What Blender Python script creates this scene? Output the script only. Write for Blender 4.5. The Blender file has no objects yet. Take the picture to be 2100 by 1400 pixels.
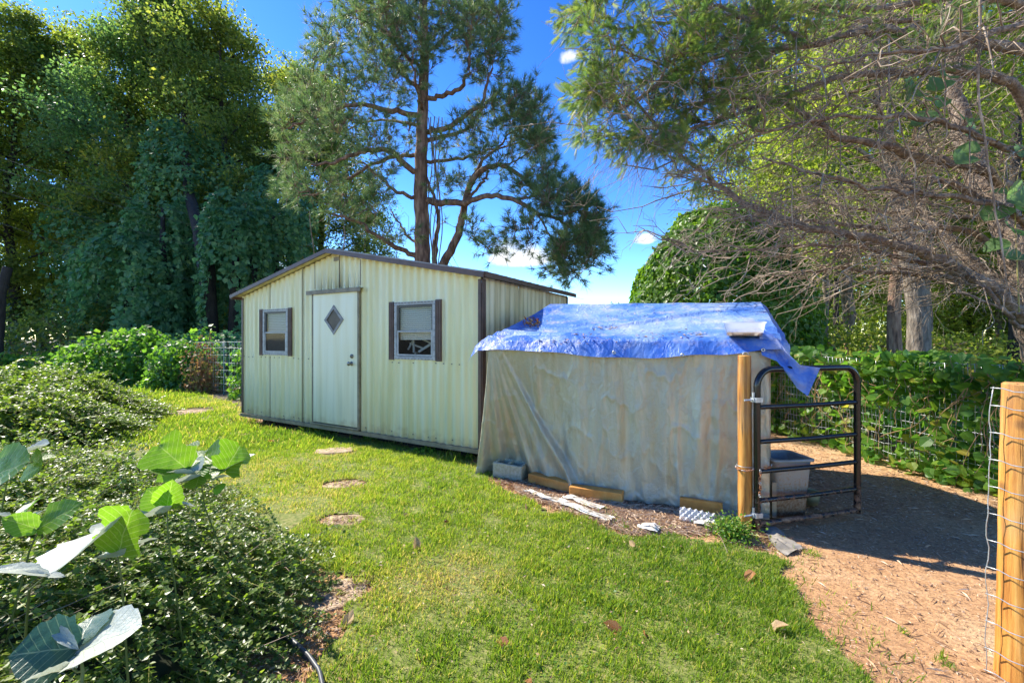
import bpy, math, random
import numpy as np
from mathutils import Vector, Matrix, Euler

# ------------------------------------------------------------------ camera, sky, sun
scene = bpy.context.scene
COL = scene.collection
W0, H0, F, CX, HY, EYE = 2100.0, 1400.0, 875.0, 1050.0, 692.0, 1.45
cam_d = bpy.data.cameras.new('camera'); cam = bpy.data.objects.new('camera', cam_d); COL.objects.link(cam)
cam.location = (0, 0, EYE); cam.rotation_euler = (math.radians(90), 0, 0)
cam_d.sensor_width = 36.0; cam_d.lens = 36.0 * F / W0
cam_d.shift_y = (HY - H0 / 2) / W0
cam_d.clip_start = 0.05; cam_d.clip_end = 1500
scene.camera = cam

SUN_EL = math.radians(45.0)
TO_SUN = Vector((-0.868, 0.497, 0)).normalized()
AZ = math.atan2(TO_SUN.x, TO_SUN.y)               # clockwise from +Y
SUN_V = Vector((TO_SUN.x * math.cos(SUN_EL), TO_SUN.y * math.cos(SUN_EL), math.sin(SUN_EL)))
sun_d = bpy.data.lights.new('sun', 'SUN'); sun_d.energy = 2.15; sun_d.angle = math.radians(0.55)
sun_d.color = (1.0, 0.93, 0.80)
sun = bpy.data.objects.new('sun', sun_d); COL.objects.link(sun)
sun.location = (-20, 15, 30); sun.rotation_euler = (-SUN_V).to_track_quat('-Z', 'Y').to_euler()

world = bpy.data.worlds.new('World'); scene.world = world; world.use_nodes = True
wt = world.node_tree; wt.nodes.clear()
def wn(t): return wt.nodes.new(t)
out = wn('ShaderNodeOutputWorld'); bg = wn('ShaderNodeBackground')
sky = wn('ShaderNodeTexSky'); sky.sky_type = 'NISHITA'; sky.sun_disc = False
sky.sun_elevation = SUN_EL; sky.sun_rotation = AZ
sky.air_density = 1.0; sky.dust_density = 0.1; sky.ozone_density = 2.5; sky.altitude = 600
bg.inputs['Strength'].default_value = 0.115
tc = wn('ShaderNodeTexCoord')
nrm = wn('ShaderNodeVectorMath'); nrm.operation = 'NORMALIZE'; wt.links.new(tc.outputs['Generated'], nrm.inputs[0])
hs = wn('ShaderNodeHueSaturation'); hs.inputs['Saturation'].default_value = 1.13; hs.inputs['Hue'].default_value = .506; hs.inputs['Value'].default_value = 1.0
gm_ = wn('ShaderNodeGamma'); gm_.inputs[1].default_value = 1.5
sc_ = wn('ShaderNodeVectorMath'); sc_.operation = 'SCALE'; sc_.inputs['Scale'].default_value = .27
wt.links.new(sky.outputs[0], gm_.inputs[0]); wt.links.new(gm_.outputs[0], sc_.inputs[0]); wt.links.new(sc_.outputs[0], hs.inputs['Color'])
nz = wn('ShaderNodeTexNoise'); nz.inputs['Scale'].default_value = 14; nz.inputs['Detail'].default_value = 7; nz.inputs['Roughness'].default_value = .62
wt.links.new(nrm.outputs[0], nz.inputs['Vector'])
def cloud_mask(px, py, rx, ry, flat):
    """soft cumulus blob round one direction of the sky (radii in radians)"""
    d = Vector(((px - CX) / F, 1, (HY - py) / F)).normalized()
    right = Vector((d.y, -d.x, 0)).normalized(); up = right.cross(d)
    dots = []
    for v, r in ((right, rx), (up, ry)):
        n = wn('ShaderNodeVectorMath'); n.operation = 'DOT_PRODUCT'; n.inputs[1].default_value = v
        wt.links.new(nrm.outputs[0], n.inputs[0])
        m = wn('ShaderNodeMath'); m.operation = 'DIVIDE'; m.inputs[1].default_value = r
        off = wn('ShaderNodeMath'); off.operation = 'SUBTRACT'; off.inputs[1].default_value = 0.0
        wt.links.new(n.outputs['Value'], off.inputs[0]); wt.links.new(off.outputs[0], m.inputs[0])
        dots.append(m)
    # below the flat base the radius is much smaller
    neg = wn('ShaderNodeMath'); neg.operation = 'LESS_THAN'; neg.inputs[1].default_value = 0
    wt.links.new(dots[1].outputs[0], neg.inputs[0])
    sc = wn('ShaderNodeMath'); sc.operation = 'MULTIPLY_ADD'; sc.inputs[1].default_value = flat - 1; sc.inputs[2].default_value = 1
    wt.links.new(neg.outputs[0], sc.inputs[0])
    up2 = wn('ShaderNodeMath'); up2.operation = 'MULTIPLY'; wt.links.new(dots[1].outputs[0], up2.inputs[0]); wt.links.new(sc.outputs[0], up2.inputs[1])
    a = wn('ShaderNodeMath'); a.operation = 'POWER'; a.inputs[1].default_value = 2
    ab = wn('ShaderNodeMath'); ab.operation = 'ABSOLUTE'; wt.links.new(dots[0].outputs[0], ab.inputs[0]); wt.links.new(ab.outputs[0], a.inputs[0])
    b = wn('ShaderNodeMath'); b.operation = 'POWER'; b.inputs[1].default_value = 2
    bb = wn('ShaderNodeMath'); bb.operation = 'ABSOLUTE'; wt.links.new(up2.outputs[0], bb.inputs[0]); wt.links.new(bb.outputs[0], b.inputs[0])
    s = wn('ShaderNodeMath'); s.operation = 'ADD'; wt.links.new(a.outputs[0], s.inputs[0]); wt.links.new(b.outputs[0], s.inputs[1])
    # 1 - s + noise
    inv = wn('ShaderNodeMath'); inv.operation = 'SUBTRACT'; inv.inputs[0].default_value = 1.0; wt.links.new(s.outputs[0], inv.inputs[1])
    nn = wn('ShaderNodeMath'); nn.operation = 'MULTIPLY_ADD'; nn.inputs[1].default_value = 2.6; nn.inputs[2].default_value = -1.3
    wt.links.new(nz.outputs['Fac'], nn.inputs[0])
    t = wn('ShaderNodeMath'); t.operation = 'ADD'; wt.links.new(inv.outputs[0], t.inputs[0]); wt.links.new(nn.outputs[0], t.inputs[1])
    r = wn('ShaderNodeMapRange'); r.inputs['From Min'].default_value = 0.15; r.inputs['From Max'].default_value = 1.0
    r.interpolation_type = 'SMOOTHSTEP'
    wt.links.new(t.outputs[0], r.inputs['Value'])
    fr = wn('ShaderNodeVectorMath'); fr.operation = 'DOT_PRODUCT'; fr.inputs[1].default_value = d
    wt.links.new(nrm.outputs[0], fr.inputs[0])
    g = wn('ShaderNodeMath'); g.operation = 'GREATER_THAN'; g.inputs[1].default_value = 0; wt.links.new(fr.outputs['Value'], g.inputs[0])
    mm = wn('ShaderNodeMath'); mm.operation = 'MULTIPLY'; wt.links.new(r.outputs[0], mm.inputs[0]); wt.links.new(g.outputs[0], mm.inputs[1])
    return mm
masks = [cloud_mask(1166, 120, .030, .018, 1.2), cloud_mask(1062, 535, .095, .055, 3.5), cloud_mask(1322, 492, .036, .022, 2.0),
         cloud_mask(640, 560, .10, .05, 2.5), cloud_mask(2500, 200, .16, .09, 2.5), cloud_mask(-500, 100, .2, .1, 2.5), cloud_mask(1500, 560, .12, .05, 3.0)]
prev = hs.outputs[0]
for m in masks:
    mx = wn('ShaderNodeMix'); mx.data_type = 'RGBA'; mx.inputs['B'].default_value = (2.3, 2.36, 2.45, 1)
    wt.links.new(m.outputs[0], mx.inputs['Factor']); wt.links.new(prev, mx.inputs['A']); prev = mx.outputs['Result']
wt.links.new(prev, bg.inputs['Color']); wt.links.new(bg.outputs[0], out.inputs[0])
scene.view_settings.view_transform = 'Standard'; scene.view_settings.look = 'None'
scene.view_settings.gamma = 1.0; scene.view_settings.use_curve_mapping = False
scene.view_settings.exposure = 2.3
scene.cycles.max_bounces = 8; scene.cycles.transparent_max_bounces = 8
scene.cycles.use_denoising = True
scene.cycles.sample_clamp_indirect = 6

# ------------------------------------------------------------------ helpers
def rng(s): return np.random.default_rng(s)
def at(px, py, D):
    """point of the world seen at photo pixel (px, py) at D metres ahead"""
    return np.array([(px - CX) / F * D, D, EYE + (HY - py) / F * D])
def gd(px, py, z=0.0):
    D = F * (EYE - z) / (py - HY)
    return np.array([(px - CX) / F * D, D, z])
_ks = rng(5).normal(size=(14, 2)) * np.array([0.6]*4 + [2.2]*5 + [9.0]*5)[:, None]
_ph = rng(6).uniform(0, 6.28, 14); _am = np.array([.022]*4 + [.007]*5 + [.0022]*5)
def hgt(x, y):
    x = np.asarray(x, float); y = np.asarray(y, float)
    return sum(a * np.sin(k[0]*x + k[1]*y + p) for a, k, p in zip(_am, _ks, _ph)) * 0.6 - .01
def fbm(p, seed=0, base=1.0, octaves=4):
    r = rng(900 + seed); o = 0; a = 1.0; f = base; tot = 0
    for _ in range(octaves):
        for _k in range(4):
            k = r.normal(size=3) * f; o = o + a * np.sin(p @ k + r.uniform(0, 6.28)); tot += a * .7
        a *= .55; f *= 2.0
    return o / tot

def np_mesh(name, V, Fc, rnd=None, smooth=False):
    V = np.ascontiguousarray(V, np.float32).reshape(-1, 3)
    Fc = np.ascontiguousarray(Fc, np.int32); k = Fc.shape[1]; n = len(Fc)
    me = bpy.data.meshes.new(name)
    me.vertices.add(len(V)); me.vertices.foreach_set('co', V.ravel())
    me.loops.add(n * k); me.loops.foreach_set('vertex_index', Fc.ravel())
    me.polygons.add(n); me.polygons.foreach_set('loop_start', np.arange(0, n * k, k, dtype=np.int32))
    me.polygons.foreach_set('use_smooth', np.full(n, smooth))
    me.update(calc_edges=True)
    if rnd is not None:
        a = me.attributes.new('rnd', 'FLOAT', 'FACE'); a.data.foreach_set('value', np.ascontiguousarray(rnd, np.float32))
    me.validate()
    return me
def link(name, me, mat, parent=None):
    o = bpy.data.objects.new(name, me); COL.objects.link(o)
    if mat is not None and not me.materials: me.materials.append(mat)
    if parent is not None: o.parent = parent
    return o
def tag(o, label=None, cat=None, group=None, kind=None):
    if label: o['label'] = label
    if cat: o['category'] = cat
    if group: o['group'] = group
    if kind: o['kind'] = kind
    return o
def thing(name, loc, label, cat, group=None, rz=0):
    o = bpy.data.objects.new(name, None); COL.objects.link(o); o.empty_display_size = .2
    o.location = loc; o.rotation_euler = (0, 0, rz); return tag(o, label, cat, group)
def sub(parent, name, me, mat):
    """part whose mesh is in world coordinates, under an un-rotated thing or part"""
    o = link(name, me, mat, parent)
    root = parent
    while root.parent is not None: root = root.parent
    if parent is root and root.type == 'EMPTY':
        o.matrix_parent_inverse = Matrix.Translation(-Vector(root.location)) if root.rotation_euler.z == 0 else root.matrix_basis.inverted()
    return o

class MB:
    """collects boxes, tubes and sheets into one mesh"""
    def __init__(s): s.v = []; s.f = []; s.n = 0
    def add(s, V, Fc):
        V = np.asarray(V, float).reshape(-1, 3); s.v.append(V); s.f += [tuple(int(i) + s.n for i in f) for f in Fc]; s.n += len(V); return s
    def box(s, c, size, ax=None, ay=None):
        """box, centre c, full sizes along ax, ay, az"""
        ax = np.array(ax if ax is not None else (1, 0, 0), float); ay = np.array(ay if ay is not None else (0, 1, 0), float)
        ax /= np.linalg.norm(ax); ay /= np.linalg.norm(ay)
        az = np.cross(ax, ay); c = np.array(c, float); h = np.array(size) / 2
        V = [c + i*h[0]*ax + j*h[1]*ay + k*h[2]*az for k in (-1, 1) for j in (-1, 1) for i in (-1, 1)]
        return s.add(V, [(0,2,3,1),(4,5,7,6),(0,1,5,4),(2,6,7,3),(0,4,6,2),(1,3,7,5)])
    def tube(s, P, R, n=8, cap=True):
        P = np.asarray(P, float); m = len(P); R = np.broadcast_to(np.asarray(R, float), (m,))
        T = np.gradient(P, axis=0); T /= np.linalg.norm(T, axis=1)[:, None] + 1e-9
        up = np.array([0, 0, 1.]) if abs(T[0][2]) < .8 else np.array([1., 0, 0])
        A = np.zeros_like(P); a = np.cross(T[0], up)
        for i in range(m):
            a = a - T[i] * (a @ T[i]); a /= np.linalg.norm(a) + 1e-9; A[i] = a
        B = np.cross(T, A); th = np.arange(n) * 2 * math.pi / n
        V = P[:, None] + R[:, None, None] * (np.cos(th)[None, :, None] * A[:, None] + np.sin(th)[None, :, None] * B[:, None])
        fs = [(i*n+j, i*n+(j+1) % n, (i+1)*n+(j+1) % n, (i+1)*n+j) for i in range(m-1) for j in range(n)]
        if cap: fs += [tuple(range(n-1, -1, -1)), tuple(range((m-1)*n, m*n))]
        return s.add(V.reshape(-1, 3), fs)
    def grid(s, P):
        P = np.asarray(P); a, b = P.shape[:2]
        return s.add(P.reshape(-1, 3), [(i*b+j, i*b+j+1, (i+1)*b+j+1, (i+1)*b+j) for i in range(a-1) for j in range(b-1)])
    def mesh(s, name, smooth=False, bevel=0):
        me = bpy.data.meshes.new(name); V = np.concatenate(s.v)
        me.from_pydata(V.tolist(), [], s.f); me.validate()
        if smooth: me.polygons.foreach_set('use_smooth', np.ones(len(me.polygons), bool))
        if bevel:
            import bmesh
            bm = bmesh.new(); bm.from_mesh(me)
            bmesh.ops.bevel(bm, geom=list(bm.edges), offset=bevel, segments=1, affect='EDGES')
            bm.to_mesh(me); bm.free()
        me.update(); return me

class Tubes:
    """many thin tapered tubes, batched by (points, sides)"""
    def __init__(s): s.b = {}
    def add(s, P, R, n=5): s.b.setdefault((len(P), n), []).append((np.asarray(P, float), np.asarray(R, float)))
    def arrays(s):
        Vs, Fs, off = [], [], 0
        for (m, n), L in s.b.items():
            P = np.stack([p for p, _ in L]); R = np.stack([np.broadcast_to(r, (m,)) for _, r in L]); N = len(P)
            T = np.gradient(P, axis=1); T /= np.linalg.norm(T, axis=2, keepdims=True) + 1e-9
            ref = np.where(np.abs(T[:, :1, 2:3]) < .85, np.array([0, 0, 1.]), np.array([1., 0, 0]))
            A = np.cross(T, np.broadcast_to(ref, T.shape)); A /= np.linalg.norm(A, axis=2, keepdims=True) + 1e-9
            B = np.cross(T, A); th = np.arange(n) * 2 * math.pi / n
            V = P[:, :, None] + R[:, :, None, None] * (np.cos(th)[:, None] * A[:, :, None] + np.sin(th)[:, None] * B[:, :, None])
            i, j = np.meshgrid(np.arange(m-1), np.arange(n), indexing='ij')
            f = np.stack([i*n+j, i*n+(j+1) % n, (i+1)*n+(j+1) % n, (i+1)*n+j], -1).reshape(-1, 4)
            Fs.append((f[None] + (np.arange(N) * m * n)[:, None, None]).reshape(-1, 4) + off)
            Vs.append(V.reshape(-1, 3)); off += N * m * n
        return np.concatenate(Vs), np.concatenate(Fs)
    def mesh(s, name):
        V, Fc = s.arrays(); return np_mesh(name, V, Fc, smooth=True)

def unit(a): return a / (np.linalg.norm(a, axis=-1, keepdims=True) + 1e-9)
# leaf outlines: (along, across, up) with triangles
T_LEAF4 = (np.array([(0,0,0),(.45,.32,.07),(1,0,-.03),(.45,-.32,.07)]), np.array([(0,1,2),(0,2,3)]))
T_OVAL = (np.array([(0,0,0),(.25,.24,.05),(.7,.26,.05),(1,0,0),(.7,-.26,.05),(.25,-.24,.05)]), np.array([(0,1,2),(0,2,3),(0,3,4),(0,4,5)]))
T_HEART = (np.array([(0,0,0),(.05,.38,.03),(.45,.50,.06),(.8,.28,.02),(1.05,0,-.05),(.8,-.28,.02),(.45,-.50,.06),(.05,-.38,.03)]),
           np.array([(0,1,2),(0,2,3),(0,3,4),(0,4,5),(0,5,6),(0,6,7)]))
T_VINE = (np.array([(0,.10,0),(.35,.48,.05),(1.05,0,-.05),(.35,-.48,.05)]), np.array([(0,1,2),(0,2,3)]))
T_NEEDLE = (np.array([(0,.03,0),(1,0,0),(0,-.03,0)]), np.array([(0,1,2)]))
T_BLADE = (np.array([(0,.07,0),(0,-.07,0),(.55,.055,.10),(.55,-.055,.10),(1,0,.32)]), np.array([(0,1,3),(0,3,2),(2,3,4)]))
T_BLADE1 = (np.array([(0,.07,0),(0,-.07,0),(1,0,.2)]), np.array([(0,1,2)]))
def _frond():
    V = []; Fc = []
    for i in range(9):
        t = .1 + .09 * i; L = .42 * (1 - abs(t - .4))
        for sgn in (1, -1):
            n = len(V); V += [(t-.03, sgn*.01, 0), (t+.05, sgn*.01, 0), (t+.02+L*.75, sgn*L*.62, -.06)]; Fc.append((n, n+1, n+2))
    n = len(V); V += [(0,.015,0),(0,-.015,0),(1,0,-.04)]; Fc.append((n, n+1, n+2))
    return np.array(V), np.array(Fc)
T_FROND = _frond()
def frames(X, Nn):
    """orthonormal frames from along-direction and rough normal"""
    X = unit(X); Y = unit(np.cross(Nn, X)); Z = np.cross(X, Y); return X, Y, Z
def scatter(tmpl, pos, X, Nn, size, wid=1.0):
    V, Fc = tmpl; X, Y, Z = frames(X, Nn); n = len(pos)
    size = np.broadcast_to(np.asarray(size, float), (n,))[:, None, None]; wid = np.broadcast_to(np.asarray(wid, float), (n,))[:, None, None]
    P = pos[:, None] + size * (V[None, :, 0:1] * X[:, None] + wid * V[None, :, 1:2] * Y[:, None] + V[None, :, 2:3] * Z[:, None])
    Fo = (Fc[None] + (np.arange(n) * len(V))[:, None, None]).reshape(-1, Fc.shape[1])
    return P.reshape(-1, 3), Fo
def scatter_mesh(name, tmpl, pos, X, Nn, size, r, wid=1.0, rnd=None):
    V, Fo = scatter(tmpl, pos, X, Nn, size, wid)
    rn = r.uniform(0, 1, len(pos)) if rnd is None else rnd
    return np_mesh(name, V, Fo, np.repeat(rn, len(tmpl[1])))
def rdir(r, n): return unit(r.normal(size=(n, 3)))

# ------------------------------------------------------------------ materials
def nodes(name):
    m = bpy.data.materials.new(name); m.use_nodes = True; t = m.node_tree
    return m, t, t.nodes, t.links, t.nodes['Principled BSDF']
def ramp(N, stops):
    r = N.new('ShaderNodeValToRGB'); e = r.color_ramp.elements
    while len(e) < len(stops): e.new(.5)
    for k, (p, c) in enumerate(stops): e[k].position = p; e[k].color = (*c, 1)
    return r
def pmat(name, stops, scale=6, rough=.6, bump=.0, bscale=None, detail=6, stretch=(1,1,1), metal=0, spec=.5, bdist=.01, coord='Object'):
    m, t, N, L, P = nodes(name)
    tcn = N.new('ShaderNodeTexCoord'); mp = N.new('ShaderNodeMapping'); mp.inputs['Scale'].default_value = stretch
    L.new(tcn.outputs[coord], mp.inputs['Vector'])
    nz = N.new('ShaderNodeTexNoise'); nz.inputs['Scale'].default_value = scale; nz.inputs['Detail'].default_value = detail; nz.inputs['Roughness'].default_value = .62
    L.new(mp.outputs[0], nz.inputs['Vector'])
    if len(stops) == 1: stops = [(0, stops[0][1]), (1, stops[0][1])]
    rp = ramp(N, stops); L.new(nz.outputs['Fac'], rp.inputs[0]); L.new(rp.outputs[0], P.inputs['Base Color'])
    P.inputs['Roughness'].default_value = rough; P.inputs['Metallic'].default_value = metal; P.inputs['Specular IOR Level'].default_value = spec
    if bump:
        n2 = N.new('ShaderNodeTexNoise'); n2.inputs['Scale'].default_value = bscale or scale * 4; n2.inputs['Detail'].default_value = 5
        L.new(mp.outputs[0], n2.inputs['Vector'])
        b = N.new('ShaderNodeBump'); b.inputs['Strength'].default_value = bump; b.inputs['Distance'].default_value = bdist
        L.new(n2.outputs['Fac'], b.inputs['Height']); L.new(b.outputs[0], P.inputs['Normal'])
    return m
def leafmat(name, stops, trans, tw=.4, rough=.42, spec=.5, veins=False):
    """leaf: colour by leaf, light passes through it"""
    m, t, N, L, P = nodes(name)
    at_ = N.new('ShaderNodeAttribute'); at_.attribute_name = 'rnd'
    rp = ramp(N, stops); L.new(at_.outputs['Fac'], rp.inputs[0])
    col = rp.outputs[0]
    if veins:
        tcn = N.new('ShaderNodeTexCoord'); nz = N.new('ShaderNodeTexNoise'); nz.inputs['Scale'].default_value = 25; nz.inputs['Detail'].default_value = 5
        L.new(tcn.outputs['Object'], nz.inputs['Vector'])
        mr = N.new('ShaderNodeMapRange'); mr.inputs['To Min'].default_value = .65; mr.inputs['To Max'].default_value = 1.3; L.new(nz.outputs['Fac'], mr.inputs['Value'])
        mx = N.new('ShaderNodeVectorMath'); mx.operation = 'SCALE'; L.new(col, mx.inputs[0]); L.new(mr.outputs[0], mx.inputs['Scale']); col = mx.outputs[0]
        b = N.new('ShaderNodeBump'); b.inputs['Strength'].default_value = .35; b.inputs['Distance'].default_value = .004
        def M(op, a=None, b_=None, c=None):
            n_ = N.new('ShaderNodeMath'); n_.operation = op
            for k_, v_ in enumerate((a, b_, c)):
                if v_ is None: continue
                if isinstance(v_, (int, float)): n_.inputs[k_].default_value = v_
                else: L.new(v_, n_.inputs[k_])
            return n_.outputs[0]
        sp = N.new('ShaderNodeSeparateXYZ'); L.new(tcn.outputs['Object'], sp.inputs[0])
        ay = M('ABSOLUTE', sp.outputs['Y']); mid = M('SUBTRACT', 1.0, M('MULTIPLY', ay, 55.0)); mid = M('MAXIMUM', mid, 0.0)
        ph = M('FRACT', M('SUBTRACT', M('MULTIPLY', sp.outputs['X'], 6.5), M('MULTIPLY', M('POWER', ay, .85), 5.0)))
        sv = M('MAXIMUM', M('SUBTRACT', 1.0, M('MULTIPLY', M('ABSOLUTE', M('SUBTRACT', ph, .5)), 11.0)), 0.0)
        vein = M('MAXIMUM', mid, M('MULTIPLY', sv, .75))
        vm = N.new('ShaderNodeMix'); vm.data_type = 'RGBA'; vm.inputs['B'].default_value = (.42,.46,.28,1); L.new(M('MULTIPLY', vein, .45), vm.inputs['Factor']); L.new(col, vm.inputs['A']); col = vm.outputs['Result']
        hsum = M('ADD', nz.outputs['Fac'], M('MULTIPLY', vein, -.8))
        L.new(hsum, b.inputs['Height']); L.new(b.outputs[0], P.inputs['Normal'])
    L.new(col, P.inputs['Base Color']); P.inputs['Roughness'].default_value = rough; P.inputs['Specular IOR Level'].default_value = spec
    tr = N.new('ShaderNodeBsdfTranslucent')
    mul = N.new('ShaderNodeVectorMath'); mul.operation = 'MULTIPLY'; mul.inputs[1].default_value = trans
    L.new(col, mul.inputs[0]); L.new(mul.outputs[0], tr.inputs['Color'])
    ms = N.new('ShaderNodeMixShader'); ms.inputs[0].default_value = tw
    L.new(P.outputs[0], ms.inputs[1]); L.new(tr.outputs[0], ms.inputs[2]); L.new(ms.outputs[0], N['Material Output'].inputs[0])
    return m
G_LEAF = leafmat('broad_leaf', [(0, (.06,.11,.03)), (.4, (.13,.18,.04)), (.75, (.24,.26,.05)), (1, (.38,.30,.06))], (2.2,2.2,1.2), .58)
T_LEAFM = leafmat('shade_leaf', [(0, (.07,.15,.05)), (.6, (.15,.24,.08)), (1, (.25,.30,.08))], (2.0,2.2,1.4), .5)
Y_LEAF = leafmat('woods_leaf', [(0, (.08,.13,.02)), (.5, (.19,.24,.04)), (.9, (.33,.33,.05)), (1, (.42,.28,.06))], (2.2,2.2,1.2), .6)
K_LEAF = leafmat('vine_leaf', [(0, (.05,.14,.02)), (.5, (.10,.22,.03)), (.88, (.18,.30,.04)), (1, (.32,.28,.05))], (2.2,2.2,1.2), .5, .42)
KD_LEAF = leafmat('draped_vine_leaf', [(0, (.06,.17,.07)), (.55, (.14,.28,.12)), (.85, (.24,.36,.13)), (1, (.30,.38,.12))], (1.6,1.9,1.4), .4, .5)
M_LEAF = leafmat('mound_leaf', [(0, (.06,.14,.016)), (.6, (.12,.22,.025)), (1, (.20,.28,.035))], (2.2,2.2,1.2), .45)
B_LEAF = leafmat('small_shrub_leaf', [(0, (.06,.11,.02)), (.55, (.14,.21,.035)), (.9, (.24,.29,.05)), (1, (.32,.32,.08))], (2.2,2.3,1.1), .42, .40, .55)
N_LEAF = leafmat('pine_needle', [(0, (.055,.12,.045)), (.5, (.12,.20,.075)), (.90, (.23,.28,.12)), (1, (.34,.26,.12))], (1.8,1.8,1.3), .4, .45)
C_LEAF = leafmat('conifer_spray', [(0, (.06,.13,.035)), (.5, (.13,.20,.05)), (.85, (.23,.26,.06)), (1, (.32,.24,.10))], (1.9,1.8,1.2), .5, .5)
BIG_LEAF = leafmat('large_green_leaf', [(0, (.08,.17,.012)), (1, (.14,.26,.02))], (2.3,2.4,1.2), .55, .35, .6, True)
GLOSS_LEAF = leafmat('large_sun_gloss_leaf', [(0, (.36,.42,.34)), (1, (.50,.54,.46))], (1.0,1.0,.9), .25, .45, .5, True)  # sun gloss on flat-lying leaves, painted as a pale base colour
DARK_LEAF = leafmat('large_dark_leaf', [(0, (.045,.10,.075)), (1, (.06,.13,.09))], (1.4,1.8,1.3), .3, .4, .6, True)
GRASS = leafmat('grass_blade', [(0, (.09,.18,.022)), (.5, (.20,.30,.035)), (.84, (.33,.38,.05)), (.93, (.46,.38,.15)), (1, (.56,.45,.25))], (1.7,1.7,.9), .55, .5, .4)
DEAD_LEAF = leafmat('dead_leaf', [(0, (.20,.06,.02)), (.5, (.36,.14,.04)), (1, (.50,.34,.18))], (1.3,1.2,1.0), .3, .6, .3, True)
BARK_P = pmat('pine_bark', [(.3, (.05,.03,.022)), (.5, (.22,.13,.09)), (.7, (.42,.28,.20))], 9, .9, .9, 14, stretch=(1,1,.25), bdist=.05)
BARK_G = pmat('grey_bark', [(.3, (.05,.04,.03)), (.5, (.16,.13,.10)), (.72, (.34,.29,.23))], 9, .9, .9, 18, stretch=(1,1,.3), bdist=.05)
BARK_D = pmat('dark_bark', [(.3, (.012,.010,.009)), (.7, (.05,.042,.034))], 8, .9, .7, stretch=(1,1,.3), bdist=.04)
BARK_C = pmat('conifer_bark', [(.3, (.075,.05,.035)), (.5, (.20,.145,.105)), (.72, (.42,.34,.26))], 14, .9, .9, 30, bdist=.03)
TWIG = pmat('dead_twig', [(.3, (.10,.07,.05)), (.5, (.27,.20,.14)), (.7, (.52,.43,.33))], 4, .85)
STEM = pmat('shrub_stem', [(.3, (.20,.20,.04)), (.7, (.42,.36,.12))], 6, .7)
VSTEM = pmat('vine_stem', [(.3, (.20,.11,.05)), (.7, (.45,.30,.15))], 6, .8)

# ------------------------------------------------------------------ ground and lawn
def in_poly(px, py, poly):
    inside = np.zeros(px.shape, bool); n = len(poly)
    for i in range(n):
        x1, y1 = poly[i]; x2, y2 = poly[(i+1) % n]
        c = ((y1 > py) != (y2 > py)) & (px < (x2-x1) * (py-y1) / (y2-y1 + 1e-12) + x1)
        inside ^= c
    return inside
LAWN = [tuple(gd(*p)[:2]) for p in [(-250,745),(0,748),(130,762),(200,772),(300,786),(400,803),(485,826),(505,864),(600,882),(760,902),(960,938),(985,972),
        (1045,1008),(1095,1032),(1150,1058),(1215,1088),(1290,1112),(1400,1098),(1470,1102),(1530,1128),(1600,1160),(1635,1215),(1640,1275),(1690,1330),(1745,1400),(1850,1550)]]
LAWN += [(1.1, .4), (.6, -2), (-.7, -2), (-.95, .8), (-.93, 1.5), (-.80, 2.0), (-1.0, 2.6), (-2.2, 3.4), (-4.3, 4.0), (-6.2, 4.8), (-7.6, 7.0), (-12, 9.5), (-24, 14)]
BARE = [(np.array(gd(*p)[:2]), a, b) for p, a, b in [((388,841),.42,.5),((704,996),.19,.14),((702,1079),.185,.14),((690,1226),.19,.155),((683,930),.27,.16),((1030,950),.3,.1),((560,1340),.14,.3)]]
def lawn_mask(x, y, soft=.05):
    soft = soft * 1.6
    p = np.stack([x, y, 0*x], -1); j = fbm(p, 3, 5.0, 3)
    jx, jy = x + soft * j, y + soft * fbm(p, 4, 5.0, 3); bx_, by_ = x + .07*fbm(p, 13, 7.0, 3), y + .06*fbm(p, 14, 7.0, 3)
    m = in_poly(jx, jy, LAWN)
    for c, a, b in BARE:
        m &= ((bx_-c[0])/a)**2 + ((by_-c[1])/b)**2 > 1
    return m
def warp(n, lo, hi, c, p=3.0):
    t = np.linspace(-1, 1, n); s = np.sign(t) * np.abs(t) ** p
    return np.where(s < 0, c + s * (c - lo), c + s * (hi - c))
gx = warp(270, -400, 400, 1, 3.9); gy = warp(270, -300, 600, 4, 4.1)
X, Y = np.meshgrid(gx, gy, indexing='ij'); Z = hgt(X, Y) * np.clip(1.5 - np.hypot(X, Y) / 40, 0.0, 1)
a, b = X.shape; idx = np.arange(a*b).reshape(a, b)
SOIL, t, N, L, P = nodes('red_clay_soil')
tcn = N.new('ShaderNodeTexCoord')
n1 = N.new('ShaderNodeTexNoise'); n1.inputs['Scale'].default_value = .8; n1.inputs['Detail'].default_value = 9; n1.inputs['Roughness'].default_value = .65; L.new(tcn.outputs['Object'], n1.inputs['Vector'])
n2 = N.new('ShaderNodeTexNoise'); n2.inputs['Scale'].default_value = 38; n2.inputs['Detail'].default_value = 6; n2.inputs['Roughness'].default_value = .7; L.new(tcn.outputs['Object'], n2.inputs['Vector'])
r1 = ramp(N, [(.3, (.34,.18,.09)), (.5, (.50,.28,.13)), (.68, (.60,.40,.22))]); L.new(n1.outputs['Fac'], r1.inputs[0])
r2 = ramp(N, [(.35, (.45,.42,.40)), (.55, (1,1,1)), (.72, (1.35,1.3,1.25))]); L.new(n2.outputs['Fac'], r2.inputs[0])
mm = N.new('ShaderNodeMix'); mm.data_type = 'RGBA'; mm.blend_type = 'MULTIPLY'; mm.inputs['Factor'].default_value = .8
L.new(r1.outputs[0], mm.inputs['A']); L.new(r2.outputs[0], mm.inputs['B'])
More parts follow.
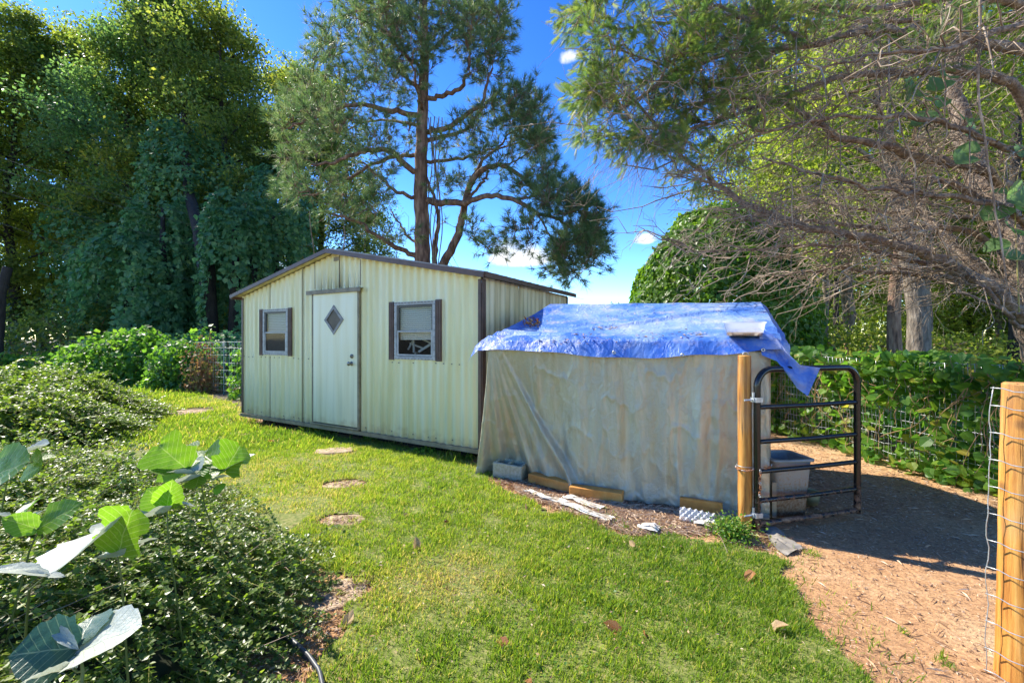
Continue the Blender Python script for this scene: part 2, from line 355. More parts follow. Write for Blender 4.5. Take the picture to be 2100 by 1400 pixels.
# far from the yard the soil is under leaf litter
ln = N.new('ShaderNodeVectorMath'); ln.operation = 'LENGTH'; L.new(tcn.outputs['Object'], ln.inputs[0])
mr = N.new('ShaderNodeMapRange'); mr.inputs['From Min'].default_value = 7.5; mr.inputs['From Max'].default_value = 11; L.new(ln.outputs['Value'], mr.inputs['Value'])
r3 = ramp(N, [(.3, (.07,.055,.03)), (.5, (.15,.11,.06)), (.62, (.09,.12,.035)), (.8, (.13,.16,.05))]); L.new(n1.outputs['Fac'], r3.inputs[0])
m2 = N.new('ShaderNodeMix'); m2.data_type = 'RGBA'; L.new(mr.outputs[0], m2.inputs['Factor']); L.new(mm.outputs['Result'], m2.inputs['A']); L.new(r3.outputs[0], m2.inputs['B'])
L.new(m2.outputs['Result'], P.inputs['Base Color']); P.inputs['Roughness'].default_value = .95
bp = N.new('ShaderNodeBump'); bp.inputs['Strength'].default_value = .9; bp.inputs['Distance'].default_value = .015
L.new(n2.outputs['Fac'], bp.inputs['Height']); L.new(bp.outputs[0], P.inputs['Normal'])
g = link('ground', np_mesh('ground', np.stack([X, Y, Z], -1), np.stack([idx[:-1,:-1], idx[1:,:-1], idx[1:,1:], idx[:-1,1:]], -1).reshape(-1, 4), smooth=True), SOIL)
tag(g, 'reddish tan clay ground with worn bare patches', kind='structure')

# lawn sheet: thatch under the blades
def lawn_sheet(x0, x1, y0, y1, st, excl=None):
    xs = np.arange(x0, x1, st); ys = np.arange(y0, y1, st); X, Y = np.meshgrid(xs, ys, indexing='ij')
    m = lawn_mask(X[:-1,:-1] + st/2, Y[:-1,:-1] + st/2, .07)
    if excl is not None: m &= ~((X[:-1,:-1] > excl[0]-1e-6) & (X[:-1,:-1] < excl[1]-1e-6) & (Y[:-1,:-1] > excl[2]-1e-6) & (Y[:-1,:-1] < excl[3]-1e-6))
    idx = np.arange(X.size).reshape(X.shape)
    f = np.stack([idx[:-1,:-1], idx[1:,:-1], idx[1:,1:], idx[:-1,1:]], -1)[m]
    used = np.unique(f); re = np.zeros(X.size, np.int64); re[used] = np.arange(len(used))
    V = np.stack([X, Y, hgt(X, Y) + .012], -1).reshape(-1, 3)[used]
    return V, re[f]
Va, Fa = lawn_sheet(-5, 2.4, -1, 8, .04); Vb, Fb = lawn_sheet(-25, 2.4, -1, 20, .2, (-5, 2.4, -1, 8))
THATCH = pmat('lawn_thatch', [(.3, (.07,.09,.02)), (.5, (.16,.19,.035)), (.7, (.30,.25,.11))], 30, .95, .8, 60, bdist=.01)
lawn = link('lawn', np_mesh('lawn', np.concatenate([Va, Vb]), np.concatenate([Fa, Fb + len(Va)])), THATCH)
tag(lawn, 'mown green lawn running from the camera past the shed', kind='structure')

r = rng(11)
def dry(x, y):
    p = np.stack([x, y, 0*x], -1)
    d = .62 + .65 * fbm(p, 7, 1.3, 3) + .25*fbm(p, 9, 6, 2)
    for c, ra, w in [((gd(930,1200)[:2]), .36, .75), ((gd(1480,1200)[:2]), .30, .3), (gd(1010,955)[:2], .35, .5), ((gd(530,830)[:2]), 1.0, .35), ((gd(560,1330)[:2]), .25, .5)]:
        d = d + w * np.exp(-((x-c[0])**2 + (y-c[1])**2) / ra**2)
    return d
GV, GF, GR, off = [], [], [], 0
def blades(n, x0, x1, y0, y1, tm, h, wid):
    global off
    x = r.uniform(x0, x1, n); y = r.uniform(y0, y1, n)
    k = (x > -1.35*y - .8) & (x < 1.3*y + .6)
    k &= lawn_mask(x, y, .09) | (lawn_mask(x - .05 + .12*r.normal(size=len(x)), y + .12*r.normal(size=len(x)), .25) & (r.uniform(size=n) < .12)) | (lawn_mask(x - .25, y + .08, .35) & (fbm(np.stack([x, y, 0*x], -1), 28, 7.0, 3) > .38) & (r.uniform(size=n) < .6)); x, y = x[k], y[k]
    k2 = np.ones(len(x), bool)
    cl = .5*fbm(np.stack([x, y, 0*x], -1), 21, 7.0, 3) + .6*fbm(np.stack([x, y, 0*x], -1), 22, 26.0, 2)          # tufts
    k = r.uniform(size=len(x)) < np.clip(.78 + .7 * cl, .1, 1); x, y, cl = x[k], y[k], cl[k]
    n = len(x); d = dry(x, y)
    lean = r.normal(size=(n, 2)) * .45; lean[:, 0] += .25
    X = np.stack([lean[:, 0], lean[:, 1], np.ones(n)], -1); Nn = unit(np.stack([r.normal(size=n), r.normal(size=n), .2*np.ones(n)], -1))
    sz = h * r.uniform(.5, 1.35, n) * (1 + .45*cl) * np.clip(1.25 - .35*d, .5, 1.2)
    V, Fo = scatter(tm, np.stack([x, y, hgt(x, y) + .008], -1), X, Nn, sz, wid)
    rn = np.clip(r.uniform(0, .84, n) + .12*cl + .28*fbm(np.stack([x, y, 0*x], -1), 23, 1.6, 3), 0, .87); dr = r.uniform(size=n) < np.clip((d - .72) * .9 + .06, .06, .85); rn[dr] = r.uniform(.88, 1, dr.sum())
    GV.append(V); GF.append(Fo + off); GR.append(np.repeat(rn, len(tm[1]))); off += len(V)
blades(230000, -1.6, 2.4, 1.1, 3.4, T_BLADE, .029, .95)
blades(220000, -4.2, 2.1, 3.4, 6.3, T_BLADE1, .036, 1.3)
blades(110000, -10.5, -2.5, 5.5, 11, T_BLADE1, .058, 2.0)
blades(60000, -22, -8, 8, 18, T_BLADE1, .10, 2.4)
gr = link('grass', np_mesh('grass', np.concatenate(GV), np.concatenate(GF), np.concatenate(GR)), GRASS)
tag(gr, 'short green grass with dry straw coloured patches covering the lawn', 'grass', kind='stuff')
del GV, GF, GR

# clover and small broad weeds in the lawn
n = 26000; x = r.uniform(-3.5, 2.2, n); y = r.uniform(1.2, 5.5, n); k = lawn_mask(x, y, .05) & (fbm(np.stack([x, y, 0*x], -1), 27, 2.6, 3) + .25*r.normal(size=n) > .42); x, y = x[k], y[k]; n = len(x); th = r.uniform(0, 6.28, n)
cv = link('clover', scatter_mesh('clover', T_OVAL, np.stack([x, y, hgt(x, y) + r.uniform(.015, .032, n)], -1), np.stack([np.cos(th), np.sin(th), .2+0*th], -1), np.stack([r.normal(0,.4,n)-.2, r.normal(0,.4,n), np.ones(n)], -1), r.uniform(.009, .018, n), r, 1.5), K_LEAF)
tag(cv, 'patches of clover and small weeds among the grass', 'clover', kind='stuff')
# litter of straw, chips and twigs on the bare soil
LITTER = leafmat('straw_litter', [(0, (.20,.11,.06)), (.4, (.44,.28,.16)), (.8, (.64,.48,.32)), (1, (.74,.63,.49))], (1,1,1), .1, .9, .2)
def litter(n, x0, x1, y0, y1, L0, L1, wid, mask=None):
    x = r.uniform(x0, x1, n); y = r.uniform(y0, y1, n); k = ~lawn_mask(x, y, .0)
    if mask is not None: k &= mask(x, y)
    x, y = x[k], y[k]; n = len(x); th = r.uniform(0, 6.28, n)
    X = np.stack([np.cos(th), np.sin(th), r.normal(0, .12, n)], -1); Nn = np.stack([r.normal(0, .4, n), r.normal(0, .4, n), np.ones(n)], -1)
    return scatter(T_LEAF4, np.stack([x, y, hgt(x, y) + .008], -1), X, Nn, r.uniform(L0, L1, n), wid), n
def lawn_bits(n):
    x = r.uniform(-4, 2.2, n); y = r.uniform(1.2, 7, n); k = lawn_mask(x, y, 0); x, y = x[k], y[k]; n = len(x); th = r.uniform(0, 6.28, n)
    return scatter(T_LEAF4, np.stack([x, y, hgt(x, y) + .03], -1), np.stack([np.cos(th), np.sin(th), r.normal(0, .2, n)], -1), np.stack([r.normal(0, .5, n), r.normal(0, .5, n), np.ones(n)], -1), r.uniform(.012, .032, n), r.uniform(.2, 1, n)), n
def patch(px, py, a_, b_, n):
    c = gd(px, py); x = c[0] + r.normal(size=n)*a_*.55; y = c[1] + r.normal(size=n)*b_*.55; th = r.uniform(0, 6.28, n)
    X = np.stack([np.cos(th), np.sin(th), r.normal(0, .15, n)], -1); Nn = np.stack([r.normal(0, .4, n), r.normal(0, .4, n), np.ones(n)], -1)
    return scatter(T_LEAF4, np.stack([x, y, hgt(x, y) + .014], -1), X, Nn, r.uniform(.012, .05, n), .14), n
parts = [patch(704,996,.19,.13,260), patch(702,1079,.21,.16,420), patch(692,1227,.22,.18,650), patch(686,930,.22,.13,200), patch(930,1200,.4,.3,500), patch(1110,1028,.12,.10,260), patch(1200,1062,.16,.12,420), patch(1240,1078,.16,.10,260), patch(1330,1090,.12,.07,120), patch(388,842,.45,.3,260), litter(26000, .3, 4.6, 1.6, 4.2, .006, .024, .28), litter(9000, 1.5, 4.6, 3.5, 9, .02, .06, .3), litter(1500, .3, 4.6, 1.6, 6, .04, .10, .045),
         litter(22000, -.2, 2.0, 2.9, 4.6, .02, .08, .08), litter(3000, -6, -.3, 4.9, 7.6, .02, .06, .2), litter(5000, -1.3, -.4, 1.1, 2.2, .02, .05, .25),
         litter(6000, 5, 22, 5, 24, .06, .16, .7), lawn_bits(1500)]
Vs, Fs, Rs, o_ = [], [], [], 0
for (V, Fo), n in parts:
    Vs.append(V); Fs.append(Fo + o_); o_ += len(V); Rs.append(np.repeat(r.uniform(0, 1, n), 2))
lt = link('ground_litter', np_mesh('ground_litter', np.concatenate(Vs), np.concatenate(Fs), np.concatenate(Rs)), LITTER)
tag(lt, 'pine straw, wood chips and leaf scraps strewn over the bare soil', 'litter', kind='stuff')
n = 8500; t_ = r.uniform(0, 1, n); e0 = np.array([np.interp(t_, [0,.3,.6,1], [gd(*p)[k] for p in ((1050,1000),(1165,1022),(1290,1040),(1490,1062))]) for k in (0, 1)]); e1 = np.array([np.interp(t_, [0,.3,.6,1], [gd(*p)[k] for p in ((1062,1016),(1170,1062),(1290,1106),(1480,1096))]) for k in (0, 1)])
w_ = r.uniform(0, 1, n); x, y = e0*(1-w_) + e1*w_; th = r.normal(.2, .9, n); X = np.stack([np.cos(th), np.sin(th), r.normal(0, .15, n)], -1); Nn = np.stack([r.normal(0, .4, n)-.2, r.normal(0, .4, n), np.ones(n)], -1)
sb = link('straw_bed', scatter_mesh('straw_bed', T_LEAF4, np.stack([x, y, hgt(x, y) + r.uniform(.004, .022, n)], -1), X, Nn, r.uniform(.02, .085, n), r, r.uniform(.06, .22, n), r.uniform(.55, 1, n)), LITTER)
tag(sb, 'pale straw and dry leaf bits along the foot of the silver tarp', 'straw', kind='stuff')
# small stones, dung pellets and clods
n = 2600; x = r.uniform(1.2, 4.6, n); y = r.uniform(1.7, 8, n); k = ~lawn_mask(x, y, 0); x, y = x[k], y[k]
oct_ = (np.array([(1,0,0),(0,1,0),(-1,0,0),(0,-1,0),(0,0,.7),(0,0,-.7)]) * .5, np.array([(0,1,4),(1,2,4),(2,3,4),(3,0,4),(1,0,5),(2,1,5),(3,2,5),(0,3,5)]))
CLOD = pmat('clod', [(.3, (.10,.07,.05)), (.5, (.32,.20,.12)), (.7, (.50,.36,.25))], 3, .95)
cl = link('soil_clods', scatter_mesh('soil_clods', oct_, np.stack([x, y, hgt(x, y)+.004], -1), rdir(r, len(x)), rdir(r, len(x)), r.uniform(.006, .022, len(x)), r, r.uniform(.6, 1.3, len(x))), CLOD)
tag(cl, 'small clods and pebbles lying on the bare soil', 'clods', kind='stuff')

# ------------------------------------------------------------------ the shed
A0 = np.array([-4.61, 7.30, 0.]); E1 = unit(np.array([.873, -.488, 0.])); N1 = np.array([E1[1], -E1[0], 0.])   # outward = towards camera
LEN = 4.88; A1 = A0 + LEN * E1; E2 = -N1; N2 = E1; DEP = 2.62
def W(u, o, z): return A0 + u*E1 + o*N1 + np.array([0, 0, z])
def U(px, py=None):
    k = (px - CX) / F; u = (A0[1]*k - A0[0]) / (E1[0] - k*E1[1]); D = A0[1] + u*E1[1]
    return u if py is None else (u, EYE + (HY - py) / F * D)
ZB, ZE, ZP, UP = .165, 2.15, 2.66, 2.32
def ztop(u): return np.where(u < UP, ZE + (ZP-ZE)*u/UP, ZP - (ZP-ZE)*(u-UP)/(LEN-UP))
shed = thing('metal_shed', tuple(A0), 'cream corrugated metal shed with brown trim, white door and two small windows', 'shed')

def metal_mat(name, c1, c2, c3):
    """painted corrugated steel with algae low down, grime streaks running down and chalky paint"""
    m, t, N, L, P = nodes(name)
    tcn = N.new('ShaderNodeTexCoord')
    mp = N.new('ShaderNodeMapping'); mp.inputs['Scale'].default_value = (7, 7, .5); L.new(tcn.outputs['Object'], mp.inputs['Vector'])
    n1 = N.new('ShaderNodeTexNoise'); n1.inputs['Scale'].default_value = 1.3; n1.inputs['Detail'].default_value = 7; L.new(mp.outputs[0], n1.inputs['Vector'])
    r1 = ramp(N, [(.32, c3), (.46, c1), (.62, c2)]); L.new(n1.outputs['Fac'], r1.inputs[0])
    mp2 = N.new('ShaderNodeMapping'); mp2.inputs['Scale'].default_value = (14, 14, .8); mp2.inputs['Location'].default_value = (3, 1, 0); L.new(tcn.outputs['Object'], mp2.inputs['Vector'])
    n2 = N.new('ShaderNodeTexNoise'); n2.inputs['Scale'].default_value = 1.0; n2.inputs['Detail'].default_value = 5; L.new(mp2.outputs[0], n2.inputs['Vector'])
    sep = N.new('ShaderNodeSeparateXYZ'); L.new(tcn.outputs['Object'], sep.inputs[0])
    zr = N.new('ShaderNodeMapRange'); zr.inputs['From Min'].default_value = 1.5; zr.inputs['From Max'].default_value = .15; L.new(sep.outputs['Z'], zr.inputs['Value'])
    s1 = N.new('ShaderNodeMapRange'); s1.inputs['From Min'].default_value = .50; s1.inputs['From Max'].default_value = .74; L.new(n2.outputs['Fac'], s1.inputs['Value'])
    k = N.new('ShaderNodeMath'); k.operation = 'MULTIPLY'; L.new(s1.outputs[0], k.inputs[0]); L.new(zr.outputs[0], k.inputs[1])
    k2 = N.new('ShaderNodeMath'); k2.operation = 'MULTIPLY_ADD'; k2.inputs[1].default_value = .30; k2.use_clamp = True
    kz = N.new('ShaderNodeMath'); kz.operation = 'MULTIPLY'; kz.inputs[1].default_value = .30; L.new(zr.outputs[0], kz.inputs[0])
    L.new(k.outputs[0], k2.inputs[0]); L.new(kz.outputs[0], k2.inputs[2])
    mx = N.new('ShaderNodeMix'); mx.data_type = 'RGBA'; mx.inputs['B'].default_value = (.33, .31, .13, 1)
    L.new(k2.outputs[0], mx.inputs['Factor']); L.new(r1.outputs[0], mx.inputs['A'])
    n5 = N.new('ShaderNodeTexNoise'); n5.inputs['Scale'].default_value = 9; n5.inputs['Detail'].default_value = 6; L.new(tcn.outputs['Object'], n5.inputs['Vector'])
    zs_ = N.new('ShaderNodeMapRange'); zs_.inputs['From Min'].default_value = .48; zs_.inputs['From Max'].default_value = .14; L.new(sep.outputs['Z'], zs_.inputs['Value'])
    ms_ = N.new('ShaderNodeMath'); ms_.operation = 'MULTIPLY'; L.new(n5.outputs['Fac'], ms_.inputs[0]); L.new(zs_.outputs[0], ms_.inputs[1])
    mr_ = N.new('ShaderNodeMapRange'); mr_.inputs['From Min'].default_value = .25; mr_.inputs['From Max'].default_value = .62; mr_.inputs['To Max'].default_value = .7; L.new(ms_.outputs[0], mr_.inputs['Value'])
    mu_ = N.new('ShaderNodeMix'); mu_.data_type = 'RGBA'; mu_.inputs['B'].default_value = (.33, .22, .11, 1); L.new(mr_.outputs[0], mu_.inputs['Factor']); L.new(mx.outputs['Result'], mu_.inputs['A'])
    L.new(mu_.outputs['Result'], P.inputs['Base Color']); P.inputs['Roughness'].default_value = .42; P.inputs['Specular IOR Level'].default_value = .45
    n3 = N.new('ShaderNodeTexNoise'); n3.inputs['Scale'].default_value = 5; n3.inputs['Detail'].default_value = 3; L.new(tcn.outputs['Object'], n3.inputs['Vector'])
    b = N.new('ShaderNodeBump'); b.inputs['Strength'].default_value = .25; b.inputs['Distance'].default_value = .02; L.new(n3.outputs['Fac'], b.inputs['Height']); L.new(b.outputs[0], P.inputs['Normal'])
    return m
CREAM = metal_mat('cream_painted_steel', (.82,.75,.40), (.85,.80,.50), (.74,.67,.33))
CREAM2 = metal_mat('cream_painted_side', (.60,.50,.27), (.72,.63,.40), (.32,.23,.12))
DOORM = metal_mat('white_door_paint', (.85,.80,.53), (.87,.84,.60), (.79,.73,.46))
BROWN = pmat('brown_trim', [(.3, (.075,.042,.03)), (.7, (.15,.085,.06))], 7, .5, .15)
TAN = pmat('dirty_tan_trim', [(.3, (.16,.13,.08)), (.7, (.33,.28,.18))], 8, .6, .2)
ALU = pmat('aluminium', [(.3, (.26,.26,.25)), (.7, (.48,.48,.46))], 12, .45, .1)
DARKIN = pmat('dark_interior', [(0, (.05,.05,.045))], 3, .9)
BLIND = pmat('blind_slat_white', [(0, (.84,.81,.70))], 3, .6)
WOODB = pmat('treated_wood', [(.3, (.40,.14,.03)), (.5, (.62,.27,.05)), (.7, (.72,.40,.12))], 5, .7, .35, 30, stretch=(1,1,1), bdist=.006)
GLASS, t, N, L, P = nodes('window_glass')
P.inputs['Base Color'].default_value = (.03,.035,.035,1); P.inputs['Roughness'].default_value = .05; P.inputs['Specular IOR Level'].default_value = .8
trn = N.new('ShaderNodeBsdfTransparent'); trn.inputs[0].default_value = (.95,.96,.94,1); ms = N.new('ShaderNodeMixShader'); ms.inputs[0].default_value = .12
L.new(trn.outputs[0], ms.inputs[1]); L.new(P.outputs[0], ms.inputs[2]); L.new(ms.outputs[0], N['Material Output'].inputs[0])

SCREEN, t, N, L, P = nodes('insect_screen'); P.inputs['Base Color'].default_value = (.04,.04,.04,1); P.inputs['Roughness'].default_value = .8
trn = N.new('ShaderNodeBsdfTransparent'); ms = N.new('ShaderNodeMixShader'); ms.inputs[0].default_value = .6; L.new(trn.outputs[0], ms.inputs[1]); L.new(P.outputs[0], ms.inputs[2]); L.new(ms.outputs[0], N['Material Output'].inputs[0])
PER = .122
def corr(u): c = np.cos(u * 2*math.pi / PER); return .010 * np.sign(c) * np.abs(c) ** .75
wins = []
for (x0, x1, yt, yb) in ((542, 593, 634, 728), (811.5, 895, 617, 738)):
    u0, u1 = U(x0), U(x1); wins.append((u0, u1, 1.17, 1.905))
def front_panel(u0, u1, zlo, cut=None, off=0.0):
    us = list(np.arange(u0, u1, PER/8)) + [u1]
    if cut: us = sorted(set([round(x, 5) for x in us] + [round(cut[0]+.03, 5), round(cut[1]-.03, 5)]))
    if u0 < UP < u1: us = sorted(us + [UP])
    us = np.array(us); rows = [np.full(len(us), zlo)]
    if cut: rows += [np.full(len(us), cut[2]+.03), np.full(len(us), cut[3]-.03)]
    else: rows += [np.full(len(us), (zlo+1.9)/2)]
    rows.append(ztop(us) - .005)
    o = corr(us) + off; V = np.stack([np.stack([A0 + u*E1 + oo*N1 + np.array([0, 0, z]) for u, oo, z in zip(us, o, row)]) for row in rows])
    k = len(us); fs = []
    for i in range(len(rows)-1):
        for j in range(k-1):
            if cut and i == 1 and us[j] >= cut[0]+.029 and us[j+1] <= cut[1]-.029: continue
            fs.append((i*k+j, i*k+j+1, (i+1)*k+j+1, (i+1)*k+j))
    mb = MB(); mb.add(V.reshape(-1, 3), fs); return mb.mesh('wall_panel', True)
dl, dr_ = U(645), U(740); ZD0, ZD1 = .20, 2.10
seams = [0, U(555), U(621), dl]
sub(shed, 'wall_panel', front_panel(0, seams[1], ZB, (wins[0][0], seams[1]+.03, 1.17, 1.905)), CREAM)
sub(shed, 'wall_panel', front_panel(seams[1]+.002, seams[2], ZB, (seams[1]-.03, wins[0][1], 1.17, 1.905), .0035), CREAM)
sub(shed, 'wall_panel', front_panel(seams[2]+.002, dl, ZB, None, .0), CREAM)
sub(shed, 'wall_panel', front_panel(dl, U(697), ZD1+.02, None, .0035), CREAM)
sub(shed, 'wall_panel', front_panel(U(697)+.002, dr_, ZD1+.02, None, .0), CREAM)
sub(shed, 'wall_panel', front_panel(dr_, LEN, ZB, wins[1], .003), CREAM)
for u, zl in ((seams[1], ZB), (seams[2], ZB), (U(697), 2.17), (U(647), 2.17), (dr_+.005, 2.17)):
    zt = float(ztop(u))-.02
    for a_, b_ in (((zl, 1.15), (1.92, zt)) if u == seams[1] else ((zl, zt),)): sub(shed, 'seam', MB().box(W(u, .010, (a_+b_)/2), (.005, .006, b_-a_), E1, N1).mesh('seam'), BROWN)
# side, back and left walls
def plain_wall(p0, d, nrm_, length, z0, ztf, name):
    us = np.append(np.arange(0, length, PER/6), length); o = corr(us)
    V = np.stack([np.stack([p0 + u*d + oo*nrm_ + np.array([0, 0, z0]) for u, oo in zip(us, o)]), np.stack([p0 + u*d + oo*nrm_ + np.array([0, 0, float(ztf(u))]) for u, oo in zip(us, o)])])
    return MB().grid(V).mesh(name, True)
for k in range(3):
    q = A1 + E2*(.02 + k*(DEP-.04)/3)
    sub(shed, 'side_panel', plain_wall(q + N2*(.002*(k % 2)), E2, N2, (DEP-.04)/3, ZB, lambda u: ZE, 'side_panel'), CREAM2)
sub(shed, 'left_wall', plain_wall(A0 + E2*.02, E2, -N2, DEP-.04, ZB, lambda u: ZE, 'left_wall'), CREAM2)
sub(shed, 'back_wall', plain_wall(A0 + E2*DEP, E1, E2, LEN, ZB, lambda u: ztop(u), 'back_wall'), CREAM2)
mb = MB(); mb.box(W(LEN/2, -DEP/2, ZB-.03), (LEN-.05, DEP-.05, .04), E1, N1); sub(shed, 'floor_deck', mb.mesh('floor_deck'), DARKIN)
mb = MB().box(W(LEN/2, -DEP*.72, 1.2), (LEN-.3, .02, 2.0), E1, N1); sub(shed, 'inner_partition', mb.mesh('inner_partition'), DARKIN)
# roof
def roof_side(ua, ub, za, zb):
    d = W(ub, 0, zb) - W(ua, 0, za); Ld = np.linalg.norm(d); d /= Ld; nn = unit(np.cross(E2, d)); nn = nn if nn[2] > 0 else -nn
    c = (W(ua, 0, za) + W(ub, 0, zb))/2 + E2*DEP/2 + nn*.035
    mb = MB().box(c, (Ld, DEP+.20, .022), d, E2)
    k = 0
    for t in np.arange(-DEP/2-.05, DEP/2+.1, .22):
        mb.box(c + E2*t + nn*.0225, (Ld-.01, .05, .02), d, E2)
    return mb.mesh('roof_sheet')
zov = (ZP-ZE)/UP*.13
ROOFM = pmat('roof_steel', [(.3, (.20,.19,.16)), (.7, (.42,.40,.34))], 5, .6, .2)
sub(shed, 'roof_sheet', roof_side(-.13, UP, ZE-zov, ZP), ROOFM)
sub(shed, 'roof_sheet', roof_side(UP, LEN+.10, ZP, ZE-.02), ROOFM)
def rake(ua, ub, za, zb, o):
    d = W(ub, o, zb) - W(ua, o, za); Ld = np.linalg.norm(d)
    return MB().box((W(ua, o, za)+W(ub, o, zb))/2 + np.array([0, 0, .008]), (Ld, .025, .058), d, N1).mesh('rake_trim')
sub(shed, 'rake_trim', rake(-.14, UP, ZE-zov+.012, ZP+.012, .125), BROWN)
sub(shed, 'rake_trim', rake(UP+.004, LEN+.11, ZP+.012, ZE-.008, .125), BROWN)
mb = MB().box(A1 + N2*.115 + E2*(DEP/2) + np.array([0,0,ZE+.01]), (.02, DEP+.22, .06), N2, E2); sub(shed, 'eave_trim', mb.mesh('eave_trim'), BROWN)
mb = MB().box(A0 - N2*.145 + E2*(DEP/2) + np.array([0,0,ZE-.02]), (.02, DEP+.22, .06), N2, E2); sub(shed, 'eave_trim', mb.mesh('eave_trim'), BROWN)
mb = MB()
for ua, ub, za, zb in ((0, UP, ZE, ZP), (UP, LEN, ZP, ZE)):
    d = W(ub, 0, zb) - W(ua, 0, za); mb.box((W(ua, .065, za)+W(ub, .065, zb))/2 + np.array([0,0,.008]), (np.linalg.norm(d)-.02, .105, .012), d, N1)
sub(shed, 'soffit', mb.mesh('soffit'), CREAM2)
# corner and base trim
for p, s_ in ((A1, 1), (A0, -1)):
    mb = MB().box(p + N1*.012 - N2*s_*.018 + np.array([0,0,(ZB+ZE)/2-.01]), (.040, .012, ZE-ZB-.03), E1, N1)
    mb.box(p + N2*s_*.012 + E2*.028 + np.array([0,0,(ZB+ZE)/2-.01]), (.012, .075, ZE-ZB-.03), N2, E2)
    sub(shed, 'corner_trim', mb.mesh('corner_trim'), BROWN)
mb = MB().box(A1 + E2*(DEP-.02) + N2*.012 + np.array([0,0,(ZB+ZE)/2]), (.012, .05, ZE-ZB-.03), N2, E2); sub(shed, 'corner_trim', mb.mesh('corner_trim'), BROWN)
mb = MB().box(W(LEN/2, .012, ZB-.028), (LEN+.04, .03, .052), E1, N1); sub(shed, 'base_rail', mb.mesh('base_rail'), TAN)
mb = MB().box(A1 + N2*.012 + E2*DEP/2 + np.array([0,0,ZB-.028]), (.03, DEP, .052), N2, E2); sub(shed, 'base_rail', mb.mesh('base_rail'), TAN)
for k in (.25, .5, .75, 1.0):
    mb = MB().box(W(LEN/2, -DEP*k+.35, .045), (LEN-.3, .10, .15), E1, N1); sub(shed, 'skid', mb.mesh('skid'), pmat('dark_skid', [(0, (.05,.035,.025))], 4, .9))
mb = MB().box(W(U(690, 533)[0]+.02, .012, 2.575), (.12, .008, .055), E1, N1); vt = sub(shed, 'gable_vent', mb.mesh('gable_vent'), TAN)
# screws
SCR = pmat('screw_zinc', [(0, (.22,.20,.17))], 4, .5, metal=.5)
mb = MB(); rr = rng(3)
for u in np.arange(.06, LEN, PER):
    if dl-.03 < u < dr_+.03: continue
    for z in (1.13, ZB+.05):
        if rr.uniform() < .55: mb.box(W(u + rr.normal()*.004, corr(u)+.011, z + rr.normal()*.004), (.013, .009, .013), E1, N1)
s_ = sub(shed, 'screws', mb.mesh('screws'), SCR); s_['kind'] = 'stuff'
# door
door = sub(shed, 'door', MB().box(W((dl+dr_)/2, .022, (ZD0+ZD1)/2), (dr_-dl-.05, .038, ZD1-ZD0-.02), E1, N1).mesh('door', bevel=.003), DOORM)
mb = MB()
mb.box(W(dr_-.006, .026, (ZD0+ZD1)/2), (.030, .036, ZD1-ZD0+.01), E1, N1); mb.box(W(dl+.006, .024, (ZD0+ZD1)/2), (.018, .034, ZD1-ZD0+.01), E1, N1)
mb.box(W((dl+dr_)/2, .022, ZD0-.012), (dr_-dl, .06, .022), E1, N1)
sub(door, 'door_frame', mb.mesh('door_frame'), TAN)
mb = MB().box(W((dl+dr_)/2-.02, .035, ZD1+.03), (dr_-dl+.16, .075, .018), E1, N1); mb.box(W((dl+dr_)/2-.02, .065, ZD1+.005), (dr_-dl+.16, .012, .045), E1, N1)
sub(shed, 'drip_cap', mb.mesh('drip_cap'), TAN)
uc, zc = U(690, 656); hw, hh = (U(709.5)-U(670.5))/2, 30/F*(A0[1]+uc*E1[1])
def diamond_ring(o0, o1, w0, w1):
    mb = MB(); q = [(0,1),(1,0),(0,-1),(-1,0)]
    V = [W(uc+a*w*hw, o, zc+b*w*hh) for (w, o) in ((w1, o0), (w1, o1), (w0, o1), (w0, o0)) for a, b in q]
    return mb.add(V, [(i*4+j, i*4+(j+1) % 4, ((i+1) % 4)*4+(j+1) % 4, ((i+1) % 4)*4+j) for i in range(4) for j in range(4)])
dw = sub(door, 'diamond_frame', diamond_ring(.038, .052, .74, 1.0).mesh('diamond_frame'), pmat('grey_trim', [(.3, (.12,.11,.10)), (.7, (.32,.31,.30))], 12, .5))
gm = MB().add([W(uc, .043, zc+.78*hh), W(uc+.78*hw, .043, zc), W(uc, .043, zc-.78*hh), W(uc-.78*hw, .043, zc)], [(0,1,2,3)])
DPANE = pmat('diamond_pane', [(.3, (.045,.03,.02)), (.7, (.10,.07,.05))], 6, .35, spec=.25)
sub(door, 'diamond_pane', gm.mesh('diamond_pane'), DPANE)
BRASS = pmat('tarnished_knob', [(.3, (.10,.09,.07)), (.7, (.35,.33,.28))], 30, .35, metal=.8)
uk, zk = U(726, 745); mb = MB(); mb.tube([W(uk, o, zk) for o in (.038, .045, .047, .075, .080, .092, .102, .106)], [.030, .030, .014, .012, .024, .030, .024, .006], 16); sub(door, 'door_knob', mb.mesh('door_knob', True), BRASS)
uk, zk = U(727, 730); mb = MB(); mb.tube([W(uk, o, zk) for o in (.038, .055, .060, .062)], [.028, .028, .022, .012], 16); mb.box(W(uk, .066, zk), (.008, .014, .03), E1, N1); sub(door, 'deadbolt', mb.mesh('deadbolt', True), BRASS)
mb = MB()
for z in np.arange(ZD0+.1, ZD1, .12): mb.box(W(dr_-.006, .046, z), (.008, .006, .008), E1, N1)
s_ = sub(door, 'frame_screws', mb.mesh('frame_screws'), SCR); s_['kind'] = 'stuff'
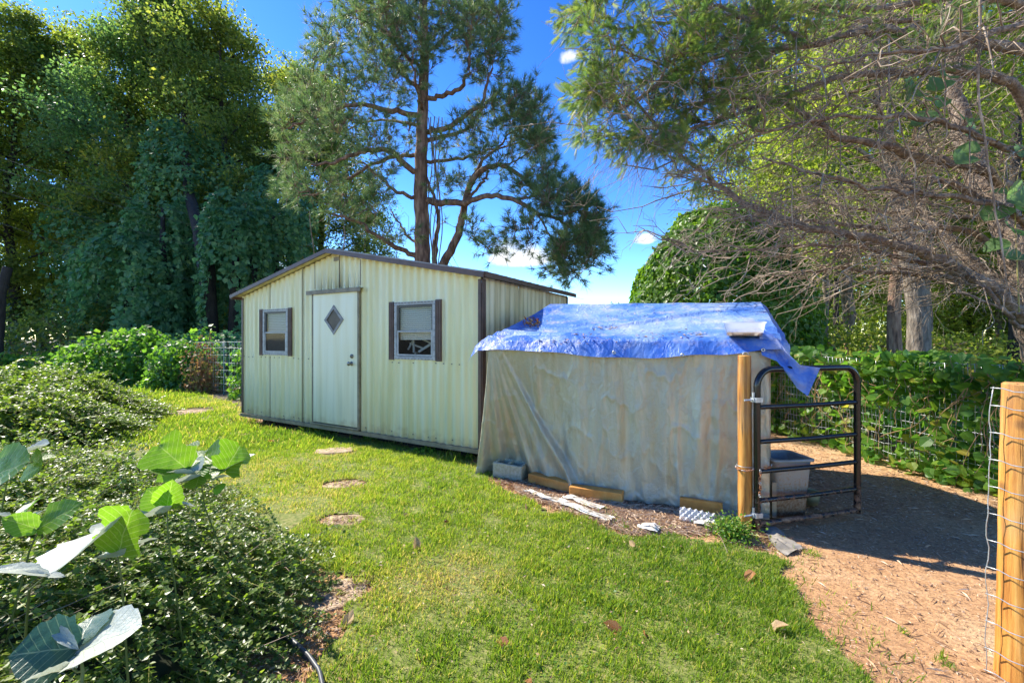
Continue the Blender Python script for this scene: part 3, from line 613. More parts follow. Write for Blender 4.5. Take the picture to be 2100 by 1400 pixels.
# windows
def ring(u0, u1, z0, z1, t, o0, o1):
    mb = MB(); oc, ow = (o0+o1)/2, o1-o0
    mb.box(W((u0+u1)/2, oc, z1-t/2), (u1-u0, ow, t), E1, N1); mb.box(W((u0+u1)/2, oc, z0+t/2), (u1-u0, ow, t), E1, N1)
    for u in (u0+t/2, u1-t/2): mb.box(W(u, oc, (z0+z1)/2), (t, ow, z1-z0-2*t-.001), E1, N1)
    return mb
for i, (u0, u1, z0, z1) in enumerate(wins):
    w_ = sub(shed, 'window', ring(u0, u1, z0, z1, .040, -.01, .028).mesh('window'), ALU)
    if i == 0: w_['label'] = 'narrow left window with blinds lowered behind both panes'
    else: w_['label'] = 'wider right window with white pieces showing in its lower pane'
    zm = (z0+z1)/2 - .005
    sub(w_, 'upper_sash', ring(u0+.046, u1-.046, zm-.012, z1-.046, .022, -.006, .012).mesh('upper_sash'), pmat('dark_sash', [(0, (.10,.095,.08))], 5, .5))
    sub(w_, 'lower_sash', ring(u0+.046, u1-.046, z0+.046, zm+.008, .022, .013, .024).mesh('lower_sash'), ALU)
    sub(w_, 'pane', MB().box(W((u0+u1)/2, .003, (zm+z1-.05)/2), (u1-u0-.14, .003, z1-zm-.08), E1, N1).mesh('pane'), GLASS)
    if i == 0: sub(w_, 'insect_screen', MB().box(W((u0+u1)/2, .010, (zm+z0+.05)/2), (u1-u0-.14, .001, zm-z0-.08), E1, N1).mesh('insect_screen'), SCREEN)
    sub(w_, 'pane', MB().box(W((u0+u1)/2, .017, (zm+z0+.05)/2), (u1-u0-.14, .003, zm-z0-.08), E1, N1).mesh('pane'), GLASS)
    mb = MB(); lo = z0+.05 if i == 0 else zm-.10
    for z in np.arange(lo, z1-.05, .026):
        mb.box(W((u0+u1)/2, -.030, z), (u1-u0-.115, .003, .0225), E1, unit(N1 + np.array([0, 0, .45])))
    if i == 0: pass
    b_ = sub(w_, 'blind_slats', mb.mesh('blind_slats'), BLIND); b_['kind'] = 'stuff'
    for f_ in (.25, .75): sub(w_, 'blind_cord', MB().tube([W(u0+(u1-u0)*f_, -.012, lo), W(u0+(u1-u0)*f_, -.012, z1-.05)], .0015, 4).mesh('blind_cord'), BLIND)
    mb = MB(); rr = rng(40+i)
    for u in np.arange(u0+.03, u1, .055): mb.box(W(u, .030, z1-.012), (.03, .012, .010), E1, N1); mb.box(W(u, .030, z0+.012), (.016, .008, .008), E1, N1)
    for z in np.arange(z0+.05, z1, .08): mb.box(W(u0+.012, .031, z), (.008, .008, .008), E1, N1); mb.box(W(u1-.012, .031, z), (.008, .008, .008), E1, N1)
    s_ = sub(w_, 'frame_screws', mb.mesh('frame_screws'), SCR); s_['kind'] = 'stuff'
    for uu, ww in ((u0-.055, .085), (u1+.050, .085)):
        mb = MB().box(W(uu, .018, (z0+z1)/2), (ww, .02, z1-z0+.02), E1, N1)
        for du in (-.026, 0, .026): mb.box(W(uu+du, .030, (z0+z1)/2), (.012, .008, z1-z0-.02), E1, N1)
        sub(shed, 'shutter', mb.mesh('shutter'), BROWN)
# white pieces stacked behind the right window
u0, u1, z0, z1 = wins[1]
WH = pmat('white_slat_paint', [(0, (.55,.54,.50))], 4, .5)
fr = thing('slatted_rack', tuple(W((u0+u1)/2, -.2, ZB)), 'white slatted pieces leaning inside the shed behind its right window', 'rack')
for (ua, za, ub, zb, t_) in ((.15,.20,.30,.42,.022), (.30,.16,.24,.40,.03), (.42,.17,.95,.40,.03), (.80,.16,.80,.42,.022), (.20,.30,.50,.22,.02), (.52,.36,.92,.24,.018)):
    p, q = W(u0+(u1-u0)*ua, -.12, z0+za*.85-.05), W(u0+(u1-u0)*ub, -.16, z0+zb*.85-.05)
    sub(fr, 'slat', MB().box((p+q)/2, (np.linalg.norm(q-p), t_, .012), q-p, unit(np.cross(q-p, N1))).mesh('slat'), WH)
mb = MB(); [mb.box(W(u0+(u1-u0)*f_, -.2, (ZB+z0)/2+.05), (.03, .03, z0-ZB+.08), E1, N1) for f_ in (.25, .8)]; sub(fr, 'upright', mb.mesh('upright'), WH)
# weeds and bits on the roof edge come with the debris section

# ------------------------------------------------------------------ the coop
C0 = np.array([-.20, 4.33, 0.]); CE = unit(np.array([.926, -.378, 0.])); CN = np.array([-CE[1], CE[0], 0.])    # CN points away from the camera
def C(s, w, z): return C0 + s*CE + w*CN + np.array([0, 0, z])
coop = thing('coop_frame', tuple(C(1.2, .9, 0)), 'pale timber frame of the pen, hidden under silver and blue tarps', 'coop frame')
PALEW = pmat('pale_timber', [(.3, (.36,.27,.16)), (.7, (.60,.48,.32))], 6, .75, .3, 30)
for s_, w_, sz in ((.10,.55,.08),(2.41,.08,.085),(.1,1.95,.08),(2.42,1.95,.08),(2.47,.62,.085)):
    sub(coop, 'post', MB().box(C(s_, w_, .67), (sz, sz, 1.34), CE, CN).mesh('post', bevel=.003), PALEW)
for w_, z_ in ((.06,1.36),(1.95,1.36)):
    sub(coop, 'plate', MB().box(C(1.22, w_, z_), (2.5, .08, .05), CE, CN).mesh('plate'), PALEW)
sub(coop, 'ridge_beam', MB().box(C(1.35, 1.15, 1.72), (2.3, .04, .08), CE, CN).mesh('ridge_beam'), PALEW)
for s_ in (.3, .95, 1.6, 2.38):
    p, q = C(s_, .03, 1.32), C(s_, 1.13, 1.70); sub(coop, 'rafter', MB().box((p+q)/2, (np.linalg.norm(q-p), .04, .07), q-p, CE).mesh('rafter'), PALEW)
    p, q = C(s_, 2.0, 1.32), C(s_, 1.17, 1.70); sub(coop, 'rafter', MB().box((p+q)/2, (np.linalg.norm(q-p), .04, .07), q-p, CE).mesh('rafter'), PALEW)
sub(coop, 'side_board', MB().box(C(2.47, .3, .16), (.03, .62, .28), CE, CN).mesh('side_board'), PALEW)

def tarp_mat(name, stops, stain, rough, metal, stretch=(3, 3, .9), trans=0, crease=0):
    m, t, N, L, P = nodes(name)
    tcn = N.new('ShaderNodeTexCoord')
    mp = N.new('ShaderNodeMapping'); mp.inputs['Scale'].default_value = stretch; L.new(tcn.outputs['Object'], mp.inputs['Vector'])
    n1 = N.new('ShaderNodeTexNoise'); n1.inputs['Scale'].default_value = 1.6; n1.inputs['Detail'].default_value = 6; L.new(mp.outputs[0], n1.inputs['Vector'])
    rp = ramp(N, stops); L.new(n1.outputs['Fac'], rp.inputs[0])
    n2 = N.new('ShaderNodeTexNoise'); n2.inputs['Scale'].default_value = 5; n2.inputs['Detail'].default_value = 8; n2.inputs['Roughness'].default_value = .7; L.new(tcn.outputs['Object'], n2.inputs['Vector'])
    r2 = N.new('ShaderNodeMapRange'); r2.inputs['From Min'].default_value = .52; r2.inputs['From Max'].default_value = .72; r2.inputs['To Max'].default_value = stain[1]; L.new(n2.outputs['Fac'], r2.inputs['Value'])
    mx = N.new('ShaderNodeMix'); mx.data_type = 'RGBA'; mx.inputs['B'].default_value = (*stain[0], 1); L.new(r2.outputs[0], mx.inputs['Factor']); L.new(rp.outputs[0], mx.inputs['A'])
    L.new(mx.outputs['Result'], P.inputs['Base Color']); P.inputs['Roughness'].default_value = rough; P.inputs['Metallic'].default_value = metal
    wv = N.new('ShaderNodeTexNoise'); wv.inputs['Scale'].default_value = 16; wv.inputs['Detail'].default_value = 7; wv.inputs['Distortion'].default_value = .6
    mp3 = N.new('ShaderNodeMapping'); mp3.inputs['Scale'].default_value = (1, 1, .45); L.new(tcn.outputs['Object'], mp3.inputs['Vector']); L.new(mp3.outputs[0], wv.inputs['Vector'])
    b1 = N.new('ShaderNodeBump'); b1.inputs['Strength'].default_value = .8; b1.inputs['Distance'].default_value = .02; L.new(wv.outputs['Fac'], b1.inputs['Height'])
    w1 = N.new('ShaderNodeTexWave'); w1.wave_type = 'BANDS'; w1.bands_direction = 'Z'; w1.inputs['Scale'].default_value = 55; w1.inputs['Distortion'].default_value = 1.2; w1.inputs['Detail'].default_value = 1; L.new(tcn.outputs['Object'], w1.inputs['Vector'])
    b2 = N.new('ShaderNodeBump'); b2.inputs['Strength'].default_value = .13; b2.inputs['Distance'].default_value = .003; L.new(w1.outputs['Fac'], b2.inputs['Height']); L.new(b1.outputs[0], b2.inputs['Normal'])
    last = b2
    if crease:
        mpv = N.new('ShaderNodeMapping'); mpv.inputs['Scale'].default_value = (1, 1, .55); mpv.inputs['Rotation'].default_value = (.1, .25, .2); L.new(tcn.outputs['Object'], mpv.inputs['Vector'])
        wrp = N.new('ShaderNodeVectorMath'); wrp.operation = 'MULTIPLY_ADD'; wrp.inputs[1].default_value = (.25,)*3; L.new(n2.outputs['Color'], wrp.inputs[0]); L.new(mpv.outputs[0], wrp.inputs[2])
        vo = N.new('ShaderNodeTexVoronoi'); vo.feature = 'DISTANCE_TO_EDGE'; vo.inputs['Scale'].default_value = 5.5; L.new(wrp.outputs[0], vo.inputs['Vector'])
        vr_ = N.new('ShaderNodeMapRange'); vr_.inputs['From Max'].default_value = .10; vr_.inputs['To Min'].default_value = 1; vr_.inputs['To Max'].default_value = 0; L.new(vo.outputs['Distance'], vr_.inputs['Value'])
        b3 = N.new('ShaderNodeBump'); b3.inputs['Strength'].default_value = crease; b3.inputs['Distance'].default_value = .012; L.new(vr_.outputs[0], b3.inputs['Height']); L.new(b2.outputs[0], b3.inputs['Normal']); last = b3
    L.new(last.outputs[0], P.inputs['Normal'])
    if trans:
        tr = N.new('ShaderNodeBsdfTranslucent'); L.new(mx.outputs['Result'], tr.inputs[0]); ms = N.new('ShaderNodeMixShader'); ms.inputs[0].default_value = trans
        L.new(P.outputs[0], ms.inputs[1]); L.new(tr.outputs[0], ms.inputs[2]); L.new(ms.outputs[0], N['Material Output'].inputs[0])
    return m
SILVER = tarp_mat('silver_tarp', [(.32, (.42,.35,.22)), (.45, (.52,.47,.34)), (.56, (.46,.42,.31)), (.70, (.48,.39,.25))], ((.46,.34,.20), .25), .36, .3, (4.5, 4.5, .5), crease=.28)
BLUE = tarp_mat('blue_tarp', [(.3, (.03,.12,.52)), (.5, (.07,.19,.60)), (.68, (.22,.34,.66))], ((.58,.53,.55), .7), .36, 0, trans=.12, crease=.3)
FADED_LIT_BLUE = tarp_mat('faded_sunlit_blue_tarp', [(.3, (.05,.16,.56)), (.46, (.13,.27,.63)), (.62, (.28,.40,.68)), (.75, (.44,.50,.67))], ((.62,.56,.56), .75), .36, 0, (1.5,1.5,3), trans=.12, crease=.35)  # worn fading, with the roof's sunlit paleness also put into the colour

def silver():
    na, nv = 340, 110
    a = np.linspace(-.55, 2.46, na); v = np.linspace(0, 1, nv); A_, V_ = np.meshgrid(a, v, indexing='ij')
    s = np.maximum(A_, 0); back = np.maximum(-A_, 0)
    ztop_ = 1.335 + 0*A_
    flare = np.clip(1 - (s+.1)/.9, 0, 1)
    S = s - .03 - .24*flare*V_**1.3 - .10*back*V_; Wd = -.03 + back*.95 + .14*flare*V_**1.2*(A_ < 0)
    o = .015*V_**2 - .06*V_*flare
    for at_, ab, amp, wd, sharp in ((.14,.92,.125,.050,1),(.10,.66,.07,.06,.6),(.07,.50,.09,.05,1),(.05,.34,.06,.045,.5),(.03,.20,.09,.045,1),(.0,.05,.08,.04,.6),(-.02,-.08,.06,.04,.6)):
        c = at_ + (ab-at_)*V_**1.1; d = (A_ - c)/(wd*(.5+V_))
        prof = np.where(d < 0, np.exp(-(d*.8)**2), np.exp(-(d*2.2)**2))
        o = o + amp*np.minimum(V_, .85)**.8*prof
    rr = rng(77)
    for k in range(30):
        c0 = rr.uniform(.4, 2.45); c1 = c0 + rr.normal()*.10 + .04; amp = rr.uniform(.004, .024)*rr.choice([-1, 1, 1]); wd = rr.uniform(.015, .06)
        c = c0 + (c1-c0)*V_ + .015*np.sin(V_*7+k); o = o + amp*np.sin(np.clip(V_*1.1, 0, 1)*math.pi*rr.uniform(.35, .95))*np.exp(-((A_-c)/wd)**2)
    p = np.stack([A_*3.2, 0*A_, V_*1.3], -1); o = o + .008*fbm(p, 31, 1.2, 3)
    p = np.stack([A_*10, 0*A_, V_*6], -1); o = o + .0032*fbm(p, 32, 1.3, 4)
    rg = 1 - np.abs(fbm(np.stack([A_*5, 0*A_, V_*3.2], -1), 35, 1.2, 4))*2.4; o = o + .010*np.clip(rg, 0, 1)**3
    o = o - .05*V_*np.exp(-((A_-.75)/.35)**2) - .15*V_*np.exp(-((A_-.58)/.24)**2)
    o = o - .36*np.minimum(V_**1.1, 1)*np.exp(-((A_-.24)/.26)**2)
    # crumpled where it meets the soil
    cr = np.clip((V_-.86)/.14, 0, 1)**1.5; p = np.stack([A_*7, 0*A_, V_*14], -1); o = o + cr*(.03*fbm(p, 33, 1.6, 4) + .008)
    Z = ztop_*(1-V_) + .012*V_ + cr*.012*(fbm(p, 34, 1.5, 3)+.6)
    Pt = C0 + S[..., None]*CE + (Wd - o)[..., None]*CN + Z[..., None]*np.array([0, 0, 1.])
    return MB().grid(Pt).mesh('silver_tarp', True)
st = link('silver_tarp', silver(), SILVER); tag(st, 'weathered silver grey tarp hung in folds down the front of the pen', 'tarp')
mb = MB().grid(np.stack([np.stack([C(s_, 1.99+.01*math.sin(s_*9), z) for s_ in np.linspace(0, 2.46, 60)]) for z in (1.35, .7, .02)]))
bt = link('back_tarp', mb.mesh('back_tarp', True), SILVER); tag(bt, 'silver grey tarp closing the far side of the pen', 'tarp')

def roof_tarp():
    ns, nt = 260, 150
    u = np.linspace(0, 1, ns); t = np.linspace(0, 1, nt); U_, T_ = np.meshgrid(u, t, indexing='ij')
    # knots: back eave, ridge, front edge, hem
    kt = [0, .30, .40, .86, .875, 1.0]
    kw = [2.08, 1.36, 1.17, .00, -.045, -.10]
    kz = [1.40, 1.76, 1.865, 1.452, 1.425, 1.315]
    sl = [.05, .20, .26, -.08, -.10, -.12]; sr = [2.52, 2.53, 2.54, 2.52, 2.51, 2.50]
    w = np.interp(T_, kt, kw); z = np.interp(T_, kt, kz); a_ = np.interp(T_, kt, sl); b_ = np.interp(T_, kt, sr)
    z = z - .045*np.sin(np.clip(T_-.40, 0, .46)/.46*math.pi)*(.4 + .6*np.sin(U_*math.pi)) * 1.0
    z = z - .04*U_*np.exp(-((T_-.40)/.12)**2)
    s = a_ + (b_-a_)*U_
    # left gable: tarp turns down
    q = np.stack([s*2.0, w*2.0, 0*s], -1)
    dz = .012*fbm(q, 51, 1.4, 4)
    q2 = np.stack([s*3.2 + w*1.5, w*9.0 - s*1.6, 0*s], -1); dz = dz + .008*fbm(q2, 52, 1.0, 4)*(T_ > .3)
    rr = rng(8)
    for k in range(16):
        p0 = rr.uniform(0, 1.9), rr.uniform(.05, 1.0); ang = rr.normal(.12, .22); L_ = rr.uniform(.3, 1.1)
        if k == 0: p0 = (1.1, .40); ang = .42; L_ = 1.1
        if k == 1: p0 = (.6, .22); ang = .35; L_ = .8
        if k == 2: p0 = (1.3, .52); ang = .36; L_ = 1.0
        dx = (s-p0[0])*math.cos(ang) + (w-p0[1])*math.sin(ang); dy = -(s-p0[0])*math.sin(ang) + (w-p0[1])*math.cos(ang)
        amp = rr.uniform(.008, .016) if k > 2 else .022
        dz = dz + amp*np.exp(-(dy/.016)**2)*np.exp(-((dx-L_/2)/(L_/2))**4)
    # horizontal gathers close to the front edge
    ed = np.exp(-((w-.14)/.14)**2)*(T_ > .4); dz = dz + ed*(.013*np.sin(w*46 + 2.5*fbm(q*.5, 55, 1.0, 2) + s*.9)*(.5+.5*np.sin(s*2.3+1)) + .010*fbm(np.stack([s*2.2, w*16, 0*s], -1), 56, 1.0, 3))
    z = z + dz*(T_ > .02)
    hem = np.clip((T_-.875)/.125, 0, 1)
    w = w - hem*(.015*np.sin(s*9 + 2*np.sin(s*3)) + .012*fbm(np.stack([s*6, 0*s, T_*3], -1), 57, 1.2, 3)) - .01*hem
    z = z + hem*.020*np.sin(s*3.1+.6) + hem*.004*np.sin(s*11) - hem*.02*np.sin(np.clip(s, 0, 2.5)/2.5*3.14) + .03*hem*np.clip((s-2.1)/.4, 0, 1)
    Pt = C0 + s[..., None]*CE + w[..., None]*CN + z[..., None]*np.array([0, 0, 1.])
    return MB().grid(Pt), Pt
mb, RP = roof_tarp()
bt = thing('blue_tarp', tuple(C(1.2, .9, 1.6)), 'blue plastic tarp stretched over the pen roof with its corner hanging over the gate', 'tarp')
top = sub(bt, 'roof_sheet', mb.mesh('roof_sheet', True), FADED_LIT_BLUE); top.data.materials.append(BLUE)
mi_ = np.zeros(len(top.data.polygons), np.int32); k_ = np.arange(len(mi_)) % 149; u_ = np.arange(len(mi_)) // 149; mi_[(k_ > 124 + 5*np.sin(u_*.13) + 4*np.sin(u_*.05)) | (u_ < 20)] = 1; top.data.polygons.foreach_set('material_index', mi_)  # deeper blue paints the hem's shade; the left edge shares it
def roof_pt(px, py):
    d = np.stack([(RP[..., 0]/RP[..., 1])*F + CX - px, HY - (RP[..., 2]-EYE)/RP[..., 1]*F - py], -1); e = (d**2).sum(-1)
    e = np.where(np.arange(RP.shape[1])[None] > RP.shape[1]*.4, e, 1e9)
    i = np.unravel_index(np.argmin(e), e.shape); return RP[i]
# left gable flap and right gable drop
ge = np.stack([RP[0, 60:], RP[0, 60:] + (-.10*CE - .02*CN + np.array([0, 0, -.13]))*np.linspace(.3, 1, 90)[:, None]]); 
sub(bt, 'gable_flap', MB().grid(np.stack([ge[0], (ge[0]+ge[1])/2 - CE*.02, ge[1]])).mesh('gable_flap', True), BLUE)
re_ = RP[-1, 60:]; dn = np.array([0, 0, -1.])
rows = [re_ + CE*(.03*math.sin(k*1.2)) + dn*(.055*k) + (fbm(np.stack([re_[:, 1]*9, re_[:, 2]*0 + k*.5, 0*re_[:, 0]], -1), 60, 1.2, 3)*.012)[:, None]*CE + CE*.03 for k in range(4)]
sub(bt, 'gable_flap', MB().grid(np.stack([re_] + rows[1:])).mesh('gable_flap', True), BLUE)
# hanging corner over the gate
def corner_tail():
    n = 40; m = 34; u = np.linspace(0, 1, n); v = np.linspace(0, 1, m)
    top_e = [at(1555, 672, 3.46), at(1590, 688, 3.38), at(1612, 722, 3.30), at(1640, 748, 3.22), at(1682, 754, 3.18)]
    bot_e = [at(1562, 728, 3.34), at(1592, 740, 3.30), at(1612, 765, 3.24), at(1636, 797, 3.19), at(1657, 812, 3.17)]
    te = np.stack([np.interp(u*4, range(5), [p[k] for p in top_e]) for k in range(3)], -1); be = np.stack([np.interp(u*4, range(5), [p[k] for p in bot_e]) for k in range(3)], -1)
    Pt = te[:, None]*(1-v)[None, :, None] + be[:, None]*v[None, :, None]
    U_, V_ = np.meshgrid(u, v, indexing='ij')
    w = .030*np.sin(V_*7.5 + U_*3)*np.sin(U_*3.1+.2) + .012*fbm(np.stack([U_*5, V_*6, 0*U_], -1), 61, 1.3, 4)
    return MB().grid(Pt - w[..., None]*CN).mesh('hanging_corner', True)
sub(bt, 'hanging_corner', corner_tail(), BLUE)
GROM = pmat('brass_eyelet', [(.3, (.42,.40,.30)), (.7, (.75,.72,.60))], 20, .35, metal=.7)
for px, py in ((1259, 722), (1399, 727), (1565, 723), (1110, 727)):
    c = roof_pt(px, py) - CN*.008
    th = np.linspace(0, 2*math.pi, 17); ringp = np.stack([c + .011*(math.cos(q)*CE + math.sin(q)*np.array([0, 0, 1])) for q in th])
    sub(bt, 'eyelet', MB().tube(ringp, .0045, 6, False).mesh('eyelet', True), GROM)
# leaf debris caught on the tarp
rr = rng(15); n = 900
blobs = [(1090,664,16,6),(1150,700,50,10),(1240,672,30,5),(1230,700,70,9),(1330,690,50,8),(1420,686,40,8),(1190,690,40,8),(1300,640,200,22)]
pos = []
for i in range(260):
    b_ = blobs[rr.integers(len(blobs))]; p = roof_pt(b_[0]+rr.normal()*b_[2]*.5, b_[1]+rr.normal()*b_[3]*.5); pos.append(p + np.array([rr.normal()*.01, rr.normal()*.01, .006]))
pos = np.array(pos); n = len(pos); X = rdir(rr, n); X[:, 2] *= .2
pd = link('tarp_debris', scatter_mesh('tarp_debris', T_LEAF4, pos, X, np.stack([rr.normal(0,.4,n), rr.normal(0,.4,n)-.3, np.ones(n)], -1), rr.uniform(.015, .055, n), rr, rr.uniform(.2, .8, n)), LITTER)
tag(pd, 'dry leaf and twig bits caught in the creases of the blue tarp', 'debris', kind='stuff')
# clump in a hole at the left of the tarp
pos = np.array([roof_pt(1092+rr.normal()*9, 664+rr.normal()*4) + rr.normal(size=3)*.008 + np.array([0,0,.01]) for _ in range(90)])
pd = link('leaf_clump', scatter_mesh('leaf_clump', T_LEAF4, pos, rdir(rr, 90), rdir(rr, 90), rr.uniform(.03, .07, 90), rr, .5), DEAD_LEAF)
tag(pd, 'wad of brown leaves in the shaded left corner of the blue tarp', 'leaf clump', kind='stuff')

# plastic tub with brown water on the roof
TUBM, t, N, L, P = nodes('cloudy_plastic'); P.inputs['Base Color'].default_value = (.82,.84,.86,1); P.inputs['Roughness'].default_value = .3
tr = N.new('ShaderNodeBsdfTranslucent'); tr.inputs[0].default_value = (.8,.82,.85,1); ms = N.new('ShaderNodeMixShader'); ms.inputs[0].default_value = .5
tp = N.new('ShaderNodeBsdfTransparent'); ms2 = N.new('ShaderNodeMixShader'); ms2.inputs[0].default_value = .55
L.new(P.outputs[0], ms.inputs[1]); L.new(tr.outputs[0], ms.inputs[2]); L.new(ms.outputs[0], ms2.inputs[1]); L.new(tp.outputs[0], ms2.inputs[2]); L.new(ms2.outputs[0], N['Material Output'].inputs[0])
WATER = pmat('brown_water', [(.3, (.22,.08,.02)), (.7, (.38,.17,.05))], 8, .08)
tl, tr_, = at(1491, 690, 3.50), at(1563, 692, 3.36)
bc = (tl+tr_)/2; bc[2] = 1.464; ex = unit(np.array([tr_[0]-tl[0], tr_[1]-tl[1], 0])); ey = np.array([-ex[1], ex[0], 0]); hx = np.linalg.norm(tr_-tl)/2
def tub_ring(k, z, grow): 
    a_, b_ = hx+grow, .12+grow; q = []
    for i in range(24):
        t_ = i/24*2*math.pi; c_, s__ = math.cos(t_), math.sin(t_); q.append(bc + ex*a_*math.copysign(abs(c_)**.35, c_) + ey*b_*math.copysign(abs(s__)**.35, s__) + np.array([0,0,z]))
    return np.stack(q + [q[0]])
tub = thing('plastic_tub', tuple(bc), 'cloudy plastic food tub with brown water sitting on the blue tarp roof', 'tub')
bc = bc + ey*.03
H_ = 29/F*3.43
body = MB().grid(np.stack([tub_ring(0, 0, -.04), tub_ring(0, 0, 0), tub_ring(0, H_*.9, .018), tub_ring(0, H_*.91, .026), tub_ring(0, H_, .028), tub_ring(0, H_, .024)]))
body.add(tub_ring(0, .001, -.04)[:-1], [tuple(range(24))]); sub(tub, 'tub_body', body.mesh('tub_body', True), TUBM)
wb = MB().grid(np.stack([tub_ring(0, .004, -.006), tub_ring(0, H_*.26, -.002)])); wb.add(tub_ring(0, H_*.26, -.002)[:-1], [tuple(range(24))]); sub(tub, 'brown_water', wb.mesh('brown_water'), WATER)

# ------------------------------------------------------------------ posts, gate, chain
PINE = None
def wood_post_mat(name, zc=None):
    m, t, N, L, P = nodes(name); tcn = N.new('ShaderNodeTexCoord')
    mp = N.new('ShaderNodeMapping'); mp.inputs['Scale'].default_value = (14, 14, .8); L.new(tcn.outputs['Object'], mp.inputs['Vector'])
    n1 = N.new('ShaderNodeTexNoise'); n1.inputs['Scale'].default_value = 2.2; n1.inputs['Detail'].default_value = 8; n1.inputs['Roughness'].default_value = .65; L.new(mp.outputs[0], n1.inputs['Vector'])
    rp = ramp(N, [(.30, (.12,.04,.008)), (.43, (.36,.14,.020)), (.56, (.54,.25,.045)), (.74, (.66,.38,.11))]); L.new(n1.outputs['Fac'], rp.inputs[0])
    n2 = N.new('ShaderNodeTexVoronoi'); n2.inputs['Scale'].default_value = 5.5; L.new(tcn.outputs['Object'], n2.inputs['Vector'])
    k = N.new('ShaderNodeMapRange'); k.inputs['From Min'].default_value = .05; k.inputs['From Max'].default_value = .16; k.inputs['To Min'].default_value = .75; k.inputs['To Max'].default_value = 0; L.new(n2.outputs['Distance'], k.inputs['Value'])
    mx = N.new('ShaderNodeMix'); mx.data_type = 'RGBA'; mx.inputs['B'].default_value = (.16,.07,.02,1); L.new(k.outputs[0], mx.inputs['Factor']); L.new(rp.outputs[0], mx.inputs['A'])
    mpc = N.new('ShaderNodeMapping'); mpc.inputs['Scale'].default_value = (34, 34, 1.1); L.new(tcn.outputs['Object'], mpc.inputs['Vector'])
    nc = N.new('ShaderNodeTexNoise'); nc.inputs['Scale'].default_value = 1.0; nc.inputs['Detail'].default_value = 3; L.new(mpc.outputs[0], nc.inputs['Vector'])
    cr = N.new('ShaderNodeMapRange'); cr.inputs['From Min'].default_value = .36; cr.inputs['From Max'].default_value = .31; L.new(nc.outputs['Fac'], cr.inputs['Value'])
    mc = N.new('ShaderNodeMix'); mc.data_type = 'RGBA'; mc.inputs['B'].default_value = (.09,.04,.015,1); L.new(cr.outputs[0], mc.inputs['Factor']); L.new(mx.outputs['Result'], mc.inputs['A'])
    ng = N.new('ShaderNodeTexNoise'); ng.inputs['Scale'].default_value = 3; ng.inputs['Detail'].default_value = 6; L.new(tcn.outputs['Object'], ng.inputs['Vector'])
    gr_ = N.new('ShaderNodeMapRange'); gr_.inputs['From Min'].default_value = .5; gr_.inputs['From Max'].default_value = .75; gr_.inputs['To Max'].default_value = .5; L.new(ng.outputs['Fac'], gr_.inputs['Value'])
    mg = N.new('ShaderNodeMix'); mg.data_type = 'RGBA'; mg.inputs['B'].default_value = (.36,.27,.15,1); L.new(gr_.outputs[0], mg.inputs['Factor']); L.new(mc.outputs['Result'], mg.inputs['A'])
    hh_ = N.new('ShaderNodeMath'); hh_.operation = 'SUBTRACT'; L.new(n1.outputs['Fac'], hh_.inputs[0]); L.new(cr.outputs[0], hh_.inputs[1])
    L.new(mg.outputs['Result'], P.inputs['Base Color']); P.inputs['Roughness'].default_value = .7
    b = N.new('ShaderNodeBump'); b.inputs['Strength'].default_value = .7; b.inputs['Distance'].default_value = .008; L.new(hh_.outputs[0], b.inputs['Height']); L.new(b.outputs[0], P.inputs['Normal'])
    return m
POSTM = wood_post_mat('round_post_wood')
def round_post(base, top, r0, r1, seed):
    rr = rng(seed); zs = np.linspace(0, 1, 26); n = 28; th = np.arange(n)*2*math.pi/n
    R_ = (r0 + (r1-r0)*zs)[:, None]*(1 + .02*np.sin(3*th + zs[:, None]*2) + .012*rr.normal(size=(26, n))); 
    for k in range(4):
        zc_, tc_ = rr.uniform(.1, .9), rr.uniform(0, 6.28); R_ = R_ + .006*np.exp(-((zs[:, None]-zc_)/.02)**2 - ((np.mod(th-tc_+3.14, 6.28)-3.14)/.25)**2)
    c = base[None] + (top-base)[None]*zs[:, None] + np.stack([.004*np.sin(zs*5), 0*zs, 0*zs], -1)
    V = c[:, None] + np.stack([R_*np.cos(th), R_*np.sin(th), 0*R_], -1)
    mb = MB().add(V.reshape(-1, 3), [(i*n+j, i*n+(j+1) % n, (i+1)*n+(j+1) % n, (i+1)*n+j) for i in range(25) for j in range(n)])
    tp_ = V[-1]*1.0; mb.add(np.concatenate([tp_, c[-1:]*1.0 + (tp_-c[-1])*.9 + np.array([0, 0, .006])]), [tuple([j, (j+1) % n, n+(j+1) % n, n+j]) for j in range(n)] + [tuple(range(n, 2*n))])
    return mb.mesh('post_body', True)
PB, PT = np.array([1.772, 3.25, -.15]), np.array([1.785, 3.27, 1.308])
gp = thing('gate_post', (PB[0], PB[1], 0), 'round yellowish treated post in front of the silver tarp, carrying the black gate', 'post')
sub(gp, 'post_body', round_post(PB, PT, .052, .046, 4), POSTM)
RUST = pmat('rusty_steel', [(.3, (.14,.05,.02)), (.5, (.34,.14,.06)), (.7, (.48,.27,.15))], 30, .75, .5, metal=.3)
ZINC = pmat('galvanised_wire', [(.3, (.34,.36,.37)), (.7, (.62,.65,.66))], 30, .38, .1, metal=.6)
th = np.linspace(0, 3.4, 12); hook = np.stack([PT + np.array([.022*math.cos(q)*1.0, -.01, .012 + .018*math.sin(q)]) for q in th]); sub(gp, 'staple', MB().tube(hook, .004, 6).mesh('staple', True), ZINC)
G0, G1 = np.array([1.838, 3.20, 0.]), np.array([2.80, 3.46, 0.]); GE = unit(G1-G0); GL = np.linalg.norm(G1-G0)
def GP(u, z): return G0 + GE*u + np.array([0, 0, z])
gate = thing('tube_gate', tuple(G0), 'small black tubular steel gate with rounded top corners standing open', 'gate')
BLACK, t, N, L, P = nodes('black_gate_paint')
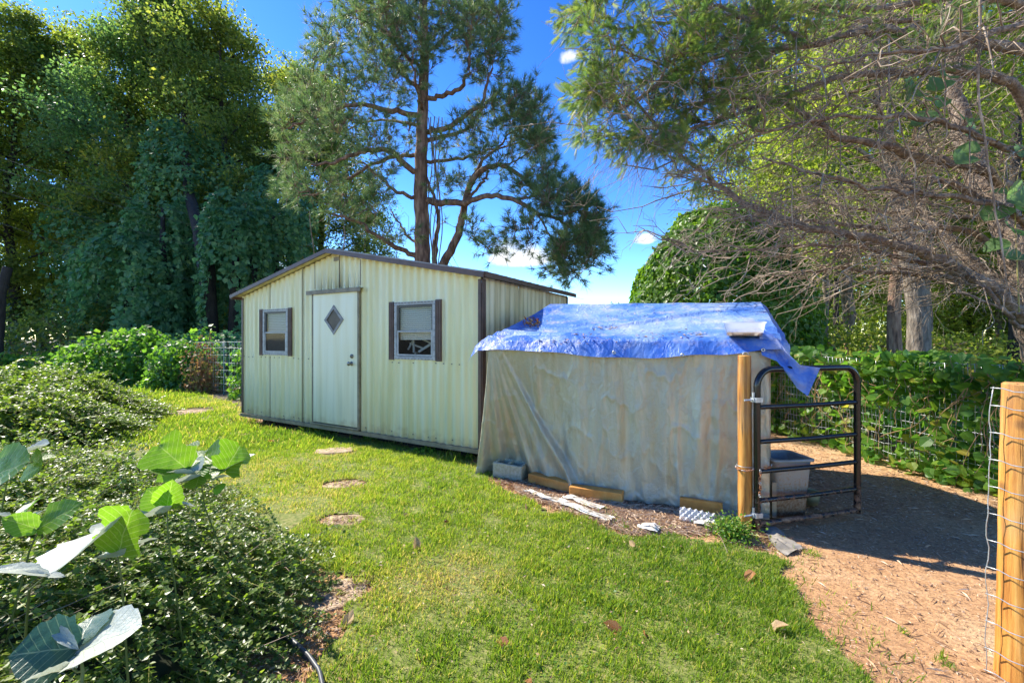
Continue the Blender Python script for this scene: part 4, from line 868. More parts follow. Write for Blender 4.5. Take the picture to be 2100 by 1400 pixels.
tcn = N.new('ShaderNodeTexCoord'); nz_ = N.new('ShaderNodeTexNoise'); nz_.inputs['Scale'].default_value = 22; nz_.inputs['Detail'].default_value = 8; nz_.inputs['Roughness'].default_value = .7; L.new(tcn.outputs['Object'], nz_.inputs['Vector'])
sep = N.new('ShaderNodeSeparateXYZ'); L.new(tcn.outputs['Object'], sep.inputs[0])
zz = N.new('ShaderNodeMapRange'); zz.inputs['From Min'].default_value = .75; zz.inputs['From Max'].default_value = .02; zz.inputs['To Min'].default_value = -.22; zz.inputs['To Max'].default_value = .16; L.new(sep.outputs['Z'], zz.inputs['Value'])
ad = N.new('ShaderNodeMath'); L.new(nz_.outputs['Fac'], ad.inputs[0]); L.new(zz.outputs[0], ad.inputs[1])
rp = ramp(N, [(.56, (.012,.012,.012)), (.66, (.16,.08,.045)), (.78, (.34,.22,.13))]); L.new(ad.outputs[0], rp.inputs[0]); L.new(rp.outputs[0], P.inputs['Base Color'])
rr2 = ramp(N, [(.56, (.22,)*3), (.66, (.8,)*3)]); L.new(ad.outputs[0], rr2.inputs[0]); L.new(rr2.outputs[0], P.inputs['Roughness'])
ztop_g = 1.21; rc = .13; rt = .024
path = [GP(0, .02)] + [GP(0, z) for z in np.linspace(.1, ztop_g-rc, 12)] + [GP(rc*(1-math.cos(q)), ztop_g-rc+rc*math.sin(q)) for q in np.linspace(.15, 1.42, 8)] + [GP(u, ztop_g) for u in np.linspace(rc, GL-rc, 8)]
path += [GP(GL-rc+rc*math.sin(q), ztop_g-rc+rc*math.cos(q)) for q in np.linspace(.15, 1.42, 8)] + [GP(GL, z) for z in np.linspace(ztop_g-rc, .03, 12)]
sub(gate, 'outer_frame', MB().tube(path, rt, 14).mesh('outer_frame', True), BLACK)
for z in (.927, .667, .444, .225, .053):
    k = len(path); 
    sub(gate, 'rail', MB().tube([GP(.012, z), GP(.04, z+.001), GP(GL/2, z-.003), GP(GL-.04, z+.001), GP(GL-.012, z)], .0205 if z < .1 else .018, 12).mesh('rail', True), BLACK)
for z in (.985, .125):
    mb = MB(); mb.tube([GP(-.115, z), GP(-.02, z)], .007, 8); mb.box(GP(-.035, z), (.02, .03, .03), GE, (0,0,1)); mb.box(GP(-.005, z), (.062, .058, .035), GE, (-GE[1], GE[0], 0)); mb.tube([GP(-.035, z-.01), GP(-.035, z+.055)], .009, 8); sub(gate, 'hinge', mb.mesh('hinge'), ZINC)
# chain round post and gate
chain = thing('chain', (1.80, 3.2, .47), 'rusty chain wrapped round the gate post and gate frame', 'chain')
def chain_pts():
    c = np.array([1.776, 3.25]); P_ = []
    for q in np.linspace(math.radians(150), math.radians(350), 26): P_.append((c[0]+.064*math.cos(q), c[1]+.064*math.sin(q), .458 - .006*math.sin(q*2)))
    for q in np.linspace(0, 1, 14)[1:]: P_.append((c[0]+.064+.01 + q*.10, c[1]-.02-.055*math.sin(q*2.6), .462+.035*q))
    return np.array(P_)
def link_mesh(c, d, up, n=10):
    sd = unit(np.cross(d, up)); q = np.linspace(0, 2*math.pi, n+1); return MB().tube(np.stack([c + d*.013*math.cos(a_)*1.0 + up*.007*math.sin(a_) for a_ in q]), .0028, 5, False)
def lay(P_, n):
    t_ = np.linspace(0, len(P_)-1, n); Q = np.stack([np.interp(t_, range(len(P_)), P_[:, k]) for k in range(3)], -1)
    for i in range(n-1):
        d = unit(Q[i+1]-Q[i]); up = unit(np.cross(d, (0.3, .2, 1.))) if i % 2 else unit(np.cross(np.cross(d, (0.3,.2,1.)), d)); sub(chain, 'link', link_mesh((Q[i]+Q[i+1])/2, d, up).mesh('link', True), RUST if i % 5 else ZINC)
lay(chain_pts(), 22)
zz_ = np.linspace(.47, .27, 12); lay(np.stack([1.838 + .004*np.sin(zz_*60), 3.160 + 0*zz_, zz_], -1), 12)
# bracing wire loop on the post
th = np.linspace(2.4, 6.2, 20); sub(gp, 'wire_loop', MB().tube(np.stack([np.array([1.774+.056*math.cos(q), 3.25+.056*math.sin(q), .478]) for q in th]), .0022, 5).mesh('wire_loop', True), ZINC)

QB, QT = np.array([2.125, 1.80, -.2]), np.array([2.16, 1.80, 1.252])
rp_ = thing('corner_post', (QB[0], QB[1], 0), 'thick round orange brown post wrapped in wire mesh beside the bare clay', 'post')
sub(rp_, 'post_body', round_post(QB, QT, .068, .060, 9), POSTM)
wf = thing('wrapped_wire_fence', (2.12, 1.75, 0), 'galvanised wire mesh stapled round the orange brown corner post', 'wire fence')
def around(z, sag=0):
    cx_ = QB[0] + (QT[0]-QB[0])*(z+.2)/1.45; p = []
    p += [(cx_-.088 - .02*k, 1.80 + .03*k, z) for k in (1, 0)]
    for q in np.linspace(math.radians(200), math.radians(318), 12): p.append((cx_+.079*math.cos(q), 1.80+.079*math.sin(q), z - sag*.3))
    p += [(cx_+.2, 1.72, z-sag*.6), (cx_+.6, 1.72, z-sag), (cx_+1.6, 1.75, z-sag)]
    return np.array(p)
for i, z in enumerate([1.235, 1.16, 1.045, .93, .815, .70, .585, .47, .355, .24, .125, .03]):
    sub(wf, 'wire', MB().tube(around(z, .035), .0022, 5).mesh('wire', True), ZINC)
def vert(x, y, seed):
    rr = rng(seed); zs = np.linspace(0.01, 1.24, 26); 
    xs = x + (QT[0]-QB[0])*(zs)/1.45 + .004*np.sin(zs*26+seed) + .003*rr.normal(size=26); return np.stack([xs, y + .003*rr.normal(size=26), zs], -1)
for k, (x, y) in enumerate([(2.028, 1.83), (2.10, 1.722), (2.17, 1.728), (2.24, 1.72), (2.35, 1.72), (2.46, 1.72), (2.57, 1.72), (2.7, 1.72), (2.85, 1.72)]):
    sub(wf, 'wire', MB().tube(vert(x, y, k), .0020, 5).mesh('wire', True), ZINC)

# ------------------------------------------------------------------ things by the pen
GREYP = pmat('grey_bin_plastic', [(.3, (.26,.25,.22)), (.7, (.38,.37,.34))], 5, .5, .1)
DIRTY, t, N, L, P = nodes('dirty_bin_plastic')
tcn = N.new('ShaderNodeTexCoord'); nz_ = N.new('ShaderNodeTexNoise'); nz_.inputs['Scale'].default_value = 60; nz_.inputs['Detail'].default_value = 8; nz_.inputs['Roughness'].default_value = .75; L.new(tcn.outputs['Object'], nz_.inputs['Vector'])
sep = N.new('ShaderNodeSeparateXYZ'); L.new(tcn.outputs['Object'], sep.inputs[0]); zz = N.new('ShaderNodeMapRange'); zz.inputs['From Min'].default_value = .4; zz.inputs['From Max'].default_value = .0; zz.inputs['To Min'].default_value = -.12; zz.inputs['To Max'].default_value = .12; L.new(sep.outputs['Z'], zz.inputs['Value'])
ad = N.new('ShaderNodeMath'); L.new(nz_.outputs['Fac'], ad.inputs[0]); L.new(zz.outputs[0], ad.inputs[1]); rp = ramp(N, [(.42, (.32,.32,.30)), (.52, (.34,.26,.18)), (.62, (.20,.12,.07))]); L.new(ad.outputs[0], rp.inputs[0]); L.new(rp.outputs[0], P.inputs['Base Color']); P.inputs['Roughness'].default_value = .6
bb = gd(1622, 1074); bx = unit(np.array([.97, .10, 0])); by = np.array([-bx[1], bx[0], 0]); bb = np.array([2.225, 3.52, 0])
def rrect(c, a_, b_, z, n=28, p=.28):
    return np.stack([c + bx*a_*math.copysign(abs(math.cos(q))**p, math.cos(q)) + by*b_*math.copysign(abs(math.sin(q))**p, math.sin(q)) + np.array([0,0,z]) for q in np.linspace(0, 2*math.pi, n+1)])
binn = thing('plastic_bin', tuple(bb), 'grey dirt spattered plastic bin without a lid standing behind the gate', 'bin')
mb = MB().grid(np.stack([rrect(bb, .10, .10, .012), rrect(bb, .128, .115, .012), rrect(bb, .163, .142, .47), rrect(bb, .165, .144, .475)]))
mb.grid(np.stack([rrect(bb, .155, .134, .475), rrect(bb, .12, .105, .02), rrect(bb, .02, .02, .02)])); sub(binn, 'bin_body', mb.mesh('bin_body', True), DIRTY)
sub(binn, 'bin_rim', MB().grid(np.stack([rrect(bb, .160, .140, .468), rrect(bb, .182, .158, .466), rrect(bb, .184, .160, .482), rrect(bb, .153, .132, .486), rrect(bb, .150, .129, .470)])).mesh('bin_rim', True), GREYP)
bk = gd(1664, 1050); bk[1] = 3.72; bk[0] = (1662-CX)/F*3.72
BUCK = pmat('olive_bucket', [(.3, (.20,.17,.07)), (.7, (.36,.30,.14))], 8, .5)
def circ(c, r_, z, n=24): return np.stack([c + np.array([r_*math.cos(q), r_*math.sin(q), z]) for q in np.linspace(0, 2*math.pi, n+1)])
buck = thing('small_bucket', (bk[0], bk[1], 0), 'small olive brown bucket with a pale rim beside the grey bin', 'bucket')
bk = np.array([bk[0], bk[1], 0.])
sub(buck, 'bucket_body', MB().grid(np.stack([circ(bk, .001, .006), circ(bk, .055, .006), circ(bk, .075, .105), circ(bk, .071, .105), circ(bk, .052, .012), circ(bk, .001, .012)])).mesh('bucket_body', True), BUCK)
sub(buck, 'bucket_rim', MB().tube(circ(bk, .076, .108), .006, 6, False).mesh('bucket_rim', True), pmat('pale_green_rim', [(0, (.42,.44,.25))], 5, .5))
# cinder block
CON = pmat('concrete_block', [(.3, (.30,.29,.19)), (.5, (.42,.40,.28)), (.7, (.50,.49,.38))], 30, .95, .8, 90, bdist=.004)
def cinder():
    import bmesh
    L_, W_, H_ = .40, .195, .165
    xs = [-L_/2, -L_/2+.032, -.016, .016, L_/2-.032, L_/2]; ys = [-W_/2, -W_/2+.03, W_/2-.03, W_/2]
    V, ids = [], {}
    for k in (0, 1):
        for j in range(4):
            for i in range(6): ids[i, j, k] = len(V); V.append((xs[i], ys[j], H_*k))
    hole = {(1, 1), (3, 1)}; Fs = []
    for i in range(5):
        for j in range(3):
            if (i, j) in hole:
                for (a1, b1), (a2, b2) in (((i,j),(i+1,j)),((i+1,j),(i+1,j+1)),((i+1,j+1),(i,j+1)),((i,j+1),(i,j))): Fs.append((ids[a1,b1,0], ids[a1,b1,1], ids[a2,b2,1], ids[a2,b2,0]))
            else: Fs.append((ids[i,j,1], ids[i+1,j,1], ids[i+1,j+1,1], ids[i,j+1,1])); Fs.append((ids[i,j,0], ids[i,j+1,0], ids[i+1,j+1,0], ids[i+1,j,0]))
            for c_, (p, q) in ((j == 0, ((i,j),(i+1,j))), (j == 2, ((i+1,j+1),(i,j+1))), (i == 0, ((i,j+1),(i,j))), (i == 4, ((i+1,j),(i+1,j+1)))):
                if c_: Fs.append((ids[p[0],p[1],0], ids[q[0],q[1],0], ids[q[0],q[1],1], ids[p[0],p[1],1]))
    return MB().add(V, Fs).mesh('cinder_block', bevel=.004)
cb = link('cinder_block', cinder(), CON); cb.location = gd(1046, 976); cb.location.z = 0; cb.rotation_euler = (math.radians(2), math.radians(3), math.radians(-22)); cb.scale = (.80, .95, .92)
tag(cb, 'tan concrete block with two cells resting against the silver tarp', 'block')
# timbers
def timber(p0, p1, h, wd, label, tilt=0):
    a_, b_ = gd(*p0), gd(*p1); d = unit(b_-a_); n_ = np.array([-d[1], d[0], 0]); L_ = np.linalg.norm(b_-a_); c = (a_+b_)/2 + n_*wd/2
    me = MB().box((0,0,h/2), (L_, wd, h)).mesh('timber', bevel=.004); o = link('timber', me, WOODB); o.location = (c[0], c[1], 0); o.rotation_euler = (0, math.radians(tilt), math.atan2(d[1], d[0]))
    return tag(o, label, 'timber', 'offcuts of treated timber holding down the tarp')
timber((1083, 988), (1172, 1011), .085, .10, 'treated timber offcut nearest the concrete block, half buried in straw')
timber((1167, 1021), (1276, 1037), .105, .10, 'freshly lit treated timber offcut in the middle, end grain towards the gate')
timber((1394, 1049), (1482, 1064), .12, .04, 'thin upright board offcut beside the clear egg tray')
# clear egg tray
CLEAR, t, N, L, P = nodes('clear_plastic'); P.inputs['Base Color'].default_value = (.85,.88,.92,1); P.inputs['Roughness'].default_value = .12
tp = N.new('ShaderNodeBsdfTransparent'); ms = N.new('ShaderNodeMixShader'); ms.inputs[0].default_value = .5; L.new(P.outputs[0], ms.inputs[1]); L.new(tp.outputs[0], ms.inputs[2]); L.new(ms.outputs[0], N['Material Output'].inputs[0])
def tray():
    nx, ny = 73, 30; X, Y = np.meshgrid(np.linspace(-.13, .13, nx), np.linspace(-.055, .055, ny), indexing='ij')
    Z = .030 + .022*np.sin(X/.26*2*math.pi*6)*np.sin(Y/.11*2*math.pi*2) - .02*(np.maximum(abs(X)/.13, abs(Y)/.055) > .95)
    return MB().grid(np.stack([X, Y, Z], -1)).mesh('egg_tray', True)
tr_o = link('egg_tray', tray(), CLEAR); q = gd(1424, 1068); tr_o.location = (q[0], q[1]-.05, .045); tr_o.rotation_euler = (math.radians(38), math.radians(6), math.radians(-18)); tag(tr_o, 'crumpled clear plastic egg tray leaning on the thin board', 'egg tray')
def scrap(name, pxs, seed, h, mat, label, cat, n=26, thick=.0, amp=.02):
    """crumpled sheet filling a quad of ground points"""
    q = [gd(*p) for p in pxs]; u = np.linspace(0, 1, n); U_, V_ = np.meshgrid(u, u, indexing='ij')
    P_ = sum(w_[..., None]*qq for w_, qq in zip(((1-U_)*(1-V_), U_*(1-V_), U_*V_, (1-U_)*V_), q))
    f = fbm(np.stack([P_[..., 0]*1, P_[..., 1]*1, 0*U_ + seed], -1), seed, 14, 4); g2 = fbm(np.stack([P_[..., 1], P_[..., 0], 0*U_ + seed], -1), seed+1, 9, 3)
    if amp > .015 and name == 'fabric_strip':
        e_ = np.sin(U_*19+seed)*.010 + np.sin(U_*47+seed*2)*.006 + .008*fbm(P_*3, seed+9, 12, 3); P_[..., 1] += e_*(1-V_)*1.6 + (.7*e_ + .012*np.sin(U_*31))*V_; P_[..., 0] += .01*np.sin(V_*9+seed)
    P_[..., 2] = hgt(P_[..., 0], P_[..., 1]) + (.026 if name == 'fabric_strip' else .008) + h*np.sin(U_*3.14)*np.sin(V_*3.14) + amp*np.abs(f); P_[..., 0] += .03*g2*(amp > .005); P_[..., 1] += .02*f
    o = link(name, MB().grid(P_).mesh(name, True), mat); return tag(o, label, cat)
GREYPL = pmat('grey_plastic_sheet', [(.3, (.17,.155,.13)), (.7, (.34,.31,.27))], 8, .35, .5, 20, bdist=.01)
WFAB = pmat('white_fabric', [(.35, (.34,.27,.19)), (.5, (.60,.56,.49)), (.7, (.76,.75,.71))], 14, .9, .4, 40, bdist=.006)
scrap('plastic_sheet', [(1558,1088),(1600,1086),(1642,1126),(1610,1140)], 3, .015, GREYPL, 'crumpled grey plastic sheet lying under the gate hinge end', 'plastic sheet', amp=.035)
scrap('plastic_scrap', [(1461,1068),(1478,1048),(1512,1060),(1490,1076)], 8, .05, GREYPL, 'translucent grey plastic scrap at the foot of the gate post', 'plastic scrap', amp=.03)
scrap('fabric_strip', [(1068,1012),(1085,1010),(1170,1040),(1150,1044)], 13, .012, WFAB, 'thin white fabric edge showing along the lawn nearest the concrete block', 'fabric')
scrap('fabric_strip', [(1150,1024),(1172,1022),(1235,1050),(1222,1056)], 17, .012, WFAB, 'pale fabric strip half hidden in straw below the middle timber', 'fabric')
scrap('fabric_strip', [(1148,1045),(1166,1040),(1262,1078),(1245,1082)], 19, .02, WFAB, 'broad white fabric fold between straw bed and lawn', 'fabric')
scrap('fabric_strip', [(1305,1092),(1330,1086),(1358,1090),(1345,1102)], 23, .02, WFAB, 'small white fabric piece poking from the straw bed at the grass edge', 'fabric')
scrap('fabric_strip', [(1420,1082),(1440,1076),(1475,1082),(1455,1090)], 29, .02, WFAB, 'dusty white fabric scrap just below the clear egg tray', 'fabric')
# stepping stones
SAND = pmat('sandy_stone', [(.3, (.24,.17,.11)), (.5, (.42,.31,.20)), (.7, (.56,.44,.31))], 14, .95, .8, 60, bdist=.006)
def stone(px, py, a_, b_, seed, label, h=.006):
    c = gd(px, py); rr = rng(seed); n = 18; th = np.linspace(0, 2*math.pi, n, endpoint=False); rad = 1 + .10*rr.normal(size=n)
    ax = np.stack([a_*rad*np.sign(np.cos(th))*abs(np.cos(th))**.6, b_*rad*np.sign(np.sin(th))*abs(np.sin(th))**.6], -1); ca, sa = math.cos(.25), math.sin(.25)
    xy = np.stack([ax[:, 0]*ca-ax[:, 1]*sa, ax[:, 0]*sa+ax[:, 1]*ca], -1); V = []; z0 = float(hgt(c[0], c[1]))
    rings = [(1.0, -.03), (1.0, h*.6), (.94, h), (.6, h+.002), (.25, h+.001)]
    for k, z in rings: V += [(c[0]+p[0]*k, c[1]+p[1]*k, z0 + z + (.004*rr.normal() if k < .95 else 0)) for p in xy]
    Fs = [(i*n+j, i*n+(j+1) % n, (i+1)*n+(j+1) % n, (i+1)*n+j) for i in range(len(rings)-1) for j in range(n)] + [tuple(range((len(rings)-1)*n, len(rings)*n))]
    o = link('stepping_stone', MB().add(V, Fs).mesh('stepping_stone', True), SAND); tag(o, label, 'stepping stone', 'stepping stones in the lawn')
stone(686, 927, .24, .14, 2, 'grey slab stepping stone closest to the shed door', .02)
stone(704, 996, .165, .105, 3, 'small sandy stepping stone between the grey slab and the wide sandy one')
stone(702, 1079, .18, .13, 4, 'wide sandy stepping stone beside the glossy shrub, third from the shed door')
stone(694, 1228, .165, .135, 5, 'sandy straw covered stepping stone nearest the camera')
stone(388, 842, .40, .22, 6, 'pinkish stone patch in the far lawn left of the shed')
# lawn edging
EDG = pmat('black_edging', [(.3, (.03,.035,.045)), (.7, (.10,.11,.13))], 9, .45)
pts = [gd(*p) for p in ((540,1296),(565,1312),(600,1338),(632,1368),(655,1402),(665,1450))]; pts = np.array(pts); tt = np.linspace(0, 5, 24); pts = np.stack([np.interp(tt, range(6), pts[:, k]) for k in range(3)], -1)
ed = thing('lawn_edging', tuple(pts[0]), 'black plastic lawn edging strip curving out from under the shrub', 'edging')
tn = unit(np.gradient(pts, axis=0)); sd = np.stack([-tn[:, 1], tn[:, 0], 0*tn[:, 0]], -1)
sub(ed, 'strip', MB().grid(np.stack([pts - sd*.003 + [0,0,-.02], pts - sd*.003 + [0,0,.055], pts + sd*.003 + [0,0,.055], pts + sd*.003 + [0,0,-.02]])).mesh('strip', True), EDG)
sub(ed, 'bead', MB().tube(pts + [0,0,.058], .009, 8).mesh('bead', True), EDG)
# fallen leaves one can pick out
fl = [(270,869,'.','red fallen leaf on the bright grass left of the shed', .07),(551,904,0,'bright red fallen leaf in front of the shed left of the grey slab stone',.08),(854,1125,0,'orange brown curled leaf on the mid lawn, right of the third stepping stone',.075),
      (709,1281,0,'pale and brown curled leaf just below the nearest stepping stone',.07),(1037,1325,0,'rust brown leaf low on the lawn left of the other rust leaf',.075),(862,1357,0,'small dark red leaf at the bottom of the lawn',.05),(1273,1296,0,'upright rust brown leaf at the lower right of the lawn',.085),
      (1585,1289,0,'pale curled leaf near the ragged lawn edge at the clay',.075),(704,1140,0,'small whitish leaf right of the glossy shrub',.055),(1080,1038,0,'brown dead leaf at the lawn edge near the white fabric',.08),(922,1072,0,'little brown leaf on the upper lawn',.05),(827,1059,0,'tan leaf on the lawn right of the third stepping stone',.05),
      (1302,1119,0,'small tan leaf below the straw bed',.055),(1545,1172,0,'reddish brown leaf on straw at the lawn corner below the gate',.08),(1320,1297,0,'tiny dry leaf left of the clay edge',.04),(1075,1395,0,'dark red leaf at the very bottom of the lawn',.05),(1395,985,0,'x',0)]
for i, (px, py, _, lab, sz) in enumerate(fl[:-1]):
    rr = rng(300+i); c = gd(px, py, .045); V = T_HEART[0].copy(); V[:, 2] += .25*V[:, 1]**2*rr.uniform(1, 4) + .2*rr.normal(size=len(V))*.3; V[:, 1] *= .7
    me = np_mesh('fallen_leaf', V, T_HEART[1], np.full(6, rr.uniform(0, 1) if 'pale' not in lab and 'tan' not in lab and 'white' not in lab else 1.0)); o = link('fallen_leaf', me, DEAD_LEAF); s_ = sz*1.0
    o.location = c; o.scale = (s_,)*3; o.rotation_euler = (rr.normal()*.5, rr.normal()*.5, rr.uniform(0, 6.28)); tag(o, lab, 'leaf', 'fallen leaves on the lawn')
# dead stalk on the lawn
a_, b_ = gd(1035, 1205, .03), gd(1078, 1246, .03); o = link('dead_stalk', MB().tube([a_, (a_*2+b_)/3 + [0,0,.008], b_], [.007, .004, .002], 6).mesh('dead_stalk', True), TWIG); tag(o, 'straw coloured dead stalk lying across the middle of the lawn', 'stalk')
a_, b_ = gd(1468, 1088, .03), gd(1492, 1132, .03); o = link('dead_stalk', MB().tube([a_, (a_+b_)/2 + [0,0,.02], b_], .002, 5).mesh('dead_stalk', True), TWIG); tag(o, 'thin pale stem running down the grass from the egg tray', 'stalk')

# ------------------------------------------------------------------ small leaved shrubs
def mound(name, fn_h, bounds, nspray, leaf, step, stem_r, label, seed, npt=14, tm=T_LEAF4, core_drop=.10):
    """low spreading shrub: dark woody core, arching sprays with leaves set along them"""
    r = rng(seed); x0, x1, y0, y1 = bounds
    x = r.uniform(x0, x1, nspray*3); y = r.uniform(y0, y1, nspray*3); h = fn_h(x, y); k = h > .05
    x, y, h = x[k][:nspray], y[k][:nspray], h[k][:nspray]; n = len(x)
    e = .03; gxx = (fn_h(x+e, y) - fn_h(x-e, y))/(2*e); gyy = (fn_h(x, y+e) - fn_h(x, y-e))/(2*e)
    down = np.stack([-gxx, -gyy], -1); gm = np.linalg.norm(down, axis=1, keepdims=True)
    base_dir = unit(.7*down/(gm+.3) + np.array([.75, -.15]) + r.normal(size=(n, 2))*.55)
    Ls = step*npt*r.uniform(.6, 1.25, n); t = np.linspace(0, 1, npt)
    px = x[:, None] + base_dir[:, :1]*Ls[:, None]*t; py = y[:, None] + base_dir[:, 1:]*Ls[:, None]*t
    depth = r.uniform(0, 1, n)**1.5*.16; hh = np.maximum(fn_h(px, py), 0)
    lift = r.uniform(.0, .13, n)[:, None]*np.sin(t*2.4)*(1+2.*(r.uniform(size=(n,1)) > .93))
    pz = np.maximum(hh, (h[:, None] - .25*t*Ls[:, None])*.7) - depth[:, None] + lift; pz = np.maximum(pz, .02 + .02*r.uniform(size=(n, 1)))
    P = np.stack([px, py, pz], -1); P += r.normal(size=P.shape)*.003
    root = bpy.data.objects.new(name, None); COL.objects.link(root); root.location = ((x0+x1)/2, (y0+y1)/2, 0); tag(root, label, 'shrub')
    tb = Tubes(); bt_ = Tubes()
    for i in range(n): tb.add(P[i][[0, 4, 9, 13]], np.linspace(stem_r, stem_r*.4, 4), 3)
    ns = n//14; si = r.integers(0, n, ns); SP = []
    for i in si:
        b0 = np.array([x[i], y[i], max(h[i]-.1, .02)]); dv = unit(np.array([r.normal()*.5+.2, r.normal()*.5, 1.0])); L_ = r.uniform(.12, .30)*leaf/.022; tt = np.linspace(0, 1, npt)[:, None]; Q = b0 + dv*L_*tt + np.array([.10, 0, -.05])*L_*tt**2; SP.append(Q); tb.add(Q[[0, 6, 13]], np.linspace(stem_r, stem_r*.4, 3), 3)
    for i in range(ns):
        j = r.integers(0, n); b0 = np.array([x[j], y[j], h[j]-.03]); dv = unit(np.array([r.normal()+.6, r.normal(), .35*r.normal()+.2])); L_ = r.uniform(.1, .35); bt_.add([b0, b0+dv*L_*.5+r.normal(size=3)*.01, b0+dv*L_], [.0022, .0018, .001], 3)
    sub(root, 'dead_twigs', bt_.mesh('dead_twigs'), TWIG)['kind'] = 'stuff'
    # woody core hidden under the leaves
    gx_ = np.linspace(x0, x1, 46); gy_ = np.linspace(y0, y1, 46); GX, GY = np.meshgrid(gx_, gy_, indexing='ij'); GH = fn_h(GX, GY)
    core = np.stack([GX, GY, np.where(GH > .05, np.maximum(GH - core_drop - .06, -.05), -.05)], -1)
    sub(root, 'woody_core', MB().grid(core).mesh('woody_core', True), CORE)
    # leaves on alternate sides of each stem
    P = np.concatenate([P, np.stack(SP)]); sub(root, 'stems', tb.mesh('stems'), STEM)['kind'] = 'stuff'
    T = unit(np.gradient(P, axis=1)); side = unit(np.cross(T, np.array([0, 0, 1.])))
    pos, X, Nn = [], [], []
    for sgn in (1, -1):
        for off_ in (0., .5):
            pp = P[:, :-1] + (P[:, 1:]-P[:, :-1])*off_; tt = T[:, :-1]; ss = side[:, :-1]*sgn
            pos.append(pp); X.append(unit(ss*1.0 + tt*.55 + r.normal(size=pp.shape)*.35 + np.array([0, 0, .15]))); Nn.append(np.array([0, 0, 1.]) + r.normal(size=pp.shape)*.45)
    pos = np.concatenate([p.reshape(-1, 3) for p in pos]); X = np.concatenate([p.reshape(-1, 3) for p in X]); Nn = np.concatenate([p.reshape(-1, 3) for p in Nn])
    k = r.uniform(size=len(pos)) < .86; pos, X, Nn = pos[k], X[k], Nn[k]
    rn = np.clip(r.uniform(0, .8, len(pos)) + .2*fbm(pos, seed, 2.5, 3), 0, 1)
    sub(root, 'leaves', scatter_mesh('leaves', tm, pos, X, Nn, leaf*r.uniform(.55, 1.35, len(pos)), r, 1.45, rn), B_LEAF)['kind'] = 'stuff'
    return root
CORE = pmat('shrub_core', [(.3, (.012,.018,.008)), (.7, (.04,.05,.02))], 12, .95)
def nz2(x, y, s, f): return fbm(np.stack([x, y, 0*x], -1), s, f, 3)
def h_near(x, y):
    d = ((x+2.10)/1.32)**2 + ((y-1.55)/1.62)**2 ; d2 = ((x+3.6)/1.8)**2 + ((y-2.1)/1.6)**2; d3 = ((x+1.22)/.42)**2 + ((y-1.75)/.75)**2
    return np.maximum.reduce([.86*np.clip(1-d, -1, 1)**1.0*np.sign(1-d)*1.0, .78*np.clip(1-d2, -1, 1), .42*np.clip(1-d3, -1, 1)])*1.0 + .05*nz2(x, y, 70, 3.0) - .02
def h_near2(x, y):
    a_ = 1-((x+2.18)/1.08)**2-((y-1.5)/1.55)**2; b_ = 1-((x+3.9)/2.1)**2-((y-2.4)/1.6)**2; c_ = 1-((x+1.50)/.36)**2-((y-2.05)/.75)**2
    return np.maximum.reduce([.60*np.sign(a_)*np.abs(a_)**.5, .66*np.sign(b_)*np.abs(b_)**.55, .36*np.sign(c_)*np.abs(c_)**.6]) + .05*nz2(x, y, 70, 3.0) - .02
mound('cotoneaster_shrub', h_near2, (-5.3, -.8, .3, 4.05), 4900, .021, .022, .0022, 'low spreading shrub of small glossy leaves filling the near left corner', 60)
def h_far(x, y):
    a_ = 1-((x+7.5)/1.7)**2-((y-5.7)/1.5)**2; b_ = 1-((x+8.9)/2.3)**2-((y-7.3)/1.5)**2
    return np.maximum(.74*np.sign(a_)*np.abs(a_)**.5, .82*np.sign(b_)*np.abs(b_)**.5) + .07*nz2(x, y, 71, 2.0) - .02
mound('cotoneaster_shrub', h_far, (-11, -5.3, 4.0, 8.9), 3400, .040, .042, .003, 'farther low shrub with shaded streaky top, behind the glossy one beside bright grass', 61, tm=T_LEAF4)
# weed at the gate post
def h_weed(x, y):
    a_ = 1-((x-1.60)/.17)**2-((y-3.14)/.13)**2; return .15*np.sign(a_)*np.abs(a_)**.6
q = gd(1500, 1100)
def h_weed(x, y):
    a_ = 1-((x-q[0])/.13)**2-((y-q[1])/.12)**2; return .14*np.sign(a_)*np.abs(a_)**.6
r = rng(44); n = 1500; x = q[0] + r.normal(size=n)*.07; y = q[1] + r.normal(size=n)*.065; z = np.abs(r.normal(size=n))*.045 + .02
wd = thing('leafy_weed', tuple(q), 'bright green leafy weed clump at the foot of the gate post', 'weed')
s_ = sub(wd, 'leaves', scatter_mesh('leaves', T_OVAL, np.stack([x, y, z], -1), rdir(r, n) + [0,0,.4], rdir(r, n)*.6 + [0,0,1.], r.uniform(.012, .026, n), r, 1.3), K_LEAF); s_['kind'] = 'stuff'
tb = Tubes(); 
for i in range(60): e_ = q + np.array([r.normal()*.09, r.normal()*.08, r.uniform(.06, .14)]); tb.add([q, (q+e_)/2 + [0,0,.02], e_], [.002]*3, 3)
s_ = sub(wd, 'stems', tb.mesh('stems'), STEM); s_['kind'] = 'stuff'
